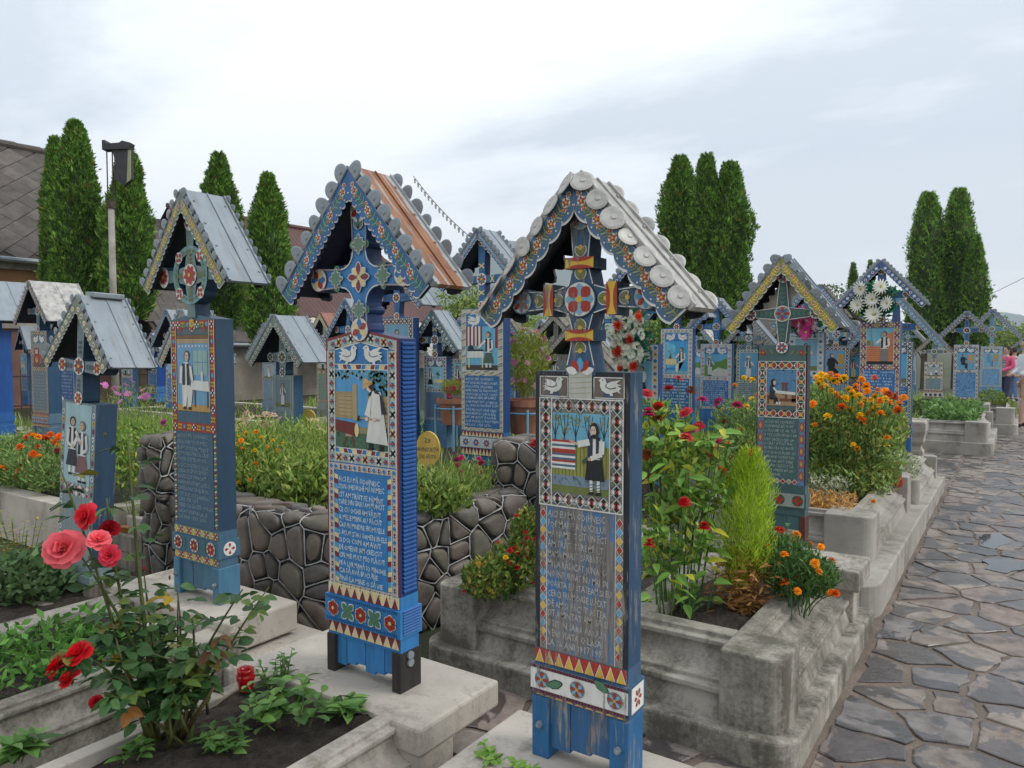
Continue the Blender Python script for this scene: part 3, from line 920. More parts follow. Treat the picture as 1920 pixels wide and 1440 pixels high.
def pic_I(F, x0, z0, x1, z1):
    w, h = x1 - x0, z1 - z0
    F.rect(x0, z0, x1, z1, lin((140, 196, 214)), .5)
    table2d(F, x0 + w * .45, x1 - .004, z0 + h * .05, z0 + h * .42, P['cream'], P['tan'])
    for i in range(12): F.disc(x0 + w * .68 + rng.gauss(0, w * .06), z0 + h * .68 + rng.gauss(0, h * .06), .007, rng.choice((P['green'], P['dgreen'], P['olive'])), 3, 6)
    F.line((x0 + w * .68, z0 + h * .42), (x0 + w * .68, z0 + h * .62), .006, P['brown'], 2.8)
    person2d(F, x0 + w * .22, z0 + h * .02, h * .9, K_, K_, True, W_, K_, face=1)

def pic_desk(bgc, topc, hair):
    def f(F, x0, z0, x1, z1):
        w, h = x1 - x0, z1 - z0
        F.rect(x0, z0, x1, z1, bgc, .5)
        F.rect(x0 + w * .45, z0 + h * .4, x1, z0 + h * .48, P['tan'], 2)
        F.rect(x0 + w * .55, z0, x0 + w * .6, z0 + h * .4, P['brown'], 2)
        F.rect(x0 + w * .62, z0 + h * .55, x1 - w * .06, z0 + h * .9, P['ochre'], 1.4)
        person2d(F, x0 + w * .34, z0 + h * .02, h * .9, topc, topc, False, topc, hair, face=1, seat=True)
    return f

def pic_tractor(F, x0, z0, x1, z1):
    w, h = x1 - x0, z1 - z0
    F.rect(x0, z0, x1, z1, lin((128, 140, 140)), .5)
    F.rect(x0, z0, x1, z0 + h * .15, P['dgreen'], 1)
    F.disc(x0 + w * .3, z0 + h * .3, w * .26, P['maroon'], 2, 14); F.disc(x0 + w * .3, z0 + h * .3, w * .12, P['ochre'], 2.4, 10)
    F.disc(x0 + w * .8, z0 + h * .22, w * .15, P['maroon'], 2, 12)
    F.rect(x0 + w * .3, z0 + h * .35, x0 + w * .9, z0 + h * .52, P['red'], 2.6)
    F.rect(x0 + w * .12, z0 + h * .5, x0 + w * .5, z0 + h * .8, P['maroon'], 2.6); F.rect(x0 + w * .2, z0 + h * .55, x0 + w * .42, z0 + h * .74, P['skin'], 3)

def pic_stand(bgc, c1, c2, skirt=False, hat=None, two=False):
    def f(F, x0, z0, x1, z1):
        w, h = x1 - x0, z1 - z0
        F.rect(x0, z0, x1, z1, bgc, .5)
        F.rect(x0, z0, x1, z0 + h * .14, P['olive'], 1)
        person2d(F, x0 + w * (.33 if two else .5), z0 + h * .04, h * .84, c1, c2, skirt, W_, K_, face=1, hat=hat)
        if two: person2d(F, x0 + w * .7, z0 + h * .04, h * .8, c2, c1, not skirt, W_, P['brown'], face=-1)
    return f

# ---- roofs
def _slope(s, th, az):
    d, n = (s * math.cos(th), -math.sin(th)), (-s * math.sin(th), -math.cos(th))
    return lambda u, v: (u * d[0] + v * n[0], az + u * d[1] + v * n[1])

_tabs = {}
def tab_mesh(kind, r):
    k = (kind, round(r, 4))
    if k in _tabs:
        return _tabs[k]
    mb = MB()
    t = .0012
    if kind == 'disc':
        n = 18
        pts = [(r * math.cos(2 * math.pi * i / n), r * math.sin(2 * math.pi * i / n) * 1.04) for i in range(n)]
    else:
        n = 12
        pts = [(-r * .96, -r * .55), (r * .96, -r * .55)] + [(r * math.cos(math.pi * i / n), r * 1.25 * math.sin(math.pi * i / n)) for i in range(n + 1)]
    # stamped sheet: raised dome and bent rim
    m_ = len(pts)
    v = [(p[0], -t, p[1]) for p in pts] + [(p[0] * .8, -t - r * .06, p[1] * .8) for p in pts] + [(p[0] * .26, -t - r * .05, p[1] * .26 + r * .06) for p in pts] + [(p[0] * .18, -t - r * .13, p[1] * .18 + r * .06) for p in pts]
    fs = []
    for a in range(3):
        fs += [(a * m_ + i, a * m_ + (i + 1) % m_, (a + 1) * m_ + (i + 1) % m_, (a + 1) * m_ + i) for i in range(m_)]
    fs.append(tuple(3 * m_ + i for i in range(m_)))
    mb.add(v, fs, (.5, .5, .5))
    mb.add([(p[0], t, p[1]) for p in pts], [tuple(range(m_ - 1, -1, -1))], (.5, .5, .5))
    mb.add([(p[0], y_, p[1]) for y_ in (-t, t) for p in pts], [(i, (i + 1) % m_, (i + 1) % m_ + m_, i + m_) for i in range(m_)], (.5, .5, .5))
    _tabs[k] = mb.mesh('scallop')
    return _tabs[k]

def roof(root, apex, half, th, yf, yb, fw, fas, dark, metal, tabs=None, nscal=9, motif=None, level=2, tabmat=None, rust=None, backtabs=False, wline=.005, cap=False):
    """two sheet-metal slopes over a board gable; the front gable board is scalloped and painted"""
    Lr = half / math.cos(th)
    rf = []
    for s in (-1, 1):
        q = _slope(s, th, apex)
        mb = MB()
        c = (.5, .5, .5)
        pts = [q(0, -.016), q(Lr, -.016), q(Lr, 0), q(0, 0)]
        if s < 0: pts = pts[::-1]
        mb.prism(pts, yf, yb, c)
        # turned-up seam along the rake edges and the foot
        for y0 in (yf, yb - .012):
            p2 = [q(0, -.024), q(Lr, -.024), q(Lr, -.0165), q(0, -.0165)]
            mb.prism(p2 if s > 0 else p2[::-1], y0, y0 + .012, c)
        for ys in ((yf + yb) / 2 + .01,):
            p2 = [q(0, -.022), q(Lr, -.022), q(Lr, -.0165), q(0, -.0165)]
            mb.prism(p2 if s > 0 else p2[::-1], ys, ys + .006, c)
            for k in range(4):
                for yy in (yf + .03, yb - .03): mb.prism(circ(q(Lr * (k + .5) / 4, -.018)[0], q(Lr * (k + .5) / 4, -.018)[1], .0045, 6), yy - .0045, yy + .0045, c)
        ro = mb.build('roof_panel', (rust if (rust and s > 0) else metal), root)
        rf.append(ro)
        ub = MB()
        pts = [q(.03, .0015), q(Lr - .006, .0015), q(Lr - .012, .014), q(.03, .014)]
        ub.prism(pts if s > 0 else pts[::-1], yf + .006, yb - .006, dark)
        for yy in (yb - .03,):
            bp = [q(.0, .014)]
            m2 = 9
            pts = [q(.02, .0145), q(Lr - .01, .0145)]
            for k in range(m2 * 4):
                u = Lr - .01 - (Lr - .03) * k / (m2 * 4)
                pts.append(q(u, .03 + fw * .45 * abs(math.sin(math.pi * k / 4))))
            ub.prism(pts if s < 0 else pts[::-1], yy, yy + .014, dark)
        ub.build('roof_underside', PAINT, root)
        # gable board
        gb = MB()
        for layer in (0, 1):
            off = 0 if layer == 0 else wline
            a0 = .84 * (fw - off) * math.tan(th)
            pts = [q(0 if layer == 0 else .004, .001 + off * .3), q(Lr - .004 - off, .001 + off * .3)]
            seg = 6
            f1 = fw - off
            for k in range(nscal * seg + 1):
                u = Lr - .004 - off - (Lr - .004 - off - a0) * k / (nscal * seg)
                ph = (k % seg) / seg if k < nscal * seg else 1.0
                v_ = f1 * .84 + f1 * .16 * math.sin(math.pi * ph) ** .7
                v_ = min(v_, u / math.tan(th) - .0005) if u > 0 else v_
                pts.append(q(u, v_))
            y0 = yf - .008 - .002 * layer
            if layer == 0:
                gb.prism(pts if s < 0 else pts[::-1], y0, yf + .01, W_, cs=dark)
            else:
                gb.add([(p[0], y0, p[1]) for p in pts], [tuple(range(len(pts)))], fas)
        if motif and level >= 1:
            F = Face(gb, y=yf - .0102, step=.0009)
            motif(F, q, Lr, fw, s)
        gb.build('gable_board', PAINT if level >= 2 else PAINT_W, root)
        if tabs:
            kind, r, n, jit = tabs
            tm = tabmat or metal
            if level >= 2:
                for yy, front in ((yf - .012, True), (yb + .003, False)):
                    if not front and not backtabs: continue
                    if not front and s < 0: continue
                    me = tab_mesh(kind, r)
                    if not me.materials: me.materials.append(tm)
                    for k in range(n):
                        u = Lr * (k + .45) / n
                        o = link('scallop', me, ro)
                        p = q(u, -.008 if kind == 'disc' else -.016)
                        o.location = (p[0], yy - .0015 * (k % 2), p[1])
                        an = s * th
                        o.rotation_euler = (rng.gauss(-.75 if kind == 'disc' else 0, jit * (2.2 if kind == 'disc' else 1)), an + rng.gauss(0, jit * .4), rng.gauss(0, jit))
                        o.scale = (rng.uniform(.86, 1.1), 1, rng.uniform(.86, 1.1))
            else:
                tb = MB()
                for k in range(n):
                    u = Lr * (k + .5) / n
                    p = q(u, -.014)
                    m_ = 7
                    an = s * th
                    pp = []
                    for i in range(m_ + 1):
                        a = math.pi * i / m_
                        x_, z_ = r * math.cos(a), r * math.sin(a)
                        pp.append((p[0] + x_ * math.cos(an) + z_ * math.sin(an), p[1] - x_ * math.sin(an) + z_ * math.cos(an)))
                    tb.prism(pp, yf - .011 - .001 * (k % 2), yf - .009, (.6, .6, .6))
                    if backtabs and s > 0:
                        tb.prism(pp, yb + .002, yb + .004, (.6, .6, .6))
                tag(tb.build('scalloped_trim', tm, ro), kind='stuff')
    if cap:
        mb = MB()
        mb.box(-.045, .045, yf + .07, yb - .03, apex + .002, apex + .035)
        mb.build('ridge_cap', metal, root, bevel=.006)
    return rf

def gm_flowers(lc, fc, n=5, step=.16, dots=True):
    """leaf sprays, small rosettes and dots along the gable board"""
    lc2 = tuple(min(1, x * 1.7 + .04) for x in lc)
    def f(F, q, Lr, fw, s):
        m_ = max(3, int(Lr / step * 1.35))
        a0 = fw * .55
        for i in range(m_ * 2):
            u = a0 + .015 + (Lr - a0 - .035) * (i + .5) / (m_ * 2)
            if i % 2 == 0:
                for du, dv, rr in ((0, .42, .2), (-.3, .3, .13), (.28, .52, .13)):
                    p = q(u + du * fw, fw * dv)
                    F.disc(p[0], p[1], fw * rr, W_, 1 + (rr < .15) * .2, 9)
                    for k in range(5): F.petal(p[0], p[1], k * 1.2566 + .5, 0, fw * rr * .92, fw * rr * .5, fc, 2)
                    F.disc(p[0], p[1], fw * rr * .28, P['yellow'], 3, 6)
            else:
                F.line(q(u - fw * .45, fw * .42), q(u + fw * .45, fw * .42), fw * .04, lc2, 1.2)
                for k in range(6):
                    c0 = q(u - fw * .4 + k * fw * .15, fw * .42)
                    for sd_ in (-.33, .33):
                        F.line(c0, q(u - fw * .4 + k * fw * .15 - fw * .13, fw * (.42 + sd_ * .8)), fw * .06, lc if k % 2 else lc2, 1.5)
        if dots:
            k = int(Lr / (fw * .42))
            for i in range(2, k):
                p = q(Lr * i / k, fw * .78)
                F.disc(p[0], p[1], fw * .04, W_, 1.5, 6)
    return f
def gm_simple(c1, c2):
    def f(F, q, Lr, fw, s):
        n = max(4, int(Lr / (fw * .95)))
        for i in range(n):
            p = q(.1 * Lr + Lr * .88 * (i + .5) / n, fw * .42)
            F.disc(p[0], p[1], fw * .26, W_, 1, 8)
            F.dia(p[0], p[1], fw * .18, fw * .18, c1 if i % 2 else c2, 2)
    return f

# ---- crosses
def flare(cx, cz, ang, r0, r1, w0, w1, n=1, pw=1.0):
    """outline of an arm from radius r0 (half width w0) to r1 (half width w1)"""
    ca, sa = math.cos(ang), math.sin(ang)
    a, b = [], []
    m_ = 5
    for i in range(m_ + 1):
        t = i / m_
        r = r0 + (r1 - r0) * t
        w_ = w0 + (w1 - w0) * (t ** pw)
        a.append((cx + r * ca + w_ * sa, cz + r * sa - w_ * ca))
        b.append((cx + r * ca - w_ * sa, cz + r * sa + w_ * ca))
    return a + b[::-1]
def circ(cx, cz, r, n=18, rz=None):
    return [(cx + r * math.cos(2 * math.pi * i / n), cz + (rz or r) * math.sin(2 * math.pi * i / n)) for i in range(n)]

def cross_A(mb, cz, zb, zt, arm, t, c, side):
    F = Face(mb, y=-.006, step=.0011)
    k = W_
    def seg(pts, y, cc=c):
        mb.prism(pts, y, t, cc, side)
    for ang, ln in ((0, arm), (math.pi, arm), (math.pi / 2, zt - cz), (-math.pi / 2, cz - zb)):
        ca, sa = math.cos(ang), math.sin(ang)
        hor = abs(ca) > .5
        y = -.004 - .001 * (not hor)
        w1 = .036 if hor else .042
        seg(flare(0, cz, ang, .02, .1, .046, .029), y)
        seg(flare(0, cz, ang, .1, ln - (.036 if hor else 0), .026, w1 if sa >= -.5 else .052), y - .0005)
        for a0, a1, q0, q1 in ((.1, ln - .03, .022, w1 - .004 if sa >= -.5 else .046), (.045, .1, .041, .025)):
            ol = flare(0, cz, ang, a0, a1, q0, q1)
            F.line(ol[0], ol[5], .0032, k, 1); F.line(ol[11], ol[6], .0032, k, 1)
        for rr in (.076, .145):
            bx, bz_ = rr * ca, cz + rr * sa
            F.disc(bx + ca * .01, bz_ + sa * .01, .008, P['yellow'], 3, 8)
            for sd in (-.5, .5):
                F.leaf(bx - ca * .018, bz_ - sa * .018, ang + sd, .034, .015, P['olive'], k, 1.5)
        cx_, cz_ = .108 * ca, cz + .108 * sa
        hx, hz = (.017, .048) if hor else (.048, .017)
        seg([(cx_ - hx, cz_ - hz), (cx_ + hx, cz_ - hz), (cx_ + hx, cz_ + hz), (cx_ - hx, cz_ + hz)], -.016, P['yellow'])
        G = Face(mb, y=-.0162, step=.0012)
        for sd in (-1, 1):
            if hor:
                pp = [(cx_ + sd * hx, cz_ - hz), (cx_ + sd * hx, cz_ + hz), (cx_ + sd * hx * .9, cz_ + hz), (cx_ + sd * hx * .4, cz_ + hz * .45), (cx_ + sd * hx * .3, cz_), (cx_ + sd * hx * .4, cz_ - hz * .45), (cx_ + sd * hx * .9, cz_ - hz)][::sd]
            else:
                pp = [(cx_ - hx, cz_ + sd * hz), (cx_ + hx, cz_ + sd * hz), (cx_ + hx, cz_ + sd * hz * .9), (cx_ + hx * .45, cz_ + sd * hz * .4), (cx_, cz_ + sd * hz * .28), (cx_ - hx * .45, cz_ + sd * hz * .4), (cx_ - hx, cz_ + sd * hz * .9)][::-sd]
            G.poly(pp, P['red'], 1)
        if hor:
            ex, ez = (ln - .038) * ca, cz
            seg(circ(ex, ez, .04), -.008)
            F.rosette(ex, ez, .036, 8, P['red'], P['sky'], lin((196, 196, 190)), P['yellow'], 2, math.pi / 4)
        elif sa > 0:
            F.rosette(0, zt - .042, .036, 8, P['red'], P['sky'], lin((196, 196, 190)), P['yellow'], 2, math.pi / 4)
        else:
            for j in range(5):
                F.petal(0, zb + .004, math.pi * (j + .5) / 5, .008, .05, .024, P['red'] if j in (1, 3) else P['sky'] if j == 2 else W_, 3 + .1 * j)
    seg(circ(0, cz, .054, 22), -.012)
    G = Face(mb, y=-.0125, step=.0012)
    G.disc(0, cz, .051, W_, 1, 20)
    for j in range(4):
        G.petal(0, cz, j * math.pi / 2, .008, .048, .03, P['ltblue'], 2)
        G.petal(0, cz, j * math.pi / 2 + math.pi / 4, .01, .049, .036, P['red'], 2.6)
    G.disc(0, cz, .01, P['yellow'], 4, 10)

def cross_B(mb, cz, zb, zt, arm, t, c, side):
    R_, w0 = .098, .035
    pts = []
    for qd in range(4):
        a0 = qd * math.pi / 2
        cx, czz = R_ * math.cos(a0) - R_ * math.sin(a0), R_ * math.sin(a0) + R_ * math.cos(a0)
        for k in range(7):
            an = -math.pi / 2 - k / 6 * math.pi / 2
            x, z = cx, czz
            rr = R_ - w0
            u, v = math.cos(an + a0), math.sin(an + a0)
            pts.append((x + rr * u, cz + z + rr * v))
    mb.prism(pts, -.004, t, c, side)
    ends = ((0, arm), (math.pi, arm), (math.pi / 2, zt - cz), (-math.pi / 2, cz - zb))
    F = Face(mb, y=-.009, step=.0013)
    for ang, ln in ends:
        ca, sa = math.cos(ang), math.sin(ang)
        y = -.0046 - .0006 * (abs(sa) > .5)
        mb.prism(flare(0, cz, ang, R_ - .004, ln - .046, w0, .042), y, t, c, side)
        rim = flare(0, cz, ang, R_ - .004, ln - .046, w0 - .002, .04)
        for a, b in ((0, 5), (11, 6)):
            F.line(rim[a], rim[b], .0045, W_, .4)
            F.line((rim[a][0] * 1.0, rim[a][1]), rim[b], .0018, P['maroon'], .9)
        ex, ez = (ln - .046) * ca, cz + (ln - .046) * sa
        mb.prism(circ(ex, ez, .048), -.0085, t, P['maroon'], side)
        F.disc(ex, ez, .0445, W_, 1, 18)
        for j in range(6):
            F.petal(ex, ez, ang + j * math.pi / 3, .002, .041, .026, (P['blue'], P['cream'], P['red'])[j % 3], 2 + .1 * j)
        # leaf knot on the arm
        kx, kz = .125 * ca, cz + .125 * sa
        for sd in (-1, 1):
            mb.prism(circ(kx - sd * sa * .036, kz + sd * ca * .036, .016, 10), -.007, t, P['green'], P['dkblue'])
        for j in range(8):
            F.leaf(kx, kz, ang + j * math.pi / 4, .038 if j % 2 == 0 else .031, .016, lin((104, 136, 118)), W_, 1.5 + .12 * j)
        if abs(sa) > .5:
            for j in range(2):
                bz = cz + (.18 + j * .05) * sa
                if abs(bz - cz) < ln - .1:
                    for d in (-.6, 0, .6): F.leaf(0, bz, ang + d, .04, .016, lin((92, 126, 106)), W_, 1.5)
    for k in range(len(pts)):
        F.line(pts[k], pts[(k + 1) % len(pts)], .005, W_, .3) if k % 7 != 6 else None
    F.disc(0, cz, .012, P['cream'], 1, 10)
    for j in range(4):
        F.petal(0, cz, j * math.pi / 2 + math.pi / 4, .008, .05, .032, W_, 2.1)
        F.petal(0, cz, j * math.pi / 2 + math.pi / 4, .009, .045, .025, P['cream'], 2.6)
        F.petal(0, cz, j * math.pi / 2, .008, .06, .032, W_, 3.2)
        F.petal(0, cz, j * math.pi / 2, .009, .056, .025, P['maroon'], 3.6)

def cross_C(mb, cz, zb, zt, arm, t, c, side):
    F = Face(mb, y=-.0105, step=.0013)
    n = 28
    ro_, ri = .148, .108
    for i in range(n):
        a, b = 2 * math.pi * i / n, 2 * math.pi * (i + 1) / n
        q = [(r * math.cos(x), cz + r * math.sin(x)) for r, x in ((ri, a), (ro_, a), (ro_, b), (ri, b))]
        mb.prism(q, -.010, t * .8, lin((104, 148, 152)) if i % 2 else lin((122, 160, 166)), side)
        am = (a + b) / 2
        F.leaf(.128 * math.cos(am), cz + .128 * math.sin(am), am + 2.2, .022, .012, P['olive'], None, 1)
    for ang, ln in ((0, arm), (math.pi, arm), (math.pi / 2, zt - cz), (-math.pi / 2, cz - zb)):
        ca, sa = math.cos(ang), math.sin(ang)
        y = -.005 - .0008 * (abs(sa) > .5)
        mb.prism(flare(0, cz, ang, .02, .13, .052, .03), y, t, lin((116, 138, 132)), side)
        mb.prism(flare(0, cz, ang, .13, ln - .02, .028, .036), y - .0006, t, lin((104, 132, 128)), side)
        for j in range(4):
            rr = .055 + j * .02
            for sd in (-.7, .7): F.leaf(rr * ca, cz + rr * sa, ang + sd, .024, .01, P['olive'], None, 0)
        if abs(ca) > .5 or sa > 0:
            ex, ez = (ln - .035) * ca, cz + (ln - .035) * sa
            mb.prism(circ(ex, ez, .045, 18, .055), -.009, t * .9, W_, side)
            F.rosette(ex, ez, .042, 8, P['maroon'], P['red'], None, P['yellow'], 1, .2)
        d = ang + math.pi / 4
        ex, ez = .128 * math.cos(d), cz + .128 * math.sin(d)
        mb.prism(circ(ex, ez, .03, 14), -.0125, t * .7, W_, side)
        G = Face(mb, y=-.0127, step=.0012)
        for j in range(4): G.petal(ex, ez, math.pi / 4 + j * math.pi / 2, .004, .028, .018, P['red'], 1)
    mb.prism(circ(0, cz, .056, 20), -.011, t, W_, side)
    G = Face(mb, y=-.0115, step=.0013)
    for j in range(8): G.petal(0, cz, j * math.pi / 4 + .2, .008, .052, .027, P['red'], 1 + .1 * (j % 2))
    G.disc(0, cz, .011, P['yellow'], 3, 8)

def cross_E(mb, cz, zb, zt, arm, t, c, side):
    F = Face(mb, y=-.007, step=.0013)
    for ang, ln in ((0, arm), (math.pi, arm), (math.pi / 2, zt - cz), (-math.pi / 2, cz - zb)):
        ca, sa = math.cos(ang), math.sin(ang)
        y = -.004 - .0008 * (abs(sa) > .5)
        mb.prism(flare(0, cz, ang, .02, ln - .02, .04, .019), y, t, c, side)
        ol = flare(0, cz, ang, .02, ln - .02, .038, .017)
        F.line(ol[0], ol[5], .0035, W_, .6); F.line(ol[11], ol[6], .0035, W_, .6)
        for j in range(4):
            rr = .06 + j * .028
            if rr < ln - .06:
                for sd in (-.6, .6): F.leaf(rr * ca, cz + rr * sa, ang + sd, .026, .011, P['green'], None, .8)
        ex, ez = (ln - .03) * ca, cz + (ln - .03) * sa
        mb.prism(circ(ex, ez, .04, 18), -.009, t, K_, side)
        G = Face(mb, y=-.0092, step=.0012)
        G.disc(ex, ez, .036, W_, 1)
        for j in range(8): G.petal(ex, ez, j * math.pi / 4 + .39, .004, .033, .015, (P['red'], P['steel'])[j % 2], 2)
    mb.prism(circ(0, cz, .05, 20), -.010, t, W_, side)
    G = Face(mb, y=-.0102, step=.0012)
    G.disc(0, cz, .044, P['tan'], 1, 18)
    for j in range(8): G.petal(0, cz, j * math.pi / 4, .004, .044, .02, (P['red'], P['blue'])[j % 2], 2)

def cross_gen(c1, c2, kind=0):
    def f(mb, cz, zb, zt, arm, t, c, side):
        F = Face(mb, y=-.006, step=.0014)
        for ang, ln in ((0, arm), (math.pi, arm), (math.pi / 2, zt - cz), (-math.pi / 2, cz - zb)):
            ca, sa = math.cos(ang), math.sin(ang)
            y = -.003 - .0008 * (abs(sa) > .5)
            mb.prism(flare(0, cz, ang, .02, ln - .02, .05, .03) if kind == 0 else flare(0, cz, ang, .02, ln - .02, .03, .042), y, t, c, side)
            for j in range(3):
                rr = .075 + j * .03
                if rr < ln - .07:
                    F.leaf(rr * ca, cz + rr * sa, ang + .6, .026, .012, c2, None, 1); F.leaf(rr * ca, cz + rr * sa, ang - .6, .026, .012, c2, None, 1)
            if kind == 2:
                cx_, cz_ = .12 * ca, cz + .12 * sa
                for sd in (-1, 1):
                    F.line((cx_ - .03 * abs(sa) - sd * .02 * abs(ca), cz_ - .03 * abs(ca) - sd * .02 * abs(sa)), (cx_ + .03 * abs(sa) + sd * .02 * abs(ca), cz_ + .03 * abs(ca) + sd * .02 * abs(sa)), .012, P['cream'], 3 + sd * .1)
            ex, ez = (ln - .035) * ca, cz + (ln - .035) * sa
            mb.prism(circ(ex, ez, .042, 14), -.007, t, W_, side)
            G = Face(mb, y=-.0072, step=.0013)
            for j in range(6): G.petal(ex, ez, j * math.pi / 3, .006, .037, .02, c1, 1)
            G.disc(ex, ez, .01, P['yellow'], 2, 6)
        mb.prism(circ(0, cz, .055, 16), -.009, t, W_, side)
        G = Face(mb, y=-.0092, step=.0013)
        for j in range(8): G.petal(0, cz, j * math.pi / 4, .006, .05, .024, c1 if j % 2 == 0 else c2, 1 + .1 * (j % 2))
        G.disc(0, cz, .012, P['yellow'], 2.5, 8)
    return f
# ---- assembly of one cross: post board, base, carved front, cross, little roof
def make_cross(label, loc, w, top, apex, half, arm, cz, style, body, side, front, rz=0.0, lean=(0, 0), t=.095, leg=.17, band=(.22, .30),
               zt=None, th=None, roofkw=None, mat=None, legcol=None, legmat=None, legw=.06, plank=None, bandc=None, bandmotif=None, peak=0.0, planks=3, cmat=None, bolts=False, name='painted_grave_cross', noroof=False):
    mat = mat or PAINT
    root = thing(name, label, 'grave cross', loc, (lean[1], lean[0], R(rz)), 'painted wooden crosses in the cemetery')
    h = w / 2
    # legs, planks between them
    lc = legcol or body
    lm = legmat or mat
    for s in (-1, 1):
        mb = MB()
        x0, x1 = (-h - .006, -h - .006 + legw) if s < 0 else (h + .006 - legw, h + .006)
        mb.box(x0, x1, -.012, t + .012, 0, leg, lc)
        lo = mb.build('leg', lm, root, bevel=.004)
        if bolts:
            bm_ = MB()
            bx = (x0 + x1) / 2
            bm_.prism(circ(bx, leg * .55, .011, 8), -.022, -.012, (.2, .2, .2))
            bm_.prism(circ(bx, leg * .55, .006, 6), -.03, -.022, (.25, .25, .25))
            bm_.build('bolt', METAL, lo)
    n = planks
    for i in range(n):
        a = -h + legw - .006 + (w - 2 * legw + .012) * i / n
        b = -h + legw - .006 + (w - 2 * legw + .012) * (i + 1) / n
        mb = MB()
        mb.box(a + .001, b - .001, .004 + .002 * (i % 2), t - .006, .035 + .012 * ((i * 7) % 3), leg + .004, vary(plank or body, .15))
        mb.build('plank', PAINT_A if mat is PAINT_WW else lm if legmat is None else mat, root)
    # base moulding and band
    mb = MB()
    mb.box(-h - .002, h + .002, -.004, t + .002, leg, band[0] - .004, body)
    mb.box(-h - .010, h + .010, -.014, t + .012, band[0] - .003, band[1], bandc or body)
    mb.box(-h - .001, h + .001, -.003, t + .001, band[1], band[1] + .05, body)
    if bandmotif: bandmotif(mb, h, band, leg, t)
    mb.build('base_band', mat, root, bevel=0)
    # post board
    bb = band[1] + .05
    mb = MB()
    if peak:
        pts = [(-h, bb), (h, bb), (h, top), (0, top + peak), (-h, top)]
    else:
        pts = [(-h, bb), (h, bb), (h, top), (-h, top)]
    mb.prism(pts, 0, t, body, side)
    mb.build('post_board', mat, root)
    # carved front
    parts = {}
    def get(k):
        if k not in parts: parts[k] = MB()
        return Face(parts[k], y=-.0026 if k in ('picture', 'inscription', 'carved_doves', 'tin_plate') else -.0012)
    front(get, -h, h, bb, top)
    for k, mb in parts.items():
        o = mb.build(k, PAINT if k in ('picture', 'tin_plate') else PAINT_T if k == 'text_panel' else mat, root)
        if k in ('carved_border', 'inscription'): tag(o, kind='stuff')
    # cross
    mb = MB()
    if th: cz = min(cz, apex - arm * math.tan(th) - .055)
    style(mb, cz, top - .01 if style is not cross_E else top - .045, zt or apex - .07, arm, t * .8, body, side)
    mb.build('cross', cmat or mat, root)
    if not noroof:
        th = th or math.atan2(apex - 1.0 * (cz - .06), half)
        roof(root, apex, half, th, **roofkw)
    return root

AICI = 'AICI EU MĂ ODIHNESC'
TXT_B = [AICI, 'STAN GHEORGHE MĂ NUMESC', 'CÎT AM TRĂIT PE PĂMÎNT', 'TARE DIN GREU AM MUNCIT', 'CE CU OCHII AM VĂZUT', 'A MELE MIINI AU FĂCUT', 'CASURI MINDRE FRUMUSELE',
         'S ACUM STAU OAMENI IN ELE', 'SI DOI COPII AM AVUT', 'DE OMENIE IAM CRESCUT', 'CIN MIE MULT MIO PLĂCUT', 'PE A LOR MAMĂ SO MINGHIE', 'CA SĂ AVĂ BUCURIE', 'PINĂ LA MINE O SĂ VIE']
TXT_A = [AICI, 'POP MARIE A NUCULUI', 'MĂ NUMESC CÎT UN ECT', 'AM TRĂIT TARE MULT', 'MAMĂ MARI T SĂRBĂTOR', 'MI LA RĂDICAT JUNAPO', 'NO INTURNAT NU MAI SN', 'POARTA EU STATEAM SI EU', 'CERCI FRUMOASE LUCRT',
         'DE AM SI FĂCUT ASTEA', 'SIT AMINTAT AMI SĂ SI', 'IRSIT IN SARA ANULUI', 'VENI VIATA O LASAI', 'LA 76 ANI 1917 1993']
TXT_E = [AICI, 'STAN MARIE MĂ NUME', 'SC ÎN LUME CÎT AM TRĂ', 'IT TOT LUCRU FRUMOS AM', 'IUBIT ORCE LUCRU AM', 'LUCRAT A FOST MAI', 'FRUMOS ÎN SAT AM FĂ', 'CUT LECRICE ÎN SAT CU', 'ASTA MAM OCUPAT DOI', 'COPII AM AVUT TARE', 'BINE IAM CRESCUT DĂ', 'ELE DE OMENIE MĂ SAU', 'LA MINE']
TXT_F = ['AICI EU MĂ ODIHNESC', 'POP IRINĂ MĂ NUMESC MAMĂ', 'HUSCOTITE CASNUMAI', 'MAMI PARA TAI ARDOI FURT', 'PORTE AŞA IO FOST SORTIT', 'SITĂMARA PRIN AM RAMAS', 'SI AM TRAIT TOT CU MAICA', 'CA TATA SO INSURAT SI SIN', 'GURĂ MA LASAT PÂNĂ CÂND', 'MAM MĂRITAT SI BUN BĂR', 'BAT MI AVUT SI LA ILIE', 'SI LA NOE EL O FOST PEPPI', 'MI LOC 1925 2010']
TXT_C = ['AICI EU MĂ ODIHNESC', 'STAN ION MĂ NUMESC', 'SI AM STOFOR MINIST', 'COMUNA SĂPÎNTA CAPE', 'MOSII SI STRAMOSI', 'LUCCS POFTESC CALE', 'CASA SI SPOR EASIU', 'BINESC SI MINCAM', 'PRINPREVORTAM LOCUI', 'SAVEA VIATA ELA MI', 'LOT SI MULTI LAREVAC', 'CASI TIE IOT', 'PEREI CA SA STIU MA AI', 'LASAT VIATA LA 65', 'DE ANI 1933 2001']
for _s in TXT_B + TXT_A + TXT_E + TXT_F + TXT_C + ['23', 'FRUNZULIŢA', 'DE GUTII']:
    text_geo(_s)

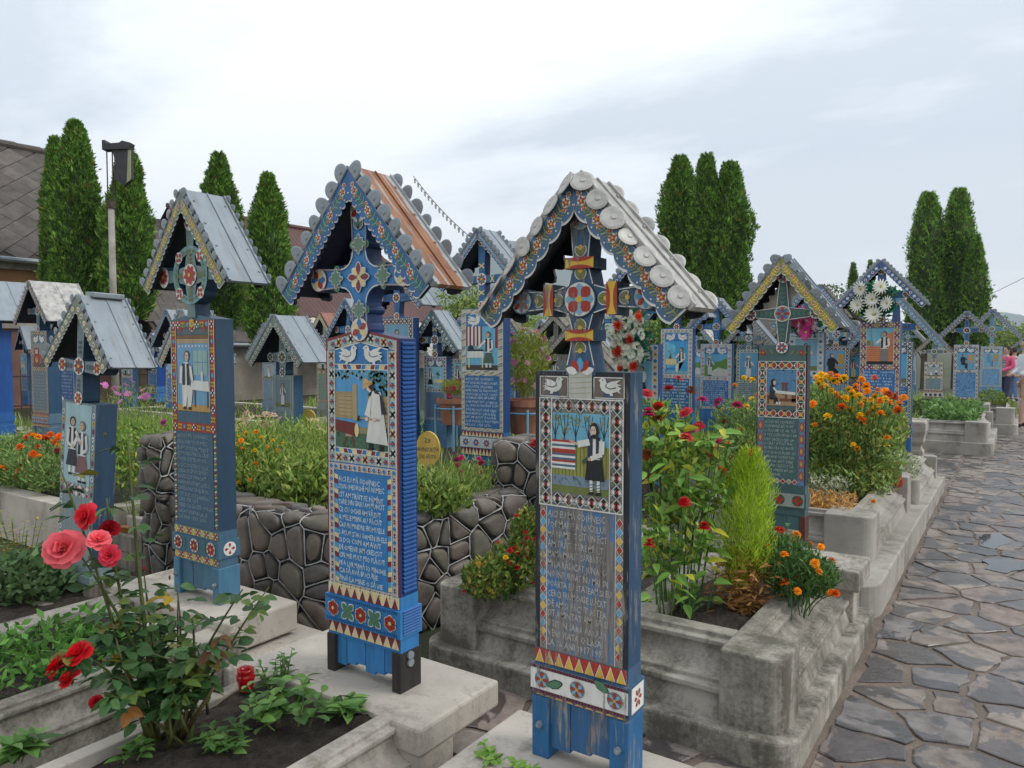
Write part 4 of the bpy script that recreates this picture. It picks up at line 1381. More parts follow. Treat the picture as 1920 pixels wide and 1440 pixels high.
# ---- A: the flaking cross in front
def front_A(get, x0, x1, zb, zt):
    F = get('carved_border')
    wood = lin((136, 130, 122))
    F.rect(x0, zb, x1, zt, lin((38, 40, 48)), .2)
    a, b = x0 + .018, x1 - .018
    F.rect(a, zb + .0, b, 1.15, wood, .6)
    ring(F, a, .815, b, 1.15, .044, mo_A, wood, 1)
    for z in (.815, 1.15): F.line((a, z), (b, z), .004, W_, 5)
    # dove panels
    for s, (u, v) in ((1, (a, -.045)), (-1, (.045, b))):
        F.rect(u, 1.155, v, zt - .016, lin((112, 100, 92)), .8)
        F.poly([(u + .03, 1.158), (v - .03, 1.158), (v - .045, zt - .03), (u + .04, zt - .025)], lin((66, 88, 118)), 1)
        for p, q in (((u, 1.155), (v, 1.155)), ((u, zt - .016), (v, zt - .016)), ((u, 1.155), (u, zt - .016)), ((v, 1.155), (v, zt - .016))):
            F.line(p, q, .003, W_, 1.6)
        dove(F, (u + v) / 2, 1.187, (v - u) * .82, s, W_, 2, K_)
    # diamonds down both edges of the text
    for sx in (a + .012, b - .012):
        n = 16
        for i in range(n):
            z = .37 + .43 * (i + .5) / n
            F.dia(sx, z, .012, .0155, W_, 1.4)
            F.dia(sx, z, .0098, .013, (P['red'], P['yellow'], P['sky'])[i % 3], 2)
    for s in (-1, 1):
        F.line((s * (x1 - .043), zb), (s * (x1 - .043), .812), .002, W_, 1.6)
    # tin plate under the cross foot
    T = get('tin_plate')
    T.rect(-.04, 1.152, .04, zt + .012, lin((186, 188, 178)), 3)
    for i in range(5): T.line((-.038, 1.165 + i * .016), (.038, 1.17 + i * .016), .0016, lin((160, 152, 128)), 3.5)
    Q = get('picture')
    pic_A(Q, x0 + .062, .859, x1 - .062, 1.106)
    I = get('inscription')
    B_ = get('text_panel')
    B_.rect(a + .026, zb + .005, b - .026, .81, lin((62, 118, 170)), 1.6)
    text_block(I, TXT_A, a + .03, b - .03, .805, zb + .012, lin((176, 176, 172)), 1.2)
def band_A(mb, h, band, leg, t):
    F = Face(mb, y=-.0145, step=.0014)
    b0, b1 = band
    F.rect(-h - .008, b0, h + .008, b1 - .002, W_, 1)
    for z, hh in ((b0 + .001, .010), (b1 - .012, .010)):
        F.rect(-h - .008, z, h + .008, z + hh, P['navy'], 2)
        n = 30
        for i in range(n): F.rect(-h + w_ * 0 + 2 * h * i / n, z + .001, -h + 2 * h * (i + .55) / n, z + hh * .9, P['maroon'], 2.6)
    zc = (b0 + b1) / 2
    for x in (-h + .035, 0, h - .035): F.rosette(x, zc, .026, 8, P['red'], P['ltblue'], P['grey'], P['yellow'], 2)
    for x, s in ((-h * .5, 1), (h * .5, -1)):
        F.petal(x - s * .03, zc - .016 * s, s * .35 if s > 0 else math.pi - .5, 0, .064, .03, P['black'], 2.4)
        F.petal(x - s * .03, zc - .016 * s, s * .35 if s > 0 else math.pi - .5, .003, .06, .024, P['green'], 3)
    G = Face(mb, y=-.0045, step=.0014)
    tri_row(G, -h + .002, h - .002, leg + .003, b0 - .004, 9, P['red'], P['yellow'], 1)
    tri_row(G, -h + .002, h - .002, b1 + .006, b1 + .049, 9, P['red'], P['yellow'], 1)
    # side rosette
    x = h + .0115
    mb.add([(x, 0, b0 + .006), (x, t, b0 + .006), (x, t, b1 - .006), (x, 0, b1 - .006)], [(0, 1, 2, 3)], W_)
    for k in range(6):
        an = k * math.pi / 3
        mb.add([(x + .002, t / 2 + .025 * math.cos(an + d) * e, zc + .03 * math.sin(an + d) * e) for d, e in ((0, .15), (.3, .8), (0, 1), (-.3, .8))], [(0, 1, 2, 3)], P['red'])
w_ = 0
make_cross('flaking grey-blue cross carved with a woman beside a striped rug, closest to the camera', (-1.09, 1.97, .3), .325, 1.232, 1.81, .352, .25, 1.45, cross_A,
           lin((58, 92, 122)), lin((40, 74, 104)), front_A, t=.085, leg=.197, band=(.212, .302), mat=PAINT_WW, legcol=lin((34, 98, 146)), legmat=PAINT_WW, legw=.062, plank=lin((48, 96, 140)), planks=3,
           bandmotif=band_A, bolts=True, zt=1.735, cmat=PAINT_A,
           th=math.atan2(.405, .352), roofkw=dict(yf=-.04, yb=.15, fw=.074, fas=lin((66, 104, 140)), dark=lin((20, 26, 38)), metal=METAL_O, tabs=('disc', .034, 7, .1), nscal=7, motif=gm_flowers(P['olive'], P['red'], step=.11), wline=.006, backtabs=True))

# ---- B: the bright blue cross
def front_B(get, x0, x1, zb, zt):
    F = get('carved_border')
    F.rect(x0, zb, x1, zt, P['blue'], .1)
    a, b = x0 + .012, x1 - .012
    for s in (-1, 1):
        F.line((s * (x1 - .005), zb), (s * (x1 - .005), zt), .011, P['maroon'], 1)
        F.line((s * (x1 - .012), zb), (s * (x1 - .012), zt), .003, W_, 1.4)
    pk = .035
    g = lin((176, 186, 174))
    # border following the pitched top
    for s in (-1, 1):
        pts = [(0, zt + pk - .002), (s * (x1 - .012), zt - .002), (s * (x1 - .012), zt - .046), (0, zt + pk - .046)]
        F.poly(pts[::-s], g, .8)
        F.line((0, zt + pk - .004), (s * x1, zt - .004), .010, P['maroon'], 1.6)
        for i in range(5):
            u = (i + .6) / 5.2
            mo_B(F, s * u * (x1 - .02), zt - .024 + pk * (1 - u), .036, i + 1, 2)
        F.line((0, zt + pk - .048), (s * (x1 - .05), zt - .046 + pk * .12), .004, W_, 2)
    ring(F, a, .855, b, zt - .046, .038, mo_B, g, .9, top=False)
    # dove field
    F.rect(x0 + .05, 1.245, x1 - .05, zt - .03, P['blue'], .8)
    D = get('carved_doves')
    dove(D, -.062, 1.276, .112, 1, W_, 4)
    dove(D, .062, 1.276, .112, -1, W_, 4)
    for z in (1.222, .893):
        n = 12
        for i in range(n):
            u0, u1 = x0 + .051 + (2 * x1 - .102) * i / n, x0 + .051 + (2 * x1 - .102) * (i + 1) / n
            s = 1 if i < n / 2 else -1
            F.poly([(u0, z), (u1, z), (u1 - s * .006, z + .019), (u0 - s * .006, z + .019)], (P['blue'], P['cream'], P['maroon'])[i % 3], 2)
            F.line((u0, z), (u0 - s * .006, z + .019), .003, W_, 2.6)
        for zz in (z, z + .02): F.line((x0 + .05, zz), (x1 - .05, zz), .003, W_, 2.8)
    # lower frame round the text
    cr = lin((206, 190, 178))
    ring(F, a, .35, b, .85, .026, mo_B2, cr, .9)
    for s in (-1, 1):
        xa = s * (x1 - .05)
        n = 22
        for i in range(n):
            z = .378 + (.81 - .378) * i / n
            F.poly([(xa - .011, z), (xa + .011, z + .006 * s), (xa + .011, z + .018 + .006 * s), (xa - .011, z + .018)], (P['cream'], P['sky'], P['maroon'])[i % 3], 1.6)
    Q = get('picture')
    pic_B(Q, x0 + .052, .914, x1 - .052, 1.221)
    I = get('inscription')
    I.rect(x0 + .062, .376, x1 - .062, .812, P['blue'], 1.2)
    text_block(I, TXT_B, x0 + .066, x1 - .064, .806, .38, lin((206, 220, 228)), 2, full=1.0)
    # reeded right flank
    Rb = get('reeded_flank')
    n = 58
    for i in range(n):
        z = zb + .01 + (zt - zb - .02) * i / n
        p = (zt - zb - .02) / n
        q = [(0, z), (.007, z + p * .25), (.007, z + p * .6), (0, z + p * .95)]
        v = [(x1 + d, y, zz) for d, zz in q for y in (.012, .083)]
        Rb.mb.add(v, [(0, 1, 3, 2), (2, 3, 5, 4), (4, 5, 7, 6)], lin((34, 86, 152)))
def band_B(mb, h, band, leg, t):
    F = Face(mb, y=-.0145, step=.0016)
    b0, b1 = band
    bl = lin((44, 118, 182))
    for z in (b0 + .002, b1 - .014):
        n = 34
        for i in range(n): F.rect(-h + 2 * h * i / n, z, -h + 2 * h * (i + .5) / n, z + .012, lin((30, 88, 146)), 1)
    zc = (b0 + b1) / 2
    for i, x in enumerate((-h + .04, -h + .122, 0, h - .122, h - .04)):
        if i % 2 == 0:
            for k in range(6):
                F.petal(x, zc, k * math.pi / 3 + .5, .003, .034, .032, W_, 2)
                F.petal(x, zc, k * math.pi / 3 + .5, .005, .031, .024, P['red'], 2.6)
            F.disc(x, zc, .007, P['cream'], 3.4, 8)
        else:
            for k in range(4):
                F.petal(x, zc, k * math.pi / 2 + .785, .003, .046, .032, W_, 2)
                F.petal(x, zc, k * math.pi / 2 + .785, .005, .042, .024, P['green'], 2.6)
                F.petal(x, zc, k * math.pi / 2, .003, .028, .016, P['green'], 3)
    G = Face(mb, y=-.0045, step=.0016)
    tri_row(G, -h + .002, h - .002, leg + .012, b0 - .003, 9, P['maroon'], P['cream'], 1)
    tri_row(G, -h + .002, h - .002, b1 + .004, b1 + .049, 9, P['cream'], P['maroon'], 1)
    for i in range(9):
        z = b0 + .006 + i * .011
        v = [(h + .0105 + d, y, zz) for d, zz in ((0, z), (.005, z + .005), (0, z + .01)) for y in (0, t)]
        mb.add(v, [(0, 1, 3, 2), (2, 3, 5, 4)], lin((36, 96, 160)))
def mat_rust():
    m, t, b = new_mat('rust_brown_roof_paint')
    f = noise(t, 9, detail=7, rough=.65)
    c = cramp(t, f, [(.3, (.15, .058, .026)), (.5, (.235, .098, .042)), (.72, (.32, .15, .07))])
    st_ = noise(t, 5, detail=6, rough=.6, stretch=(.5, 9, .5))
    c = mixc(t, maprange(t, st_, .56, .66), c, (.36, .36, .33))
    ge = N(t, 'ShaderNodeTexCoord'); sp_ = N(t, 'ShaderNodeSeparateXYZ'); L(t, ge.outputs['Object'], sp_.inputs[0])
    ed = M(t, 'ABSOLUTE', M(t, 'SUBTRACT', sp_.outputs[1], .055))
    ed = M(t, 'ADD', ed, M(t, 'MULTIPLY', M(t, 'SUBTRACT', noise(t, 14, detail=5), .5), .05))
    c = mixc(t, maprange(t, ed, .068, .076), c, (.33, .35, .36))
    L(t, c, b.inputs['Base Color'])
    b.inputs['Roughness'].default_value = .6
    bump(t, b, f, .3, .006)
    return m
RUST = mat_rust()
cB = make_cross('tall bright blue cross with two white doves and a man working on a log', (-2.085, 2.03, .3), .39, 1.34, 1.975, .395, .272, 1.575, cross_B,
           P['blue'], P['dkblue'], front_B, t=.095, leg=.155, band=(.215, .318), legcol=lin((40, 33, 28)), legmat=WOOD_D, legw=.045, plank=P['blue'], planks=6, bandmotif=band_B, peak=.035, zt=1.875,
           th=math.atan2(.445, .385), roofkw=dict(yf=-.05, yb=.16, fw=.078, fas=lin((52, 104, 158)), dark=lin((16, 26, 56)), metal=METAL, rust=RUST, tabs=('half', .033, 8, .07), nscal=17, motif=gm_flowers(P['green'], P['red'], step=.15), backtabs=True, wline=.004))
_m = MB()
for dz in (0, .028): _m.prism(circ(0, .11 + dz, .016, 10), -.008, 0, (.5, .5, .5))
_m = _m.build('steel_bracket', METAL, cB)
_m.rotation_euler = (0, 0, R(90)); _m.location = (.203, .04, 0)

# ---- C: wheel cross
def front_C(get, x0, x1, zb, zt):
    F = get('carved_border')
    rd = lin((158, 52, 32))
    F.rect(x0, zb, x1, zt, lin((66, 96, 120)), .1)
    ring(F, x0 + .006, 1.0, x1 - .006, zt - .004, .042, mo_C, rd, .8, bot=False)
    F.rect(x0 + .006, .86, x1 - .006, .905, rd, .8)
    strip(F, x0 + .008, .862, x1 - .008, .903, mo_C, 2)
    F.rect(x0 + .05, 1.355, x1 - .05, zt - .05, lin((78, 100, 104)), 1)
    F.rosette(0, 1.395, .026, 6, P['red'], P['maroon'], W_, P['yellow'], 1.4)
    for s in (-1, 1):
        for k in range(4): F.leaf(s * (.03 + .02 * k), 1.385, math.pi / 2 - s * (.3 + .3 * (k % 2)), .03, .013, P['green'], None, 1.4)
        F.disc(s * .105, 1.38, .012, P['red'], 1.8, 8)
        F.rect(s * (x1 - .023) - .017, .905, s * (x1 - .023) + .017, 1.0, rd, .8)
        strip(F, s * (x1 - .027) - .021, .905, s * (x1 - .027) + .021, 1.0, mo_C, 2)
        n = 34
        for i in range(n):
            z = zb + .012 + (.855 - zb - .012) * i / n
            F.poly([(s * (x1 - .018) - .009, z), (s * (x1 - .018) + .009, z + .004), (s * (x1 - .018) + .009, z + .013), (s * (x1 - .018) - .009, z + .009)], (P['maroon'], P['cream'], P['green'], P['yellow'])[i % 4], 1.4)
            if i % 3 == 0: F.disc(s * (x1 - .018), z + .007, .003, W_, 2, 6)
    F.rosette(0, zt - .018 + .03 * 0, .028, 8, P['yellow'], P['yellow'], None, P['sky'], 2)
    Q = get('picture')
    Q.rect(x0 + .05, 1.335, x1 - .05, 1.352, lin((120, 84, 50)), 1)
    pic_C(Q, x0 + .052, .965, x1 - .052, 1.333)
    I = get('inscription')
    I.rect(x0 + .034, zb + .004, x1 - .034, .856, lin((66, 96, 120)), .8)
    text_block(I, TXT_C, x0 + .042, x1 - .04, .85, zb + .03, lin((132, 152, 164)), 1.6)
def band_C(mb, h, band, leg, t):
    F = Face(mb, y=-.0145, step=.0014)
    b0, b1 = band
    zc = (b0 + b1) / 2
    for x in (-h + .05, 0, h - .05): F.rosette(x, zc, .036, 8, P['red'], P['maroon'], W_, P['yellow'], 1)
    for x in (-h * .45, h * .45):
        for k in range(4):
            for d in (-.5, .5): F.leaf(x, zc - .03 + k * .016, math.pi / 2 + d, .018, .008, P['green'], None, 1)
    G = Face(mb, y=-.0045, step=.0014)
    for z0, z1 in ((leg + .004, b0 - .004), (b1 + .004, b1 + .046)):
        G.rect(-h, z0, h, z1, lin((116, 138, 118)), .6)
        strip(G, -h + .004, z0 + .003, h - .004, z1 - .003, mo_x(P['red'], P['yellow']), 1.2)
    x = h + .0112
    mb.add([(x, t / 2 + .036 * math.cos(a), zc + .036 * math.sin(a)) for a in [2 * math.pi * k / 16 for k in range(16)]], [tuple(range(16))], W_)
    for k in range(4):
        an = k * math.pi / 2
        mb.add([(x + .0015, t / 2 + .03 * math.cos(an + d) * e, zc + .03 * math.sin(an + d) * e) for d, e in ((0, .2), (.35, .8), (0, 1), (-.35, .8))], [(0, 1, 2, 3)], P['red'])
make_cross('slate-blue cross with a wheel-shaped head, carved with a seated man', (-3.46, 2.2, .32), .385, 1.43, 2.065, .355, .27, 1.66, cross_C,
           lin((70, 104, 126)), lin((40, 68, 92)), front_C, t=.10, leg=.185, band=(.235, .318), legcol=lin((72, 118, 146)), legw=.055, plank=lin((66, 104, 128)), planks=3, bandmotif=band_C, peak=.03, zt=1.965, bolts=True,
           th=math.atan2(.455, .345), roofkw=dict(yf=-.045, yb=.19, fw=.062, fas=lin((108, 130, 112)), dark=lin((18, 26, 38)), metal=METAL, tabs=('half', .024, 10, .05), nscal=15, motif=gm_flowers(P['yellow'], P['red'], step=.13), backtabs=True, wline=.005))

# ---- D: leaning weathered cross at the left
def front_D(get, x0, x1, zb, zt):
    F = get('carved_border')
    gr = lin((128, 144, 146))
    F.rect(x0, zb, x1, zt, gr, .1)
    for s in (-1, 1):
        n = 20
        for i in range(n):
            z = zb + .02 + (zt - zb - .04) * i / n
            F.disc(s * (x1 - .02), z, .014, (W_, P['maroon'], P['yellow'], W_)[i % 4], 1, 6, .018)
            F.disc(s * (x1 - .02), z, .007, P['slate'], 1.6, 6, .009)
    strip(F, x0 + .045, .66, x1 - .045, .70, mo_dia(P['maroon'], W_), 1)
    strip(F, x0 + .045, .62, x1 - .045, .66, mo_dia(W_, P['maroon']), 1)
    Q = get('picture')
    pic_D(Q, x0 + .042, .70, x1 - .042, zt - .012)
make_cross('leaning grey cross carved with two standing figures, beside the red and pink roses', (-4.78, 2.2, .08), .36, 1.20, 1.84, .34, .22, 1.42, cross_gen(P['red'], P['slate'], 1),
           lin((120, 138, 142)), lin((38, 66, 92)), front_D, lean=(R(3.2), R(-1.5)), t=.13, leg=.1, band=(.11, .15), mat=PAINT_W, legcol=lin((90, 88, 82)), legmat=WOOD, rz=4,
           th=math.atan2(.42, .345), roofkw=dict(yf=-.03, yb=.27, fw=.062, fas=lin((128, 134, 112)), dark=lin((20, 24, 32)), metal=METAL, tabs=('half', .024, 8, .06), nscal=14, motif=gm_simple(P['olive'], P['yellow']), cap=True, backtabs=True))

# ---- E: the weaver's cross
def front_E(get, x0, x1, zb, zt):
    F = get('carved_border')
    sl = lin((74, 104, 104))
    F.rect(x0, zb, x1, zt, sl, .1)
    for s in (-1, 1): F.line((s * (x1 - .004), zb), (s * (x1 - .004), zt), .008, K_, .6)
    for s in (-1, 1):
        for k in range(4):
            F.leaf(s * .03 * (k + .6), zt - .06, math.pi / 2 - s * (.5 + .2 * k), .045, .014, P['olive'] if k % 2 else P['green'], None, 1)
        F.rosette(s * (x1 - .035), zt - .045, .02, 5, P['red'], P['red'], None, P['yellow'], 1)
    ring(F, x0 + .008, .755, x1 - .008, 1.105, .05, mo_E, P['maroon'], .8)
    F.rect(x0 + .006, zb, x0 + .044, .75, lin((94, 134, 164)), .7); F.rect(x1 - .044, zb, x1 - .006, .75, lin((94, 134, 164)), .7)
    for s in (-1, 1):
        n = 5
        for i in range(n):
            z = zb + .02 + (.75 - zb - .03) * (i + .5) / n
            F.dia(s * (x1 - .025), z, .018, .034, P['red'], 1.2); F.dia(s * (x1 - .025), z, .011, .022, P['ochre'], 1.8)
            for q in (-1, 1):
                F.line((s * (x1 - .025) - .019, z + q * .036), (s * (x1 - .025), z), .004, P['maroon'], 1)
                F.line((s * (x1 - .025) + .019, z + q * .036), (s * (x1 - .025), z), .004, P['maroon'], 1)
    strip(F, x0 + .044, zb, x1 - .044, zb + .036, mo_dia(P['red'], P['ochre']), 1)
    for z in (.755, 1.105): F.line((x0 + .01, z), (x1 - .01, z), .003, W_, 4)
    Q = get('picture')
    pic_E(Q, x0 + .058, .83, x1 - .058, 1.055)
    I = get('inscription')
    text_block(I, TXT_E, x0 + .05, x1 - .048, .742, zb + .045, lin((158, 176, 172)), 1.6)
def band_E(mb, h, band, leg, t):
    F = Face(mb, y=-.0145, step=.0014)
    b0, b1 = band
    F.rect(-h, b0 + .004, h, b1 - .004, lin((150, 160, 152)), .6)
    for x in (-h + .04, 0, h - .04):
        F.disc(x, (b0 + b1) / 2, .034, P['dgreen'], 1)
        for k in range(4): F.petal(x, (b0 + b1) / 2, k * math.pi / 2, .002, .032, .022, P['red'], 2)
make_cross('dark green cross carved with a woman weaving at a loom, rising among zinnias and marigolds', (-1.21, 4.75, .42), .30, 1.205, 1.745, .34, .225, 1.40, cross_E,
           lin((66, 96, 98)), lin((30, 44, 58)), front_E, t=.08, leg=.15, band=(.2, .29), bandmotif=band_E, zt=1.655, legw=.035, legcol=lin((90, 48, 40)), plank=lin((66, 96, 98)),
           th=math.atan2(.425, .33), roofkw=dict(yf=-.05, yb=.19, fw=.06, fas=lin((138, 140, 74)), dark=lin((18, 26, 32)), metal=METAL, tabs=('half', .03, 8, .35), nscal=11, motif=gm_flowers(P['yellow'], P['red'], step=.1), backtabs=False))

# ---- further crosses: one front with its own picture, border and colours
def front_gen(pic, motif, bg, border, textc, bw=.045, doves=True, rows=12, text=None, split=.56, ptop=None, tb=None, arch=False):
    def f(get, x0, x1, zb, zt):
        F = get('carved_border')
        H = zt - zb
        F.rect(x0, zb, x1, zt, bg, .1)
        zp = zb + H * split
        ring(F, x0 + .006, zp - bw, x1 - .006, zt - .006, bw, motif, border, .8)
        dz = H * .09 if doves else 0
        if doves:
            F.rect(x0 + bw, zt - bw - dz - .006, x1 - bw, zt - bw, P['steel'] if doves != 2 else P['blue'], 1)
            for s in (-1, 1): dove(F, -s * (x1 - bw) * .45, zt - bw - dz * .62, min((x1 - bw) * .9, dz * 1.9), s, W_, 2)
        b2 = bw * .62
        ring(F, x0 + .006, zb + .004, x1 - .006, zp - bw, b2, motif, border, .8, top=False)
        Q = get('picture')
        pic(Q, x0 + bw + .004, zp + .004, x1 - bw - .004, zt - bw - dz - .012)
        I = get('inscription')
        I.rect(x0 + b2 + .006, zb + b2 + .004, x1 - b2 - .006, zp - bw, tb or bg, .9)
        if text: text_block(I, text, x0 + b2 + .016, x1 - b2 - .014, zp - bw - .01, zb + b2 + .012, textc, 2)
        else: dash_block(I, x0 + b2 + .014, x1 - b2 - .014, zp - bw - .008, zb + b2 + .01, rows, textc, 2)
    return f
def band_gen(c1, c2, bg=W_, tri=(P['maroon'], P['cream']), n=4, nt=12):
    def f(mb, h, band, leg, t):
        F = Face(mb, y=-.0145, step=.0016)
        b0, b1 = band
        F.rect(-h - .006, b0 + .003, h + .006, b1 - .003, bg, .6)
        for i in range(n): F.rosette(-h + 2 * h * (i + .5) / n, (b0 + b1) / 2, (b1 - b0) * .4, 8, c1, c2, P['steel'] if bg is W_ else W_, None, 1)
        G = Face(mb, y=-.0045, step=.0016)
        tri_row(G, -h + .002, h - .002, leg + .006, b0 - .003, nt, tri[0], tri[1], 1)
        tri_row(G, -h + .002, h - .002, b1 + .004, b1 + .048, nt, tri[0], tri[1], 1)
    return f
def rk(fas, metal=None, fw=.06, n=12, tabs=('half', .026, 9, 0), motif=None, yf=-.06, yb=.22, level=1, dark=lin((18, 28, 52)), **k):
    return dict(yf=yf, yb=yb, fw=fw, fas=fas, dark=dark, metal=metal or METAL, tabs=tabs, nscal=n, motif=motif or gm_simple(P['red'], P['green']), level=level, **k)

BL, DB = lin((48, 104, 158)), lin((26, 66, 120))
make_cross('blue cross carved with a woman ironing beside striped curtains, behind the stone pillar', (-4.01, 5.4, .5), .475, 1.47, 2.17, .46, .3, 1.73, cross_gen(P['red'], P['teal'], 2), BL, DB,
           front_gen(pic_F, mo_chev(P['steel'], P['cream']), BL, lin((190, 182, 170)), lin((190, 208, 222)), bw=.05, doves=2, text=TXT_F, split=.5), t=.1, leg=.13, band=(.2, .30), planks=2,
           bandmotif=band_gen(P['red'], P['blue'], lin((196, 204, 206))), th=math.atan2(.5, .45), roofkw=rk(lin((64, 104, 142)), level=2, n=16, tabs=('half', .026, 12, .05), motif=gm_flowers(P['ltblue'], P['red'], step=.1), backtabs=True))
make_cross('small faded green-grey cross with a plain face, standing in the tall grass', (-5.40, 4.3, .45), .285, .92, 1.44, .36, .2, 1.08, cross_gen(P['slate'], P['olive'], 0), lin((134, 156, 156)), lin((44, 82, 110)),
           front_gen(pic_stand(lin((118, 140, 146)), P['slate'], W_), lambda *a: None, lin((136, 156, 154)), lin((136, 156, 154)), lin((112, 132, 132)), bw=.03, doves=False, rows=14, split=.6), mat=PAINT_W, t=.1, leg=.1, band=(.12, .16), zt=1.40,
           th=math.atan2(.40, .35), roofkw=rk(lin((122, 138, 116)), n=16, yf=-.09, yb=.26, level=2, tabs=('half', .02, 13, .05), backtabs=True))
make_cross('blue-sided cross carved with a waving man, close behind the bright blue cross', (-5.80, 6.2, .45), .49, 1.50, 2.10, .42, .28, 1.76, cross_gen(P['red'], P['slate'], 0), BL, DB,
           front_gen(pic_stand(lin((112, 160, 186)), K_, P['steel']), mo_x(K_, P['maroon']), lin((120, 138, 136)), lin((168, 172, 160)), lin((190, 208, 222)), bw=.06, doves=False, split=.55), peak=.03,
           th=math.atan2(.46, .41), roofkw=rk(lin((66, 104, 140))))
make_cross('small pale blue cross carved with a woman, behind the yellow oval plaque', (-5.41, 6.4, .45), .33, 1.07, 1.58, .36, .22, 1.26, cross_gen(P['maroon'], P['steel'], 2), lin((84, 128, 160)), DB,
           front_gen(pic_I, mo_dia(P['steel'], P['maroon']), lin((84, 128, 160)), lin((176, 186, 186)), lin((138, 112, 120)), bw=.04, rows=13, split=.5),
           th=math.atan2(.43, .35), roofkw=rk(lin((78, 118, 122)), n=9, tabs=None, motif=gm_simple(P['slate'], W_)))
make_cross('blue cross carved with a seated woman in a blue room under white doves', (-3.76, 9.4, .4), .45, 1.475, 2.1, .45, .28, 1.73, cross_gen(P['maroon'], P['blue'], 0), BL, DB,
           front_gen(pic_J, mo_dia(P['maroon'], P['green'], W_), BL, lin((204, 200, 190)), lin((188, 212, 230)), bw=.055, doves=2, split=.46, rows=10), t=.1, peak=.02, th=math.atan2(.48, .44), roofkw=rk(lin((60, 112, 164)), backtabs=True))
make_cross('tall blue cross with diamond borders carrying the orange flower wreath', (-3.05, 6.6, .3), .47, 1.35, 2.2, .46, .3, 1.68, cross_gen(P['red'], P['yellow'], 1), BL, DB,
           front_gen(pic_stand(lin((110, 170, 200)), K_, W_, two=True), mo_dia(P['ochre'], P['blue'], P['green']), BL, lin((206, 196, 182)), lin((188, 212, 230)), bw=.06, split=.5), th=math.atan2(.5, .45), roofkw=rk(lin((54, 104, 160)), level=2, n=13, tabs=('half', .03, 11, .05)))
make_cross('pale-bordered blue cross carved with a man in white on a green hillside', (-3.53, 10.3, .4), .455, 1.28, 1.92, .43, .27, 1.52, cross_gen(P['maroon'], P['ltblue'], 0), lin((60, 120, 180)), DB,
           front_gen(pic_K, mo_dia(P['red'], P['ltblue'], W_), lin((60, 120, 180)), lin((210, 208, 200)), lin((200, 218, 232)), bw=.055, doves=2, split=.5), th=math.atan2(.5, .42), roofkw=rk(lin((64, 120, 176)), tabs=('half', .034, 9, 0)))
make_cross('plain dark blue cross carved with one white figure, left of the weaver cross', (-3.72, 12.5, .35), .42, 1.34, 1.75, .4, .24, 1.48, cross_gen(P['yellow'], P['grey'], 1), lin((40, 78, 128)), DB,
           front_gen(pic_stand(lin((88, 120, 124)), K_, W_), mo_x(P['steel'], P['grey']), lin((40, 78, 128)), lin((40, 78, 128)), lin((150, 178, 206)), bw=.05, split=.55, doves=False), th=math.atan2(.42, .39), roofkw=rk(lin((112, 120, 116)), metal=METAL_O))
make_cross('blue cross carved with a bricklayer, hung with a wreath of white daisies', (-1.24, 8.9, .42), .40, 1.48, 2.13, .44, .28, 1.82, cross_gen(P['brown'], P['ochre'], 0), BL, DB,
           front_gen(pic_M, mo_x(P['ochre'], P['maroon']), lin((52, 108, 164)), lin((116, 120, 140)), lin((170, 200, 226)), bw=.06, doves=False, split=.54, rows=13), leg=.33, band=(.36, .42), legw=.05, t=.1, legcol=P['blue'], plank=DB,
           th=math.atan2(.47, .43), roofkw=rk(lin((52, 92, 146)), level=2, n=14, tabs=('half', .024, 14, .05), motif=gm_simple(P['maroon'], P['white'])))
make_cross('blue cross half hidden on the right of the daisy wreath cross, white patterned edge', (-1.30, 10.6, .3), .40, 1.40, 2.0, .55, .3, 1.62, cross_gen(P['yellow'], P['maroon'], 0), BL, DB,
           front_gen(pic_stand(lin((98, 176, 214)), K_, K_, skirt=True), mo_x(K_, P['slate']), BL, lin((206, 208, 202)), lin((180, 208, 230)), bw=.055, split=.5), bandmotif=band_gen(P['red'], P['maroon'], BL, n=3, nt=8), th=math.atan2(.6, .5), roofkw=rk(lin((92, 148, 180)), n=14))
make_cross('small grey cross under a low plank roof, carved with people at a table', (-1.51, 18.5, .35), .36, .98, 1.58, .5, .24, 1.2, cross_gen(P['maroon'], P['slate'], 0), lin((128, 142, 148)), lin((70, 84, 92)),
           front_gen(pic_stand(lin((168, 178, 180)), K_, W_, two=True), mo_dia(P['brown'], P['cream']), lin((118, 140, 152)), lin((178, 160, 140)), lin((150, 168, 176)), bw=.05, split=.5), bandmotif=band_gen(P['navy'], P['maroon'], W_), th=math.atan2(.5, .48), roofkw=rk(lin((122, 116, 98)), metal=WOOD, tabs=None))
make_cross('blue cross carved with a dark-suited man at a desk, behind the bed of green leaves', (-.79, 16.0, .33), .40, 1.36, 1.96, .45, .26, 1.62, cross_gen(P['maroon'], P['navy'], 0), lin((74, 116, 158)), DB,
           front_gen(pic_desk(lin((98, 164, 204)), lin((30, 34, 46)), K_), mo_dia(P['brown'], W_, P['slate']), lin((70, 124, 176)), lin((150, 142, 138)), lin((150, 186, 214)), bw=.055, split=.54), bandmotif=band_gen(P['maroon'], P['red'], W_, tri=(P['maroon'], P['yellow'])), th=math.atan2(.46, .44), roofkw=rk(lin((86, 96, 112)), n=14))
make_cross('pale blue cross carved with a woman in blue, beside the person in pink', (-.50, 20.0, .4), .42, 1.27, 2.1, .55, .28, 1.66, cross_gen(P['slate'], P['olive'], 0), lin((104, 156, 190)), DB,
           front_gen(pic_desk(lin((122, 178, 204)), lin((84, 160, 200)), P['brown']), mo_dia(P['tan'], P['ltblue']), lin((94, 150, 196)), lin((150, 162, 160)), lin((172, 204, 222)), bw=.06, split=.5), th=math.atan2(.6, .53), roofkw=rk(lin((80, 112, 138)), n=12, tabs=('half', .04, 8, 0)))
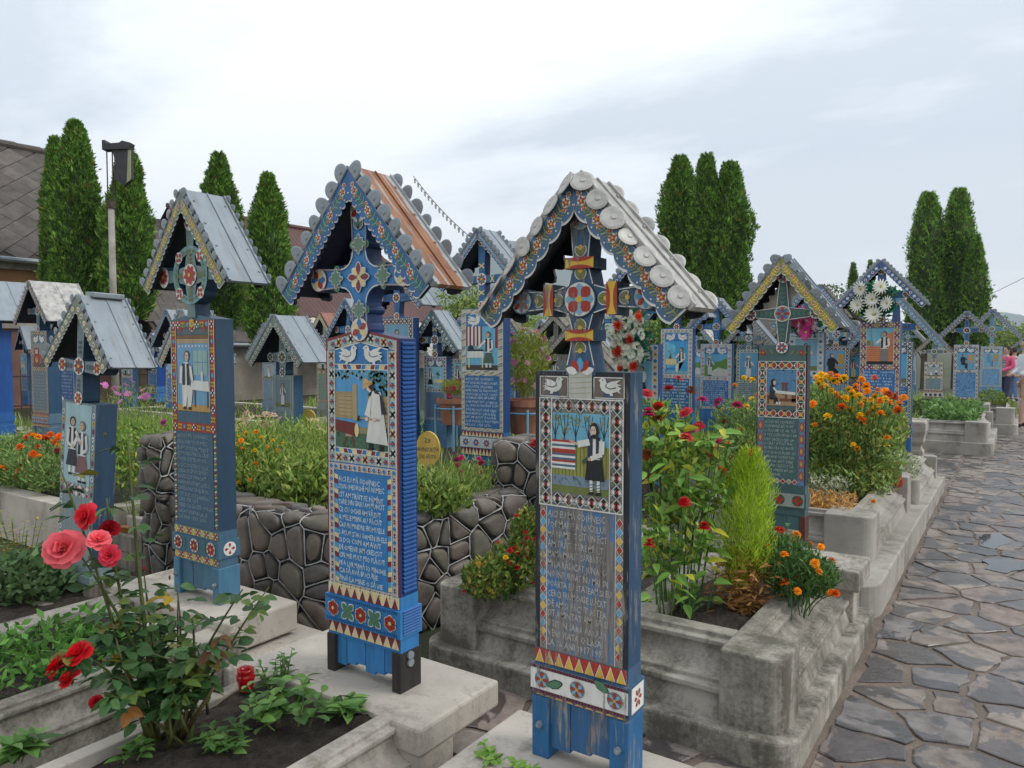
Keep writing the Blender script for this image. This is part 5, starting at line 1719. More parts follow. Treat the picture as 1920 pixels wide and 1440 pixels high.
make_cross('white-bordered blue cross with a purple flower wreath, behind the weaver cross', (-2.16, 9.6, .4), .42, 1.40, 1.95, .42, .26, 1.62, cross_gen(P['maroon'], P['teal'], 1), lin((70, 124, 168)), lin((74, 50, 80)),
           front_gen(pic_stand(lin((128, 176, 200)), K_, W_), mo_dia(P['steel'], P['ltblue']), lin((76, 130, 172)), lin((188, 200, 204)), lin((170, 200, 222)), bw=.07, doves=False), th=math.atan2(.46, .41), roofkw=rk(lin((70, 126, 150))))
make_cross('blue-grey cross with round rosettes, left of the daisy wreath cross', (-2.02, 12.0, .3), .38, 1.26, 1.72, .5, .26, 1.42, cross_gen(P['brown'], P['slate'], 0), lin((88, 122, 150)), DB,
           front_gen(pic_stand(lin((84, 168, 206)), P['red'], P['cream']), mo_x(P['tan'], P['slate']), lin((70, 112, 158)), lin((104, 130, 150)), lin((150, 182, 206)), bw=.06, doves=False), th=math.atan2(.5, .48), roofkw=rk(lin((112, 126, 134)), metal=METAL_O))
make_cross('narrow whitish patterned cross beyond the yellow marigolds', (-2.62, 13.0, .3), .36, 1.42, 1.8, .45, .25, 1.55, cross_gen(P['steel'], P['ltblue'], 2), lin((120, 150, 178)), lin((84, 76, 110)),
           front_gen(pic_stand(lin((150, 180, 196)), K_, W_), mo_dia(P['ltblue'], P['steel']), lin((110, 146, 180)), lin((196, 202, 206)), lin((170, 196, 216)), bw=.08, doves=False), th=math.atan2(.44, .43), roofkw=rk(lin((96, 136, 170))))
make_cross('grey-blue cross carved with a red tractor, under a whitish tin roof', (-10.50, 4.5, .42), .45, 1.42, 2.05, .46, .28, 1.68, cross_gen(P['maroon'], P['slate'], 0), lin((86, 114, 134)), lin((38, 76, 108)),
           front_gen(pic_tractor, mo_x(P['maroon'], P['olive']), lin((100, 116, 124)), lin((150, 142, 128)), lin((140, 158, 168)), bw=.055, doves=True, split=.56), bandmotif=band_gen(P['maroon'], P['red'], lin((120, 140, 156)), tri=(P['maroon'], P['ochre'])), t=.16, th=math.atan2(.5, .44), roofkw=rk(lin((116, 112, 104)), metal=METAL_O, n=16, yf=-.1, yb=.5))
make_cross('bright blue cross cut off by the left edge of the picture', (-12.02, 4.5, .36), .44, 1.5, 2.2, .5, .28, 1.78, cross_gen(P['red'], P['blue'], 0), lin((40, 98, 166)), lin((28, 84, 158)),
           front_gen(pic_stand(lin((100, 170, 210)), K_, W_), mo_x(P['red'], P['navy']), lin((40, 98, 166)), lin((170, 180, 186)), lin((180, 206, 228)), bw=.055), t=.2, bandmotif=band_gen(P['red'], P['maroon'], lin((92, 150, 190))), th=math.atan2(.55, .48), roofkw=rk(lin((60, 110, 160)), yf=-.1, yb=.55))
make_cross('small blue cross with a white-clad figure, half behind the tractor cross', (-15.0, 6.6, .25), .42, 1.36, 1.78, .5, .3, 1.46, cross_gen(P['maroon'], P['white'], 0), lin((62, 108, 152)), DB,
           front_gen(pic_stand(lin((110, 150, 190)), P['blue'], W_, hat=P['cream']), mo_x(P['steel'], P['white']), lin((76, 112, 148)), lin((140, 152, 160)), lin((150, 180, 206)), bw=.05, doves=False), th=math.atan2(.55, .48), roofkw=rk(lin((58, 98, 110)), n=11, yf=-.1, yb=.5))
make_cross('blue cross with a long text panel, under the leaning cross roof', (-12.15, 5.6, .3), .44, 1.22, 2.0, .5, .26, 1.55, cross_gen(P['red'], P['blue'], 1), lin((44, 92, 150)), lin((30, 82, 150)),
           front_gen(pic_stand(lin((120, 160, 190)), K_, W_), mo_x(P['grey'], P['white']), lin((44, 92, 150)), lin((130, 148, 160)), lin((160, 192, 218)), bw=.04, split=.82, doves=False), t=.16, th=math.atan2(.6, .48), roofkw=rk(lin((84, 130, 170)), yf=-.1, yb=.45))
make_cross('little tilted bright blue cross before the concrete wall', (-15.73, 9.0, .45), .34, .98, 1.5, .0 + .34, .2, 1.15, cross_gen(P['white'], P['ltblue'], 1), lin((52, 118, 186)), lin((20, 72, 150)),
           front_gen(pic_stand(lin((150, 186, 210)), W_, W_), mo_x(P['white'], P['steel']), lin((56, 116, 176)), lin((60, 116, 176)), lin((150, 190, 220)), bw=.04, split=.5, doves=False), t=.2, lean=(R(4), 0), bandmotif=band_gen(P['navy'], P['navy'], W_), th=math.atan2(.34, .32), roofkw=rk(lin((140, 156, 160)), n=8, tabs=None))
make_cross('dark cross with a scalloped tin roof, close behind the wheel-headed cross', (-5.6, 3.52, .25), .36, 1.25, 1.66, .34, .24, 1.40, cross_gen(P['slate'], P['steel'], 0), lin((56, 92, 128)), lin((24, 70, 140)),
           front_gen(pic_stand(lin((120, 150, 170)), K_, W_), mo_x(P['steel'], P['white']), lin((70, 100, 124)), lin((100, 118, 124)), lin((150, 170, 180)), bw=.05, doves=False), t=.1, th=math.atan2(.42, .33), roofkw=rk(lin((148, 146, 124)), level=2, n=14, tabs=('half', .022, 12, .05), yf=-.06, yb=.2, backtabs=True))
make_cross('pale blue-grey cross beside the small green-grey cross', (-10.40, 8.0, .4), .36, 1.0, 1.62, .5, .22, 1.2, cross_gen(P['steel'], P['ltblue'], 0), lin((122, 142, 160)), DB,
           front_gen(pic_stand(lin((150, 170, 180)), P['orange'], W_), mo_x(P['steel'], P['grey']), lin((118, 142, 164)), lin((128, 148, 162)), lin((160, 176, 188)), bw=.04, doves=False), t=.14, th=math.atan2(.55, .48), roofkw=rk(lin((120, 140, 150)), n=14, yf=-.1, yb=.4))
RRED = mat_noise('red_brown_sheet', [(.3, (.19, .07, .05)), (.7, (.27, .11, .075))], 5, .55, .15, 30)
make_cross('cross with a red-brown tin roof, behind the small green-grey cross', (-9.25, 8.2, .4), .40, 1.25, 1.78, .46, .26, 1.45, cross_gen(P['maroon'], P['white'], 0), lin((136, 148, 138)), lin((92, 110, 110)),
           front_gen(pic_stand(lin((176, 180, 176)), W_, K_, two=True), mo_x(P['maroon'], P['ochre']), lin((118, 140, 128)), lin((158, 136, 118)), lin((150, 160, 150)), bw=.05), t=.14, th=math.atan2(.58, .45), roofkw=rk(lin((176, 170, 132)), metal=RRED, n=14, yf=-.1, yb=.4, tabs=None))
for lab, x, y, z, w0, tp, ap, hf, mt in (
        ('bare grey cross with a wide plank roof, seen under the flaking cross arm', -5.15, 8.6, .4, .42, 1.12, 1.66, .62, WOOD),
        ('low unpainted cross with two small carved wheels, left of the flaking cross', -4.32, 7.6, .35, .44, .95, 1.53, .62, WOOD),
        ('small bare wooden cross with a tin roof, above the pink cosmos', -7.0, 10.5, .25, .36, 1.1, 1.72, .5, METAL)):
    make_cross(lab, (x, y, z), w0, tp, ap, hf, .27, ap - .38, cross_gen(P['grey'], P['slate'], 1), lin((136, 134, 126)), lin((96, 98, 96)),
               front_gen(pic_stand(lin((122, 132, 134)), P['slate'], P['grey']), mo_x(P['slate'], P['grey']), lin((128, 130, 126)), lin((128, 130, 126)), lin((150, 152, 148)), bw=.045, doves=False),
               mat=PAINT_G, th=math.atan2(.55, .58), t=.12, roofkw=rk(lin((142, 138, 128)), metal=mt, n=18, fw=.05, tabs=None, yb=.3, dark=lin((40, 36, 32))))
make_cross('grey-blue cross with a stubby roof, in the gap right of the yellow plaque', (-6.75, 8.6, .4), .36, 1.05, 1.66, .5, .24, 1.28, cross_gen(P['slate'], P['steel'], 0), lin((112, 130, 132)), lin((58, 94, 126)),
           front_gen(pic_desk(lin((140, 170, 184)), K_, K_), mo_x(P['steel'], P['slate']), lin((118, 134, 130)), lin((118, 134, 130)), lin((146, 156, 150)), bw=.05, doves=False), mat=PAINT_W, th=math.atan2(.52, .47), roofkw=rk(lin((110, 136, 140)), n=10, tabs=None))
make_cross('distant grey cross with a plank roof, beyond the yellow marigolds', (-3.35, 13.6, .3), .38, 1.35, 1.85, .5, .25, 1.5, cross_gen(P['slate'], P['steel'], 0), lin((116, 132, 136)), lin((66, 94, 116)),
           front_gen(pic_stand(lin((120, 150, 170)), K_, W_), mo_x(P['steel'], P['slate']), lin((96, 128, 150)), lin((130, 146, 152)), lin((150, 172, 186)), bw=.05, doves=False), mat=PAINT_W, th=math.atan2(.5, .48), roofkw=rk(lin((122, 126, 116)), metal=WOOD, n=12, tabs=None))
make_cross('pale blue cross with a light tin roof, behind the leaning cross', (-12.6, 7.6, .3), .42, 1.2, 2.0, .55, .26, 1.55, cross_gen(P['red'], P['blue'], 0), lin((70, 120, 170)), lin((30, 82, 150)),
           front_gen(pic_stand(lin((150, 186, 210)), K_, W_), mo_x(P['maroon'], P['white']), lin((70, 120, 170)), lin((150, 160, 166)), lin((170, 200, 222)), bw=.05), t=.16, th=math.atan2(.6, .5), roofkw=rk(lin((84, 120, 150)), metal=METAL, yf=-.1, yb=.5))
make_cross('far blue cross at the turn of the path, between the two visitors', (.15, 28.0, .2), .5, 1.15, 1.75, .6, .3, 1.4, cross_gen(P['grey'], P['steel'], 0), lin((110, 140, 160)), DB,
           front_gen(pic_stand(lin((110, 150, 180)), K_, W_), mo_x(P['steel'], P['grey']), lin((100, 136, 164)), lin((130, 146, 152)), lin((150, 172, 186)), bw=.06, doves=False), th=math.atan2(.5, .55), roofkw=rk(lin((96, 116, 134)), n=8, tabs=None))

# ---- denser rows behind
_more_x = (
    ('blue-gabled cross just left of the bright blue cross top', 650, 9.0, 562, 640, .40, BL, P['maroon']),
    ('small grey-green cross with a pale roof, left of the yellow plaque', 772, 11.5, 612, 690, .34, lin((112, 134, 132)), P['slate']),
    ('blue cross with a patterned front, right of the pale blue flower-table cross', 866, 9.6, 600, 672, .36, lin((74, 118, 156)), P['green']),
    ('slim blue cross seen between the ironing cross and the pink cosmos pot', 948, 12.5, 598, 668, .36, BL, P['red']),
    ('weathered blue cross behind the low unpainted cross', 1090, 11.0, 598, 664, .40, lin((86, 118, 140)), P['slate']),
    ('pale patterned cross between the seated-woman cross and the hillside cross', 1306, 14.0, 598, 655, .42, lin((110, 146, 176)), P['steel']),
    ('grey scalloped cross under the left slope of the weaver cross roof', 1404, 11.5, 590, 655, .38, lin((120, 134, 136)), P['slate']),
    ('blue cross with a green-edged roof, glimpsed under the weaver cross roof', 1528, 12.4, 535, 610, .40, lin((70, 126, 170)), P['teal']),
    ('light blue cross with white edging, right of the weaver cross', 1562, 10.8, 580, 650, .38, lin((120, 158, 190)), P['maroon']),
    ('blue-grey cross in front of the far thuja group', 1704, 20.0, 606, 662, .42, lin((96, 128, 150)), P['brown']),
    ('small blue cross at the far left under a pale roof', 44, 17.0, 612, 662, .42, lin((60, 104, 150)), P['red']),
    ('small blue cross behind the pink cosmos flowers', 236, 15.5, 612, 668, .40, lin((52, 104, 164)), P['white']),
    ('grey-blue cross beyond the pale plank-roofed cross', 1012, 14.0, 600, 655, .42, lin((104, 126, 138)), P['maroon']),
    ('blue cross behind the orange wreath cross', 1130, 12.0, 560, 640, .42, BL, P['yellow']),
)
def _px(x, y, d):
    f_ = Vector((-math.sin(YAW) * math.cos(PITCH), math.cos(YAW) * math.cos(PITCH), -math.sin(PITCH))); r_ = Vector((math.cos(YAW), math.sin(YAW), 0))
    return Vector((0, 0, CAMH)) + (f_ + r_ * ((x - 960) / 1390.0) + r_.cross(f_) * ((720 - y) / 1390.0)) * d
_pics = [pic_stand(lin((120, 170, 200)), K_, W_), pic_desk(lin((110, 164, 200)), K_, P['brown']), pic_I, pic_J, pic_stand(lin((140, 176, 190)), W_, K_, two=True), pic_K, pic_stand(lin((100, 160, 200)), P['navy'], W_, hat=P['cream'])]
_mots = [mo_x(P['maroon'], K_), mo_dia(P['red'], P['blue'], W_), mo_dia(P['steel'], P['green']), mo_chev(P['steel'], P['cream'])]
for _i, (lab, x, d, ya, yt, w0, bc, c1) in enumerate(_more_x):
    p_ = _px(x, 655, d)
    ap, tp_ = _px(x, ya, d).z - .3, _px(x, yt, d).z - .3
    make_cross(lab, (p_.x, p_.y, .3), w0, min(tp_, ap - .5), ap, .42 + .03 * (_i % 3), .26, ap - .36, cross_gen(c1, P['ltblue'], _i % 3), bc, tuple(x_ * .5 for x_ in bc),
               front_gen(_pics[_i % 7], _mots[_i % 4], bc, lin((176, 180, 176)), lin((178, 202, 220)), bw=.05, doves=(2 if _i % 2 else False), split=.5), t=.1, rz=(-6, 3, 0, 5, -3)[_i % 5], lean=(R((1.5, -1, 0, 2)[_i % 4]), 0),
               th=math.atan2(.5, .42), roofkw=rk(tuple(x_ * .9 for x_ in bc), metal=(METAL, METAL_O, METAL, WOOD)[_i % 4], n=10, tabs=('half', .028, 8, 0) if _i % 2 else None, yb=.26))
# ================================================================ ground, path, kerbed graves, boulder wall
GROUND = mat_noise('rough_grass_ground', [(.3, (.035, .045, .018)), (.55, (.06, .065, .03)), (.75, (.10, .085, .055))], 1.3, .95, .8, 14, detail=9, bd=.04)
mb = MB()
mb.add([(-3000, -60, -.012), (3000, -60, -.012), (3000, 3400, -.012), (-3000, 3400, -.012)], [(0, 1, 2, 3)], (.1, .1, .05))
tag(mb.build('ground', GROUND), kind='structure')

def clip_poly(poly, px, py, nx, ny):
    """keep the part of poly where (p - (px, py)).n <= 0"""
    out_ = []
    n = len(poly)
    for i in range(n):
        a, b = poly[i], poly[(i + 1) % n]
        da = (a[0] - px) * nx + (a[1] - py) * ny
        db = (b[0] - px) * nx + (b[1] - py) * ny
        if da <= 0: out_.append(a)
        if (da < 0) != (db < 0) and abs(da - db) > 1e-12:
            t = da / (da - db)
            out_.append((a[0] + (b[0] - a[0]) * t, a[1] + (b[1] - a[1]) * t))
    return out_

def voronoi(pts, x0, x1, y0, y1, reach):
    cells = []
    A = np.array(pts)
    for i, (x, y) in enumerate(pts):
        d = np.hypot(A[:, 0] - x, A[:, 1] - y)
        idx = np.argsort(d)[1:18]
        poly = [(x0, y0), (x1, y0), (x1, y1), (x0, y1)]
        for j in idx:
            if d[j] > reach: break
            mx, my = (x + A[j, 0]) / 2, (y + A[j, 1]) / 2
            poly = clip_poly(poly, mx, my, A[j, 0] - x, A[j, 1] - y)
            if len(poly) < 3: break
        cells.append(poly)
    return cells

def shrink(poly, g):
    """move every edge inwards by g (convex polygon)"""
    res = poly
    n = len(poly)
    for i in range(n):
        a, b = poly[i], poly[(i + 1) % n]
        dx, dy = b[0] - a[0], b[1] - a[1]
        L_ = math.hypot(dx, dy)
        if L_ < 1e-6: continue
        nx, ny = dy / L_, -dx / L_
        res = clip_poly(res, a[0] - nx * g, a[1] - ny * g, nx, ny)
        if len(res) < 3: return []
    return res

def chaikin(p, it=1, k=.25):
    for _ in range(it):
        q = []
        n = len(p)
        for i in range(n):
            a, b = p[i], p[(i + 1) % n]
            q.append((a[0] + (b[0] - a[0]) * k, a[1] + (b[1] - a[1]) * k))
            q.append((a[0] + (b[0] - a[0]) * (1 - k), a[1] + (b[1] - a[1]) * (1 - k)))
        p = q
    return p

def area(p):
    return abs(sum(p[i][0] * p[(i + 1) % len(p)][1] - p[(i + 1) % len(p)][0] * p[i][1] for i in range(len(p)))) / 2

# ---- the flagged path
mb = MB()
mb.add([(-.68, -1.5, .0), (3.0, -1.5, .0), (3.0, 34, .0), (-.68, 34, .0)], [(0, 1, 2, 3)], (.1, .1, .1))
path = tag(mb.build('path', SAND), kind='structure')
mb = MB()
mb.add([(-6, 2.2, -.003), (-.6, 2.2, -.003), (-.6, 2.86, -.003), (-6, 2.86, -.003)], [(0, 1, 2, 3)], (.1, .1, .1))
gap = tag(mb.build('grave_walk', SAND), kind='structure')
SR = random.Random(21)
def paving(x0, x1, y0, y1, gx, gy, parent, seen, jit=.42):
    pts = []
    ny, nx = int((y1 - y0) / gy), int((x1 - x0) / gx)
    for j in range(ny):
        for i in range(nx):
            pts.append((x0 + (i + .5 + (j % 2) * .5 - .25 + SR.uniform(-jit, jit)) * gx, y0 + (j + .5 + SR.uniform(-jit, jit)) * gy))
    rest = MB()
    for (cx, cy), poly in zip(pts, voronoi(pts, x0, x1, y0, y1, max(gx, gy) * 3.2)):
        if len(poly) < 3: continue
        p = shrink(poly, SR.uniform(.006, .024))
        if len(p) < 3 or area(p) < .006: continue
        q_ = []
        for a_, b_ in zip(p, p[1:] + p[:1]):
            m2 = max(1, int(math.hypot(b_[0] - a_[0], b_[1] - a_[1]) / .055))
            for k_ in range(m2):
                t_ = k_ / m2
                jj = .0 if k_ == 0 else .008
                q_.append((a_[0] + (b_[0] - a_[0]) * t_ + SR.gauss(0, jj), a_[1] + (b_[1] - a_[1]) * t_ + SR.gauss(0, jj)))
        p = q_
        c0 = (sum(a[0] for a in p) / len(p), sum(a[1] for a in p) / len(p))
        p = [(a[0] - c0[0], a[1] - c0[1]) for a in p]
        ins = [(a[0] * .965, a[1] * .965) for a in p]
        h = SR.uniform(.004, .010)
        if seen(cx, cy):
            m = MB()
            m.slab(p, -.02, h, (.3, .3, .3), h * .45, ins)
            o = m.build('flagstone', FLAG, parent)
            o.location = (c0[0], c0[1], .001)
            o.rotation_euler = (SR.gauss(0, .008), SR.gauss(0, .008), 0)
        else:
            rest.slab([(a[0] + c0[0], a[1] + c0[1]) for a in p], -.02, h, (.3, .3, .3), h * .45, [(a[0] + c0[0], a[1] + c0[1]) for a in ins])
    if rest.f: tag(rest.build('far_flagstones', FLAG, parent), kind='stuff')
paving(-.62, 2.9, -1.0, 33, .27, .31, path, lambda x, y: x < .2 and 2.3 < y < 20)
mb = MB()
mb.add([(-1.9, 9.62, -.004), (-.6, 9.62, -.004), (-.6, 13.2, -.004), (-1.9, 13.2, -.004)], [(0, 1, 2, 3)], (.1, .1, .1))
side = tag(mb.build('side_walk', SAND), kind='structure')
paving(-1.85, -.63, 9.66, 13.1, .3, .3, side, lambda x, y: x > -1.3)
paving(-2.6, -.64, 2.22, 2.82, .26, .22, gap, lambda x, y: True)

# ---- kerbed graves
def rail(mb, a, b, out, prof, c=(.4, .4, .4)):
    """extrude a moulded profile (outward, z) from a to b"""
    n = len(prof)
    v = []
    for p in (a, b):
        for o, z in prof:
            v.append((p[0] + out[0] * o, p[1] + out[1] * o, z))
    mb.add(v, [(i, (i + 1) % n, (i + 1) % n + n, i + n) for i in range(n)] + [tuple(range(n - 1, -1, -1)), tuple(range(n, 2 * n))], c)

def mould(wt, zt, zb, s=1.0):
    d = zt - zb
    P_ = [(0, zb), (0, zt), (wt - .125 * s, zt), (wt - .125 * s, zt - .07 * d), (wt - .098 * s, zt - .075 * d), (wt - .098 * s, zt - .15 * d)]
    for k in range(5):
        t = k / 4
        P_.append((wt - .122 * s + .05 * s * t ** 2.2, zt - d * (.16 + .32 * t)))
    P_ += [(wt - .04 * s, zt - .5 * d), (wt - .04 * s, zt - .57 * d), (wt - .016 * s, zt - .58 * d), (wt - .016 * s, zt - .66 * d), (wt - .034 * s, zt - .69 * d), (wt - .012 * s, zb)]
    return P_

def rrect(x0, x1, y0, y1, r, corners=(1, 1, 1, 1), n=6):
    """rounded rectangle, ccw from lower left; corners flags (ll, lr, ur, ul)"""
    p = []
    for (cx, cy, a0), f in zip(((x0 + r, y0 + r, math.pi), (x1 - r, y0 + r, 1.5 * math.pi), (x1 - r, y1 - r, 0), (x0 + r, y1 - r, .5 * math.pi)), corners):
        if f:
            for k in range(n + 1):
                a = a0 + k / n * math.pi / 2
                p.append((cx + r * math.cos(a), cy + r * math.sin(a)))
        else:
            p.append((cx + (r if math.cos(a0 + math.pi / 4) > 0 else -r), cy + (r if math.sin(a0 + math.pi / 4) > 0 else -r)))
    return p

def grave(label, x0, x1, y0, y1, hb, zt, wt, blk, mat, soil=None, slab=None, outset=.06, beds=None, rr=.07, moulded=True, front_extra=0.0, soilz=.05, slabmat=None, ms=1.0):
    """stepped concrete kerb round a planted bed: plinth, corner blocks, moulded rails, soil, head slab"""
    root = thing('grave_planter', label, 'grave', ((x0 + x1) / 2, (y0 + y1) / 2, 0), group='concrete kerbed graves')
    ox, oy = (x0 + x1) / 2, (y0 + y1) / 2
    X0, X1, Y0, Y1 = x0 - ox, x1 - ox, y0 - oy, y1 - oy
    if hb:
        mb = MB()
        mb.slab(rrect(X0 - outset, X1 + outset, Y0 - outset - front_extra, Y1 + outset, rr + outset, (1, 1, 0, 0)), -.01, hb, (.4, .4, .4))
        mb.build('plinth', mat, root, bevel=.012)
    for i, (bx, by, cf) in enumerate(((X0, Y0, (1, 0, 0, 0)), (X1 - blk, Y0, (0, 1, 0, 0)), (X1 - blk, Y1 - blk, (0, 0, 1, 0)), (X0, Y1 - blk, (0, 0, 0, 1)))):
        mb = MB()
        mb.slab(rrect(bx, bx + blk, by, by + blk, rr, cf), max(hb - .002, 0), zt + .004, (.4, .4, .4))
        mb.build('corner_block', mat, root, bevel=.01)
    pf = mould(wt, zt, max(hb - .003, .0), ms) if moulded else [(0, hb), (0, zt), (wt - .004, zt), (wt - .004, hb)]
    for a, b, o_ in (((X1 - blk + .002, Y0 + wt), (X0 + blk - .002, Y0 + wt), (0, -1)), ((X1 - wt, Y1 - blk + .002), (X1 - wt, Y0 + blk - .002), (1, 0)), ((X0 + wt, Y0 + blk - .002), (X0 + wt, Y1 - blk + .002), (-1, 0)), ((X0 + blk - .002, Y1 - wt), (X1 - blk + .002, Y1 - wt), (0, 1))):
        mb = MB()
        rail(mb, a, b, o_, pf)
        mb.build('rail', mat, root, bevel=.005)
    mb = MB()
    nx, ny = 26, 30
    v = []
    for j in range(ny + 1):
        for i in range(nx + 1):
            x, y = X0 + wt - .01 + (X1 - X0 - 2 * wt + .02) * i / nx, Y0 + wt - .01 + (Y1 - Y0 - 2 * wt + .02) * j / ny
            v.append((x, y, zt - soilz + rng.gauss(0, .007) + .015 * math.sin(x * 9 + y * 7)))
    mb.add(v, [(j * (nx + 1) + i, j * (nx + 1) + i + 1, (j + 1) * (nx + 1) + i + 1, (j + 1) * (nx + 1) + i) for j in range(ny) for i in range(nx)], (.05, .04, .03))
    mb.build('soil', SOIL, root, smooth=True)
    if slab:
        for (a, b, c_, d_, z) in slab:
            mb = MB()
            mb.box(a - ox, b - ox, c_ - oy, d_ - oy, zt - .1 if z > zt - .08 else 0, z)
            mb.build('head_slab', slabmat or mat, root, bevel=.012)
    return root

grave('broad stepped grave kerb with rounded corners, holding red zinnias and a bright green kochia', -2.42, -.70, 2.85, 4.55,  .12, .41, .25, .25, CON_M, slab=[(-2.4, -.66, 4.22, 4.58, .424), (-1.5, -1.33, 3.05, 4.3, .417)], outset=.06, ms=1.35)
grave('grave kerb with a rounded front block, filled with tall yellow and orange marigolds', -1.95, -.75, 5.25, 7.42, .2, .5, .17, .3, CON_G, outset=.11, front_extra=.42, slab=None)
grave('grave kerb holding silvery dusty miller, with the daisy wreath cross at its head', -2.0, -.72, 7.65, 9.6, .16, .4, .15, .14, CON_G, outset=.07, slab=[(-2.05, -.86, 8.45, 9.3, .42)], slabmat=CON_P)
grave('grave kerb with low leafy greens, in front of the desk cross', -1.42, -.34, 13.1, 15.7, .2, .5, .16, .3, CON_G, outset=.07, slab=[(-1.3, -.4, 15.6, 16.4, .62)])
grave('farthest grave kerb, with two yellow-green bushes', -.95, -.02, 16.6, 19.5, .2, .5, .15, .3, CON_G, outset=.06)
grave('low grave kerb behind the dark shrub, left of the leafy green bed', -2.9, -1.62, 15.5, 17.6, .12, .36, .14, .2, CON_G, outset=.05)
# row in front
grave('bare concrete grave bed under the bright blue cross, rose bush planted in it', -2.62, -1.66, .1, 2.06, .04, .30, .19, .19, CON_P, outset=.0, slab=[(-2.62, -1.65, 1.86, 2.33, .303)], soilz=.03, rr=.012)
grave('grave bed under the wheel-headed cross, covered with low green leaves', -4.02, -2.96, .1, 2.1, .04, .27, .2, .2, CON_M, outset=.0, slab=[(-4.06, -3.0, 2.06, 2.46, .32), (-4.12, -2.92, 2.0, 2.56, .15)], soilz=.02, rr=.012, slabmat=CON_P)
grave('pale concrete grave base under the flaking cross', -1.46, -.70, -.2, 2.0, .04, .285, .2, .2, CON_P, outset=0, slab=[(-1.463, -.66, 1.62, 2.19, .3)], soilz=.03, rr=.012)
grave('low worn grave kerb under the leaning cross', -5.5, -4.32, .3, 2.45, .0, .13, .16, .16, CON_M, outset=0, moulded=False, slab=[(-5.2, -4.4, 2.0, 2.5, .085)], soilz=.04, rr=.02)
grave('long concrete grave bed full of orange marigolds, at the left edge', -8.2, -5.62, 2.7, 4.6, .0, .40, .16, .18, CON_P, outset=0, moulded=False, soilz=.04, rr=.02)
grave('concrete grave bed with small orange flowers, left of the boulder pillar', -5.56, -4.98, 2.95, 4.9, .0, .34, .11, .12, CON_P, outset=0, moulded=False, soilz=.04, rr=.02)
grave('concrete grave bed under the tractor cross', -11.4, -9.5, 3.2, 5.4, .0, .42, .16, .2, CON_G, outset=0, moulded=False, soilz=.03, rr=.02)
grave('pale concrete slab under the cross at the left edge', -13.2, -11.5, 3.8, 5.6, .0, .36, .2, .2, CON_P, outset=0, moulded=False, soilz=.005, rr=.02, slab=[(-13.0, -11.55, 3.85, 5.5, .365)])
grave('white-topped kerb behind the pink cosmos flowers', -13.6, -9.0, 7.0, 9.4, .0, .52, .16, .2, CON_P, outset=0, moulded=False, soilz=.03, rr=.02)

# planks of a wooden bed beside the wall
root = thing('plank_bed_edge', 'two weathered planks edging a bed, left of the boulder pillar', 'bed edge', (-5.28, 2.78, 0))
for i in range(2):
    mb = MB()
    mb.box(-.3, .26, -.02, .02, .03 + i * .125, .15 + i * .125, (.3, .28, .25))
    o = mb.build('plank', WOOD, root, bevel=.005)
mb = MB(); mb.box(.262, .30, -.03, .03, 0, .3); mb.build('stake', WOOD, root)

# kerb stone row and carved stone pedestal by the path
mb = MB(); mb.box(-.85, .8, -.16, .16, 0, .17); o = mb.build('kerb_stone', CON_G, None, bevel=.02); o.location = (-1.75, 11.3, 0)
tag(o, 'long low kerb stone under the carved stone pedestal', 'kerb stone')
mb = MB()
prof = [(.0, .17), (.16, .17), (.16, .23), (.13, .26), (.12, .30), (.15, .33), (.17, .36), (.17, .42), (.20, .5), (.20, .62), (.18, .635), (0, .635)]
mb.lathe(prof, 4, (.5, .5, .5))
ped = mb.build('stone_pedestal', CON_P, None, bevel=.012); ped.location = (-1.13, 11.35, 0); ped.rotation_euler = (0, 0, R(45))
tag(ped, 'squat carved pale stone pedestal beside the path', 'pedestal')

# ---- boulder walls
def wall_map(pl, H, depth, rad=.05):
    """(s, q) -> point and outward normal; q climbs the face, then crosses the top"""
    P_ = [Vector((a, b, 0)) for a, b in pl]
    cum = [0]
    for a, b in zip(P_, P_[1:]): cum.append(cum[-1] + (b - a).length)
    def base(s):
        s = max(0, min(cum[-1] - 1e-6, s))
        i = max(k for k in range(len(cum) - 1) if cum[k] <= s + 1e-9)
        t = (s - cum[i]) / (cum[i + 1] - cum[i])
        d0 = (P_[i + 1] - P_[i]).normalized()
        dp = (P_[i] - P_[i - 1]).normalized() if i > 0 else d0
        dn = (P_[min(i + 2, len(P_) - 1)] - P_[i + 1]).normalized() if i + 2 < len(P_) else d0
        d = (dp * max(0, .5 - t) + d0 + dn * max(0, t - .5)).normalized()
        return P_[i].lerp(P_[i + 1], t), Vector((d.y, -d.x, 0))
    h1 = H - rad
    arc = rad * math.pi / 2
    def f(s, q, lift=0.0):
        p, n = base(s)
        if q <= h1:
            return p + n * lift + Vector((0, 0, q)), n
        if q <= h1 + arc:
            a = (q - h1) / rad
            nn = n * math.cos(a) + Vector((0, 0, math.sin(a)))
            return p - n * rad + Vector((0, 0, h1)) + nn * (rad + lift), nn
        e = q - h1 - arc
        return p - n * (rad + e) + Vector((0, 0, H + lift)), Vector((0, 0, 1))
    return f, cum[-1], h1 + arc + depth - rad

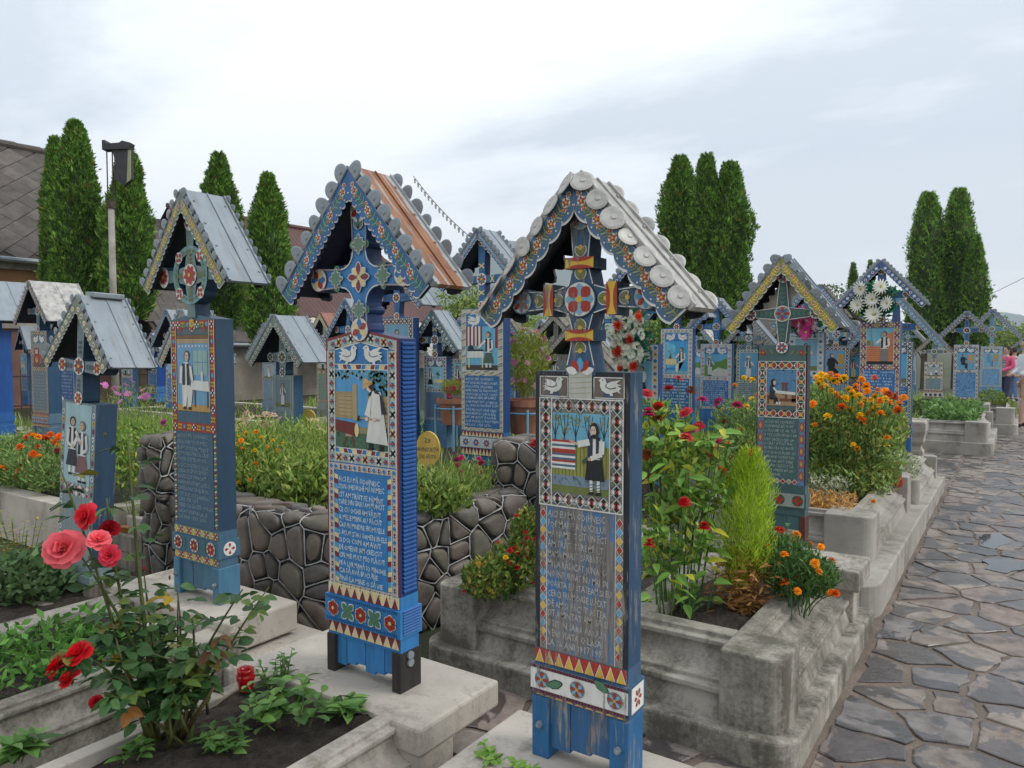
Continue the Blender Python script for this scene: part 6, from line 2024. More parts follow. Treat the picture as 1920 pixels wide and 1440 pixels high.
WR = random.Random(5)
def boulder_wall(label, pl, H, depth, g=(.15, .175), closed=False, name='boulder_wall'):
    c0 = Vector((sum(p[0] for p in pl) / len(pl), sum(p[1] for p in pl) / len(pl), 0))
    pl = [(a - c0.x, b - c0.y) for a, b in pl]
    root = thing(name, label, 'stone wall', c0)
    f, S, Q = wall_map(pl, H, depth)
    # core
    mb = MB()
    ns, nq = max(8, int(S / .06)), 14
    v = [tuple(f(S * i / ns, Q * j / nq, -.012)[0]) for j in range(nq + 1) for i in range(ns + 1)]
    mb.add(v, [(j * (ns + 1) + i, j * (ns + 1) + i + 1, (j + 1) * (ns + 1) + i + 1, (j + 1) * (ns + 1) + i) for j in range(nq) for i in range(ns)], (.1, .1, .1))
    if not closed:   # inner side and ends
        mb.add([tuple(f(S * i / ns, Q, -.012)[0]) for i in range(ns + 1)] + [tuple(f(S * i / ns, Q, -.012)[0] * 1.0 + Vector((0, 0, -H))) for i in range(ns + 1)], [(i, i + 1, i + 2 + ns, i + 1 + ns) for i in range(ns)], (.1, .1, .1))
        for s in (0, S):
            p, n = f(s, 0, -.012)
            q_, _ = f(s, Q, -.012)
            mb.add([tuple(p), (q_.x, q_.y, p.z), tuple(q_), (p.x, p.y, q_.z)], [(0, 1, 2, 3)], (.1, .1, .1))
    mb.build('joint_core', JOINT, root)
    nj, ni = int(Q / g[1]) + 1, int(S / g[0]) + 1
    pts = []
    for j in range(nj):
        for i in range(ni):
            if WR.random() < .16: continue
            pts.append((S * (i + .5 + .25 * (1 if j % 2 else -1) + WR.uniform(-.48, .48)) / ni, Q * (j + .5 + WR.uniform(-.45, .45)) / nj))
            if WR.random() < .2: pts.append((S * (i + .5 + WR.uniform(-.5, .5)) / ni, Q * (j + .5 + WR.uniform(-.5, .5)) / nj))
    cells = voronoi(pts, 0, S, -.02, Q, max(g) * 3.4)
    seen_e = set()
    pm = MB()
    for poly in cells:
        if len(poly) < 3: continue
        n = len(poly)
        for i in range(n):      # raised pale pointing along the joints
            a, b = poly[i], poly[(i + 1) % n]
            k = tuple(sorted(((round(a[0], 3), round(a[1], 3)), (round(b[0], 3), round(b[1], 3)))))
            if k in seen_e or math.hypot(a[0] - b[0], a[1] - b[1]) < .025 or WR.random() < .17: continue
            if min(a[0], b[0]) < .004 and max(a[0], b[0]) < .008: continue
            seen_e.add(k)
            m_ = 3
            off = WR.uniform(-.004, .004)
            pm.tube([f(a[0] + (b[0] - a[0]) * t / m_, a[1] + (b[1] - a[1]) * t / m_ + off * math.sin(3.14 * t / m_), -.002)[0] for t in range(m_ + 1)], [WR.uniform(.0024, .0052) for _ in range(m_ + 1)], 5, vary((.6, .6, .58), .2), cap=False)
        p = shrink(poly, WR.uniform(.009, .015))
        if len(p) < 3 or area(p) < .0012: continue
        p = chaikin(p, 2, .25)
        if len(p) > 22: p = p[::2]
        cx, cy = sum(a[0] for a in p) / len(p), sum(a[1] for a in p) / len(p)
        ht = WR.uniform(.012, .024)
        c3, nn = f(cx, cy, 0)
        rings = []
        for k, l in ((1.0, -.010), (.955, ht * .62), (.82, ht * .95), (.4, ht * 1.02)):
            rings.append([tuple(f(cx + (a[0] - cx) * k, cy + (a[1] - cy) * k, l)[0] - c3) for a in p])
        m_ = len(p)
        m = MB()
        v = [q for r_ in rings for q in r_] + [tuple(f(cx, cy, ht * 1.1)[0] - c3)]
        fs = [(r_ * m_ + i, r_ * m_ + (i + 1) % m_, (r_ + 1) * m_ + (i + 1) % m_, (r_ + 1) * m_ + i) for r_ in range(3) for i in range(m_)]
        fs += [(3 * m_ + i, 3 * m_ + (i + 1) % m_, 4 * m_) for i in range(m_)]
        m.add(v, fs, (.2, .2, .2))
        o = m.build('boulder', COBBLE, root, smooth=True)
        o.location = c3
    tag(pm.build('pointing', MORTAR, root), kind='stuff')
    return root

# smoothed line of the retaining wall, left to right seen from the path
_pl = [(-4.78, 2.83), (-4.2, 2.74), (-3.6, 2.70), (-3.28, 2.72), (-3.05, 2.79), (-2.86, 2.95), (-2.74, 3.2), (-2.68, 3.6), (-2.64, 4.05)]
boulder_wall('low curved retaining wall of brown boulders with white pointing, behind the bright blue cross', _pl, .66, .24)
def box_loop(x0, x1, y0, y1):
    return [(x0, y1), (x0, y0), (x1, y0), (x1, y1)]
boulder_wall('boulder pillar at the left end of the retaining wall', box_loop(-4.99, -4.74, 2.76, 3.05), 1.0, .13, (.15, .17), name='boulder_pillar')
boulder_wall('boulder pillar at the right end of the retaining wall, by the terracotta pots', box_loop(-2.95, -2.52, 4.08, 4.45), .98, .2, (.15, .17), name='boulder_pillar')
# raised soil inside the wall
mb = MB()
pl2 = [(-4.75, 3.0), (-3.4, 2.9), (-3.05, 3.02), (-2.9, 3.3), (-2.85, 4.2), (-2.9, 6.9), (-6.6, 7.4), (-6.6, 4.6), (-4.8, 4.5)]
mb.slab(pl2, .0, .5, (.1, .1, .05))
tag(mb.build('raised_bed_soil', SOIL), kind='structure')

# rain left standing on the path
WATER, t_, b_ = new_mat('rain_water')
b_.inputs['Base Color'].default_value = (.05, .05, .05, 1)
b_.inputs['Roughness'].default_value = .03
for lab, cx, cy, rx, ry in (('small rain puddle on the path beside the marigold planter', -.13, 7.3, .10, .3), ('rain puddle farther down the path edge', -.05, 6.5, .13, .22)):
    mb = MB()
    n_ = 26
    mb.slab([(rx * (1 + .22 * math.sin(3 * a + 1) + .12 * math.sin(7 * a)) * math.cos(a), ry * (1 + .2 * math.sin(2 * a) + .12 * math.sin(5 * a + 2)) * math.sin(a)) for a in [2 * math.pi * k / n_ for k in range(n_)]], -.008, .0, (.05, .05, .05))
    o = mb.build('puddle', WATER); o.location = (cx, cy, .0125)
    tag(o, lab, 'puddle')
# ================================================================ plants
_fw = Vector((-math.sin(YAW) * math.cos(PITCH), math.cos(YAW) * math.cos(PITCH), -math.sin(PITCH)))
_rt = Vector((math.cos(YAW), math.sin(YAW), 0))
_up = _rt.cross(_fw)
def px(x, y, d):
    """a measured spot: where photo pixel (x, y) lies at d metres"""
    return Vector((0, 0, CAMH)) + (_fw + _rt * ((x - 960) / 1390.0) + _up * ((720 - y) / 1390.0)) * d

G1, G2, G3, G4 = lin((66, 98, 46)), lin((96, 126, 58)), lin((48, 74, 38)), lin((128, 146, 70))
PR = random.Random(33)
NP = np.random.default_rng(33)

def petal_grid(mb, ang, L_, w0, w1, el, curl, cup, z0, c, r0=.05, seg=3):
    """one petal: el start elevation, curl change along it, cup across it"""
    ca, sa = math.cos(ang), math.sin(ang)
    r, z = r0, z0
    rows = []
    for i in range(seg + 1):
        t = i / seg
        wd = (w0 + (w1 - w0) * math.sin(t * 1.75)) * (1 if t < .99 else .55)
        for s in (-1, 0, 1):
            rr, zz = r, z + cup * abs(s) * wd
            rows.append((rr * ca - s * wd * sa, rr * sa + s * wd * ca, zz))
        e = el + curl * t
        r += L_ / seg * math.cos(e)
        z += L_ / seg * math.sin(e)
    fs = []
    for i in range(seg):
        for s in range(2):
            fs.append((i * 3 + s, i * 3 + s + 1, (i + 1) * 3 + s + 1, (i + 1) * 3 + s))
    mb.add(rows, fs, c)

_fl = {}
def flower_mesh(kind, c):
    k = (kind, tuple(round(x, 3) for x in c))
    if k in _fl: return _fl[k]
    mb = MB()
    r = random.Random(hash(kind) % 97)
    r = random.Random(len(kind) * 13)
    if kind == 'pom':        # marigold: ruffled ball
        for lay, (n, L_, el, z0) in enumerate(((13, .95, -.1, -.05), (12, .8, .35, .05), (10, .6, .8, .15), (7, .42, 1.2, .2))):
            for i in range(n):
                petal_grid(mb, 2 * math.pi * (i + lay * .37) / n + r.uniform(-.1, .1), L_ * r.uniform(.85, 1.05), .1, .24, el + r.uniform(-.15, .15), -.5, .25, z0, vary(c, .16, r), seg=2)
        mb.tube([(0, 0, -.6), (0, 0, -.05)], [.1, .32], 6, G1)
    elif kind == 'zinnia':
        for lay, (n, L_, el, z0) in enumerate(((13, .95, -.05, 0), (11, .75, .22, .07), (8, .48, .6, .12))):
            for i in range(n):
                petal_grid(mb, 2 * math.pi * (i + lay * .4) / n, L_ * r.uniform(.92, 1.05), .1, .22, el + r.uniform(-.1, .1), -.35, .12, z0, vary(c, .14, r), seg=2)
        mb.lathe([(.0, .34), (.14, .3), (.2, .15), (.2, .05)], 8, lin((150, 110, 40)))
        mb.tube([(0, 0, -.4), (0, 0, 0)], [.1, .25], 6, G1)
    elif kind == 'double':   # full red zinnia
        for lay, (n, L_, el, z0) in enumerate(((14, .98, -.25, 0), (13, .9, .05, .1), (11, .75, .4, .2), (9, .55, .75, .28), (6, .35, 1.1, .32))):
            for i in range(n):
                petal_grid(mb, 2 * math.pi * (i + lay * .4) / n, L_ * r.uniform(.92, 1.05), .1, .22, el, -.4, .12, z0, vary(c, .14, r), seg=2)
        mb.tube([(0, 0, -.4), (0, 0, 0)], [.1, .28], 6, G1)
    elif kind == 'cosmos':
        for i in range(8):
            petal_grid(mb, 2 * math.pi * i / 8, .95, .12, .34, .12 + r.uniform(-.08, .08), -.15, .06, 0, vary(c, .1, r), seg=2)
        mb.lathe([(.0, .12), (.14, .1), (.2, .0)], 8, lin((200, 160, 40)))
    elif kind == 'daisy':
        for lay in range(2):
            for i in range(15):
                petal_grid(mb, 2 * math.pi * (i + lay * .5) / 15, 1.0 - lay * .18, .06, .1, .08 + lay * .25, .25, .1, lay * .04, vary(c, .06, r), seg=3)
        mb.lathe([(.0, .16), (.12, .14), (.19, .02)], 8, lin((206, 186, 90)))
    elif kind == 'spike':    # wreath chrysanthemum
        for lay in range(4):
            for i in range(14):
                petal_grid(mb, 2 * math.pi * (i + lay * .3) / 14, .95 - lay * .12, .05, .07, .1 + lay * .34, .1, .1, lay * .05, vary(c, .16, r), seg=2)
    elif kind == 'rose':
        for lay, (n, L_, w1, el, curl, z0, r0) in enumerate(((5, 1.0, .62, .25, -.9, 0, .1), (5, .9, .56, .65, -.7, .05, .1), (4, .8, .5, 1.0, -.45, .1, .1), (4, .66, .38, 1.25, -.1, .15, .07), (3, .55, .24, 1.45, .2, .2, .03))):
            for i in range(n):
                cc = vary(c, .16, r)
                petal_grid(mb, 2 * math.pi * (i + lay * .43) / n + r.uniform(-.12, .12), L_ * r.uniform(.92, 1.08), .2, w1, el + r.uniform(-.12, .12), curl, .22, z0, cc, r0=r0, seg=4)
        for i in range(5): petal_grid(mb, 2 * math.pi * i / 5, .55, .08, .1, -.5, -.3, 0, -.05, G1, seg=2)
        mb.tube([(0, 0, -.4), (0, 0, 0)], [.1, .22], 6, G1)
    elif kind == 'bud':
        for i in range(4): petal_grid(mb, math.pi / 2 * i, 1.0, .12, .3, 1.35, .25, .2, 0, vary(c, .1, r), r0=.16, seg=3)
        for i in range(5): petal_grid(mb, 2 * math.pi * i / 5, .7, .08, .1, 1.1, -.6, 0, -.05, G1, r0=.2, seg=2)
        mb.tube([(0, 0, -.5), (0, 0, 0)], [.1, .24], 6, G1)
    elif kind == 'umbel':    # sedum head
        for i in range(46):
            a, q = r.uniform(0, 6.28), math.sqrt(r.random())
            cx, cy, cz = q * math.cos(a), q * math.sin(a), .3 - .3 * q * q + r.uniform(-.05, .05)
            s = .16
            mb.add([(cx - s, cy, cz), (cx, cy - s, cz), (cx + s, cy, cz), (cx, cy + s, cz), (cx, cy, cz + s)], [(0, 1, 4), (1, 2, 4), (2, 3, 4), (3, 0, 4)], vary(c, .2, r))
    me = mb.mesh('flower')
    me.materials.append(PETAL)
    me.polygons.foreach_set('use_smooth', [kind in ('rose', 'bud')] * len(me.polygons))
    _fl[k] = me
    return me

def put_flower(parent, pos, r, kind, c, tilt=.35, face=None, name='flower'):
    o = link(name, flower_mesh(kind, c), parent)
    o.location = pos - parent.location
    o.scale = (r,) * 3
    if face is not None:
        o.rotation_euler = Vector(face).to_track_quat('Z', 'Y').to_euler()
        o.rotation_euler.rotate_axis('Z', PR.uniform(0, 6.28))
    else:
        o.rotation_euler = (PR.gauss(0, tilt) + .15, PR.gauss(0, tilt), PR.uniform(0, 6.28))
    return o

def leafcloud(name, parent, P_, size, cols, mat=None, aspect=.5, up=.35, out=None, droop=0.0):
    """leaf-sized rhombs at the points P_ (n, 3), parent-local"""
    n = len(P_)
    P_ = np.asarray(P_, float)
    d = NP.normal(size=(n, 3))
    d[:, 2] = np.abs(d[:, 2]) * .6 + up - droop
    if out is not None: d += out
    d /= np.linalg.norm(d, axis=1, keepdims=True)
    s = NP.normal(size=(n, 3))
    s -= d * (s * d).sum(1, keepdims=True)
    s /= np.linalg.norm(s, axis=1, keepdims=True)
    nn = np.cross(d, s)
    sz = (np.asarray(size) if not np.isscalar(size) else size) * NP.uniform(.65, 1.35, n)
    sz = sz[:, None]
    b, t = P_, P_ + d * sz
    m_ = P_ + d * sz * .45 - nn * sz * .08
    l, r = m_ + s * sz * aspect * .5 + nn * sz * .12, m_ - s * sz * aspect * .5 + nn * sz * .12
    V = np.stack([b, l, t, r], 1).reshape(-1, 3)
    Fq = np.arange(4 * n).reshape(-1, 4)
    C = np.array(cols)[NP.integers(0, len(cols), n)] * NP.uniform(.7, 1.3, (n, 1))
    me = npmesh(name, V, Fq, np.clip(C, 0, 1), mat or LEAF)
    o = link(name, me, parent)
    tag(o, kind='stuff')
    return o

def grass(name, parent, P_, h, cols, wd=.006, bend=.45, mat=None):
    n = len(P_)
    P_ = np.asarray(P_, float)
    a = NP.uniform(0, 2 * np.pi, n)
    hh = (np.asarray(h) * NP.uniform(.55, 1.2, n))[:, None]
    dr = np.stack([np.cos(a), np.sin(a), np.zeros(n)], 1)
    sd = np.stack([-np.sin(a), np.cos(a), np.zeros(n)], 1) * wd
    bd = (NP.uniform(.1, 1.0, n) * bend)[:, None]
    p1 = P_ + np.array([0, 0, 1.]) * hh * .55 + dr * hh * bd * .3
    p2 = P_ + np.array([0, 0, 1.]) * hh * (1 - bd * .25) + dr * hh * bd
    V = np.stack([P_ - sd, P_ + sd, p1 + sd * .8, p1 - sd * .8, p2 + sd * .12, p2 - sd * .12], 1).reshape(-1, 3)
    i = np.arange(n)[:, None] * 6
    Fq = np.concatenate([i + np.array([[0, 1, 2, 3]]), i + np.array([[3, 2, 4, 5]])], 1).reshape(-1, 4)
    C = np.array(cols)[NP.integers(0, len(cols), n)] * NP.uniform(.7, 1.3, (n, 1))
    o = link(name, npmesh(name, V, Fq, np.repeat(np.clip(C, 0, 1), 2, 0), mat or LEAF), parent)
    tag(o, kind='stuff')
    return o

def ell(n, c, r, hollow=.35):
    """n points spread through an ellipsoid, denser outside"""
    d = NP.normal(size=(n, 3))
    d /= np.linalg.norm(d, axis=1, keepdims=True)
    q = (hollow + (1 - hollow) * NP.random(n) ** .6)[:, None]
    return np.asarray(c) + d * q * np.asarray(r)

_lm = {}
def leaf_mesh(kind, c):
    k = (kind, tuple(round(x, 3) for x in c))
    if k in _lm: return _lm[k]
    mb = MB()
    # ovate blade folded along the midrib, tip down a little; unit length along +x
    prof = {'rose': ((0, .0), (.14, .2), (.4, .31), (.68, .25), (.88, .12), (1, .0)), 'zinnia': ((0, .0), (.1, .14), (.3, .24), (.6, .17), (.85, .07), (1, .0))}[kind]
    v, fs = [], []
    for i, (x, w0) in enumerate(prof):
        z = -.16 * x * x
        v += [(x, -w0, z + w0 * .32), (x, 0, z), (x, w0, z + w0 * .32)]
    for i in range(len(prof) - 1):
        fs += [(i * 3, i * 3 + 1, (i + 1) * 3 + 1, (i + 1) * 3), (i * 3 + 1, i * 3 + 2, (i + 1) * 3 + 2, (i + 1) * 3 + 1)]
    mb.add(v, fs, c)
    me = mb.mesh('leaf')
    me.materials.append(LEAF_R)
    _lm[k] = me
    return me

_nleaf = {}
_more = {}
def put_leaf(parent, pos, direction, ln, kind, c, roll=.5):
    _nleaf[parent.name] = _nleaf.get(parent.name, 0) + 1
    if _nleaf[parent.name] > 300:      # the rest of a very leafy plant is one part
        mbx = _more.setdefault(parent.name, (parent, MB()))[1]
        e = Vector(direction).to_track_quat('X', 'Z').to_euler()
        e.rotate_axis('X', PR.gauss(0, roll))
        mat_ = e.to_matrix()
        me = leaf_mesh(kind, c)
        k = PR.uniform(.75, 1.2)
        mbx.add([tuple(pos - parent.location + mat_ @ (v.co * ln)) for v in me.vertices], [tuple(p.vertices) for p in me.polygons], tuple(x * k for x in c))
        return None
    o = link('leaf', leaf_mesh(kind, c), parent)
    o.location = pos - parent.location
    o.scale = (ln,) * 3
    q = Vector(direction).to_track_quat('X', 'Z')
    o.rotation_euler = q.to_euler()
    o.rotation_euler.rotate_axis('X', PR.gauss(0, roll))
    return o

def curve_pts(a, b, sag, n=5, side=0.0):
    a, b = Vector(a), Vector(b)
    m_ = (a + b) / 2 + Vector((PR.gauss(0, side), PR.gauss(0, side), sag))
    return [a * (1 - t) ** 2 + m_ * 2 * t * (1 - t) + b * t * t for t in [i / n for i in range(n + 1)]]

# ---- rose bush in the foreground
RED, DRED, PINK = lin((196, 24, 34)), lin((160, 14, 28)), lin((240, 112, 124))
base = px(318, 1392, 2.5)
base.z = .28
rose = thing('rose_bush', 'tall rose bush with red and salmon-pink blooms in the front bed', 'rose bush', base)
st = MB()
canes = []
for (x, y, d, r0) in ((240, 822, 2.45, .008), (110, 870, 2.4, .006), (200, 935, 2.38, .007), (455, 1105, 2.35, .006), (150, 1040, 2.3, .007), (140, 1225, 2.2, .006), (270, 1075, 2.55, .006), (360, 1160, 2.6, .007), (370, 1240, 2.4, .006), (505, 1100, 2.5, .005), (235, 1150, 2.5, .008), (190, 1300, 2.3, .005), (330, 1095, 2.6, .005)):
    tip = px(x, y, d)
    b0 = base + Vector((PR.gauss(0, .03), PR.gauss(0, .03), 0))
    pts = curve_pts(b0, tip, .1, 8, .04)
    canes.append(pts)
    st.tube([p - base for p in pts], [r0 * (1.25 - .9 * i / 8) for i in range(9)], 6, vary(lin((74, 82, 44)), .2))
for (x, y, d) in ((350, 1330, 2.45), (400, 1290, 2.4)):
    st.tube([base + Vector((.02, .03, 0)) - base, px(x, y, d) - base], [.011, .006], 6, lin((84, 74, 46)))
for i in range(15):
    x, y = PR.uniform(150, 385), PR.uniform(1100, 1320)
    tip = px(x, y, PR.uniform(2.3, 2.65))
    pts = curve_pts(base + Vector((PR.gauss(0, .05), PR.gauss(0, .05), .06)), tip, .06, 8, .04)
    canes.append(pts)
    st.tube([p - base for p in pts], [.0045 * (1.25 - .8 * i / 8) for i in range(9)], 5, vary(lin((84, 88, 50)), .2))
st.build('stems', STEM, rose, smooth=True)
for ci, pts in enumerate(canes):
    n = 11 if ci < 13 else 8
    for k in range(n):
        t = .28 + .72 * (k + PR.random() * .6) / n
        i = min(7, int(t * 8))
        p = pts[i].lerp(pts[i + 1], t * 8 - i)
        a = PR.uniform(0, 6.28)
        dr = Vector((math.cos(a), math.sin(a), PR.uniform(-.15, .35)))
        c = PR.choice((lin((52, 82, 50)), lin((64, 96, 58)), lin((44, 70, 44)), lin((86, 108, 56)), lin((52, 82, 50)), lin((58, 92, 62))))
        if PR.random() < .05: c = PR.choice((lin((150, 128, 42)), lin((120, 82, 44)), lin((96, 66, 46))))
        if t > .93 and PR.random() < .4: c = lin((96, 92, 44))
        ln = PR.uniform(.042, .064)
        stalk = p + dr * .05
        for da, off in ((0, 1.0), (.95, .55), (-.95, .55)):
            if PR.random() < .12: continue
            put_leaf(rose, p + dr * .05 * off, (math.cos(a + da), math.sin(a + da), dr.z - .2), ln * PR.uniform(.85, 1.1), 'rose', c)
cam_dir = Vector((.2, -.6, .5))
for (x, y, d, r, k, c, nm) in ((122, 1030, 2.3, .058, 'rose', PINK, 'pink'), (165, 968, 2.36, .042, 'rose', lin((214, 52, 66)), 0), (205, 995, 2.38, .034, 'rose', DRED, 0), (185, 1015, 2.3, .035, 'rose', PINK, 0), (207, 1042, 2.28, .032, 'rose', lin((226, 66, 90)), 0),
                            (150, 1228, 2.2, .04, 'rose', RED, 0), (112, 1252, 2.18, .038, 'rose', lin((188, 16, 26)), 0), (132, 1275, 2.17, .032, 'rose', RED, 0),
                            (107, 852, 2.4, .02, 'bud', lin((120, 22, 52)), 0), (270, 1070, 2.55, .015, 'bud', lin((176, 40, 60)), 0), (197, 818, 2.45, .012, 'bud', lin((110, 96, 70)), 0), (318, 1085, 2.6, .011, 'bud', lin((120, 100, 80)), 0), (180, 1316, 2.3, .02, 'rose', DRED, 0)):
    put_flower(rose, px(x, y, d), r, k, c, face=cam_dir + Vector((PR.gauss(0, .3), PR.gauss(0, .3), PR.gauss(0, .2))) if k == 'rose' else Vector((0, 0, 1)), name='bloom' if k == 'rose' else 'bud')

# ---- low leafy plants
def weed(label, base_px, n, spread, h, ln, cols, kind='zinnia', name='leafy_weed', cat='plant', z=None):
    b = Vector(base_px)
    root = thing(name, label, cat, b)
    st = MB()
    for i in range(n):
        a = PR.uniform(0, 6.28)
        q = math.sqrt(PR.random())
        f0 = b + Vector((spread[0] * q * math.cos(a) * .6, spread[1] * q * math.sin(a) * .6, 0))
        tp = b + Vector((spread[0] * q * math.cos(a) + PR.gauss(0, .02), spread[1] * q * math.sin(a) + PR.gauss(0, .02), h * PR.uniform(.5, 1.1)))
        pts = curve_pts(f0, tp, .01, 4)
        st.tube([p - b for p in pts], [.0035, .003, .0026, .002, .0014], 4, lin((86, 112, 56)), cap=False)
        for k in range(4):
            p = pts[1 + k] if k < 4 else pts[-1]
            a2 = a + k * 1.57 + PR.uniform(-.4, .4)
            for s in (0, math.pi):
                put_leaf(root, p, (math.cos(a2 + s), math.sin(a2 + s), .25), ln * PR.uniform(.6, 1.15) * (1.1 - .12 * k), kind, PR.choice(cols), .3)
    st.build('stems', STEM, root)
    return root
def bz(x, y, z):
    """where photo pixel (x, y) meets height z"""
    r = _fw + _rt * ((x - 960) / 1390.0) + _up * ((720 - y) / 1390.0)
    return Vector((0, 0, CAMH)) + r * ((z - CAMH) / r.z)
GL = (lin((72, 110, 58)), lin((88, 126, 66)), lin((60, 92, 50)), lin((98, 134, 76)))
weed('nettle-like leafy plant in front of the bright blue cross', bz(545, 1352, .28), 12, (.17, .13), .13, .075, GL, 'rose')
weed('rosette of long green leaves at the right end of the front bed', bz(650, 1338, .28), 5, (.06, .05), .05, .09, GL)
weed('thin-leaved weed behind the red lantern', bz(520, 1288, .28), 8, (.07, .07), .13, .045, GL)
weed('small weed at the foot of the rose bush', bz(425, 1408, .28), 8, (.09, .08), .06, .06, GL)
weed('broad-leaved weed in the bottom left corner', bz(18, 1436, .2), 4, (.06, .06), .07, .12, GL)
weed('bright green seedlings in front of the flaking cross', bz(950, 1448, .28), 12, (.11, .05), .035, .05, (lin((104, 144, 66)), lin((120, 158, 76))))
weed('dry stalk with a single leaf pair beside the rose bush', bz(250, 1425, .28), 4, (.05, .05), .05, .05, GL, 'rose')

def patch(label, pts, size, cols, name='leafy_plants', cat='plants', aspect=.5, up=.35, mat=None, root=None):
    b = Vector(np.mean(pts, axis=0))
    root = root or thing(name, label, cat, b)
    leafcloud('leaves', root, np.asarray(pts) - np.array(b), size, cols, mat, aspect, up)
    return root
def bed_pts(n, x0, x1, y0, y1, z, h):
    q = NP.random((n, 3))
    return np.stack([x0 + (x1 - x0) * q[:, 0], y0 + (y1 - y0) * q[:, 1], z + h * q[:, 2] ** 1.6], 1)
patch('dense low green leaves covering the bed under the wheel-headed cross', bed_pts(2200, -3.82, -3.17, .3, 1.85, .24, .09), .055, (lin((78, 122, 60)), lin((92, 138, 70)), lin((60, 98, 48))), aspect=.42, up=.2)
patch('clump of lobed dark green leaves beside the leaning cross', ell(900, tuple(bz(55, 1085, .2)), (.3, .22, .16)), .06, (lin((78, 104, 74)), lin((60, 84, 58)), lin((92, 118, 80))), aspect=.55)
weed('straggly yellowing weed at the left edge', bz(38, 1040, .1), 16, (.22, .16), .3, .05, (lin((120, 124, 62)), lin((96, 112, 58)), lin((150, 128, 66))))
weed('small leafy shoots beside the planks', bz(262, 985, .25), 7, (.1, .1), .22, .05, (lin((110, 134, 66)), lin((96, 122, 58))))

# ---- flower clumps: heads at measured spots, leaves and stems filling below
def clump(label, heads, base, name, cat, leaf_n, leaf_c, leaf_r, leaf_size, leaf_cols, aspect=.35, kind='pom', stem_c=G1, stem_r=.0028, up=.5, leafc2=None, extra=None, tilt=.35):
    b = Vector(base)
    root = thing(name, label, cat, b)
    st = MB()
    for (p, r, c, *k) in heads:
        put_flower(root, p, r, k[0] if k else kind, c, tilt)
        f0 = Vector((b.x + (p.x - b.x) * .4 + PR.gauss(0, .02), b.y + (p.y - b.y) * .4 + PR.gauss(0, .02), b.z))
        pts = curve_pts(f0, p - Vector((0, 0, r * .3)), .04, 5, .02)
        st.tube([q - b for q in pts], [stem_r * (1.3 - .12 * i) for i in range(6)], 4, vary(stem_c, .2), cap=False)
        if k and len(k) > 1: pass
    st.build('stems', STEM, root)
    P_ = []
    for c_, r_ in zip(leaf_c, leaf_r):
        P_.append(ell(int(leaf_n / len(leaf_c)), tuple(Vector(c_) - b), r_))
    leafcloud('foliage', root, np.concatenate(P_), leaf_size, leaf_cols, None, aspect, up)
    return root

YEL, ORG, DOR, RST = lin((244, 204, 30)), lin((246, 158, 28)), lin((232, 108, 26)), lin((176, 78, 30))
# marigolds of the second planter
hz = [(232, 88, 1), (285, 112, 1), (190, 130, 1), (330, 110, 1), (240, 150, 1), (385, 170, 1), (450, 210, 1), (550, 215, 1), (270, 180, 1), (620, 230, 1), (395, 300, 1), (560, 280, 1), (175, 95, 1), (205, 75, 1), (265, 75, 0), (262, 102, 1), (310, 90, 0), (352, 95, 1), (300, 130, 0), (210, 160, 0), (200, 112, 1), (465, 110, 0), (548, 97, 2), (430, 150, 0), (495, 150, 0), (425, 180, 2), (500, 182, 0), (405, 195, 1), (408, 215, 1), (570, 178, 0), (615, 185, 0), (640, 200, 3), (675, 218, 3), (735, 222, 0), (300, 205, 0), (325, 225, 0), (360, 228, 1), (485, 240, 1), (530, 240, 1), (585, 245, 0), (648, 258, 0), (460, 268, 0), (708, 262, 0), (338, 285, 2), (700, 305, 2), (588, 325, 0), (468, 372, 2), (535, 300, 1), (510, 325, 0), (245, 345, 1), (455, 338, 1), (150, 265, 0), (165, 400, 0), (540, 893, 0), (630, 480, 0), (625, 530, 1), (435, 550, 0), (410, 525, 1)]
hs = []
for i, (x, y, c) in enumerate(hz):
    X_, Y_ = 1480 + x / 3.43, 680 + y / 3.43
    big = i in (43, 44, 46)
    d = 5.5 if big else PR.uniform(5.5, 5.85)
    if y > 800: d = 5.35
    hs.append((px(X_, Y_, d), (.046 if big else PR.uniform(.033, .042)) * (1 if y < 400 or big else .75), (ORG, YEL, DOR, RST)[c]))
b = px(1590, 930, 6.0); b.z = .45
clump('tall mass of yellow and orange marigolds in the second planter', hs, b, 'marigold_clump', 'marigolds', 17000,
      [px(1570, 800, 6.0), px(1610, 850, 6.0), px(1640, 800, 6.2), px(1590, 895, 5.95), px(1535, 800, 6.2)], [(.3, .34, .28), (.34, .36, .32), (.26, .32, .24), (.36, .32, .2), (.2, .25, .36)], .055,
      (lin((104, 134, 78)), lin((126, 154, 92)), lin((84, 110, 62)), lin((142, 162, 96)), lin((134, 128, 72))), .28)
# yellow marigolds left of the weaver cross
hs = [(px(1370 + dx, 700 + dy, PR.uniform(5.0, 5.8)), PR.uniform(.024, .032), c) for dx, dy, c in ((25, 8, YEL), (40, 12, YEL), (8, 22, ORG), (-15, 68, ORG), (40, 48, YEL), (52, 40, ORG), (30, 62, YEL), (20, 105, ORG), (45, 145, ORG), (15, 180, ORG), (0, 160, YEL), (48, 190, ORG), (35, 130, YEL), (-5, 130, ORG))]
b = px(1385, 900, 5.2); b.z = .45
clump('thin stand of yellow marigolds left of the weaver cross', hs, b, 'marigold_clump', 'marigolds', 2600, [px(1385, 800, 5.4), px(1380, 860, 5.2)], [(.2, .25, .22), (.25, .25, .2)], .045, (lin((96, 124, 70)), lin((116, 138, 80)), lin((76, 98, 54))), .28)
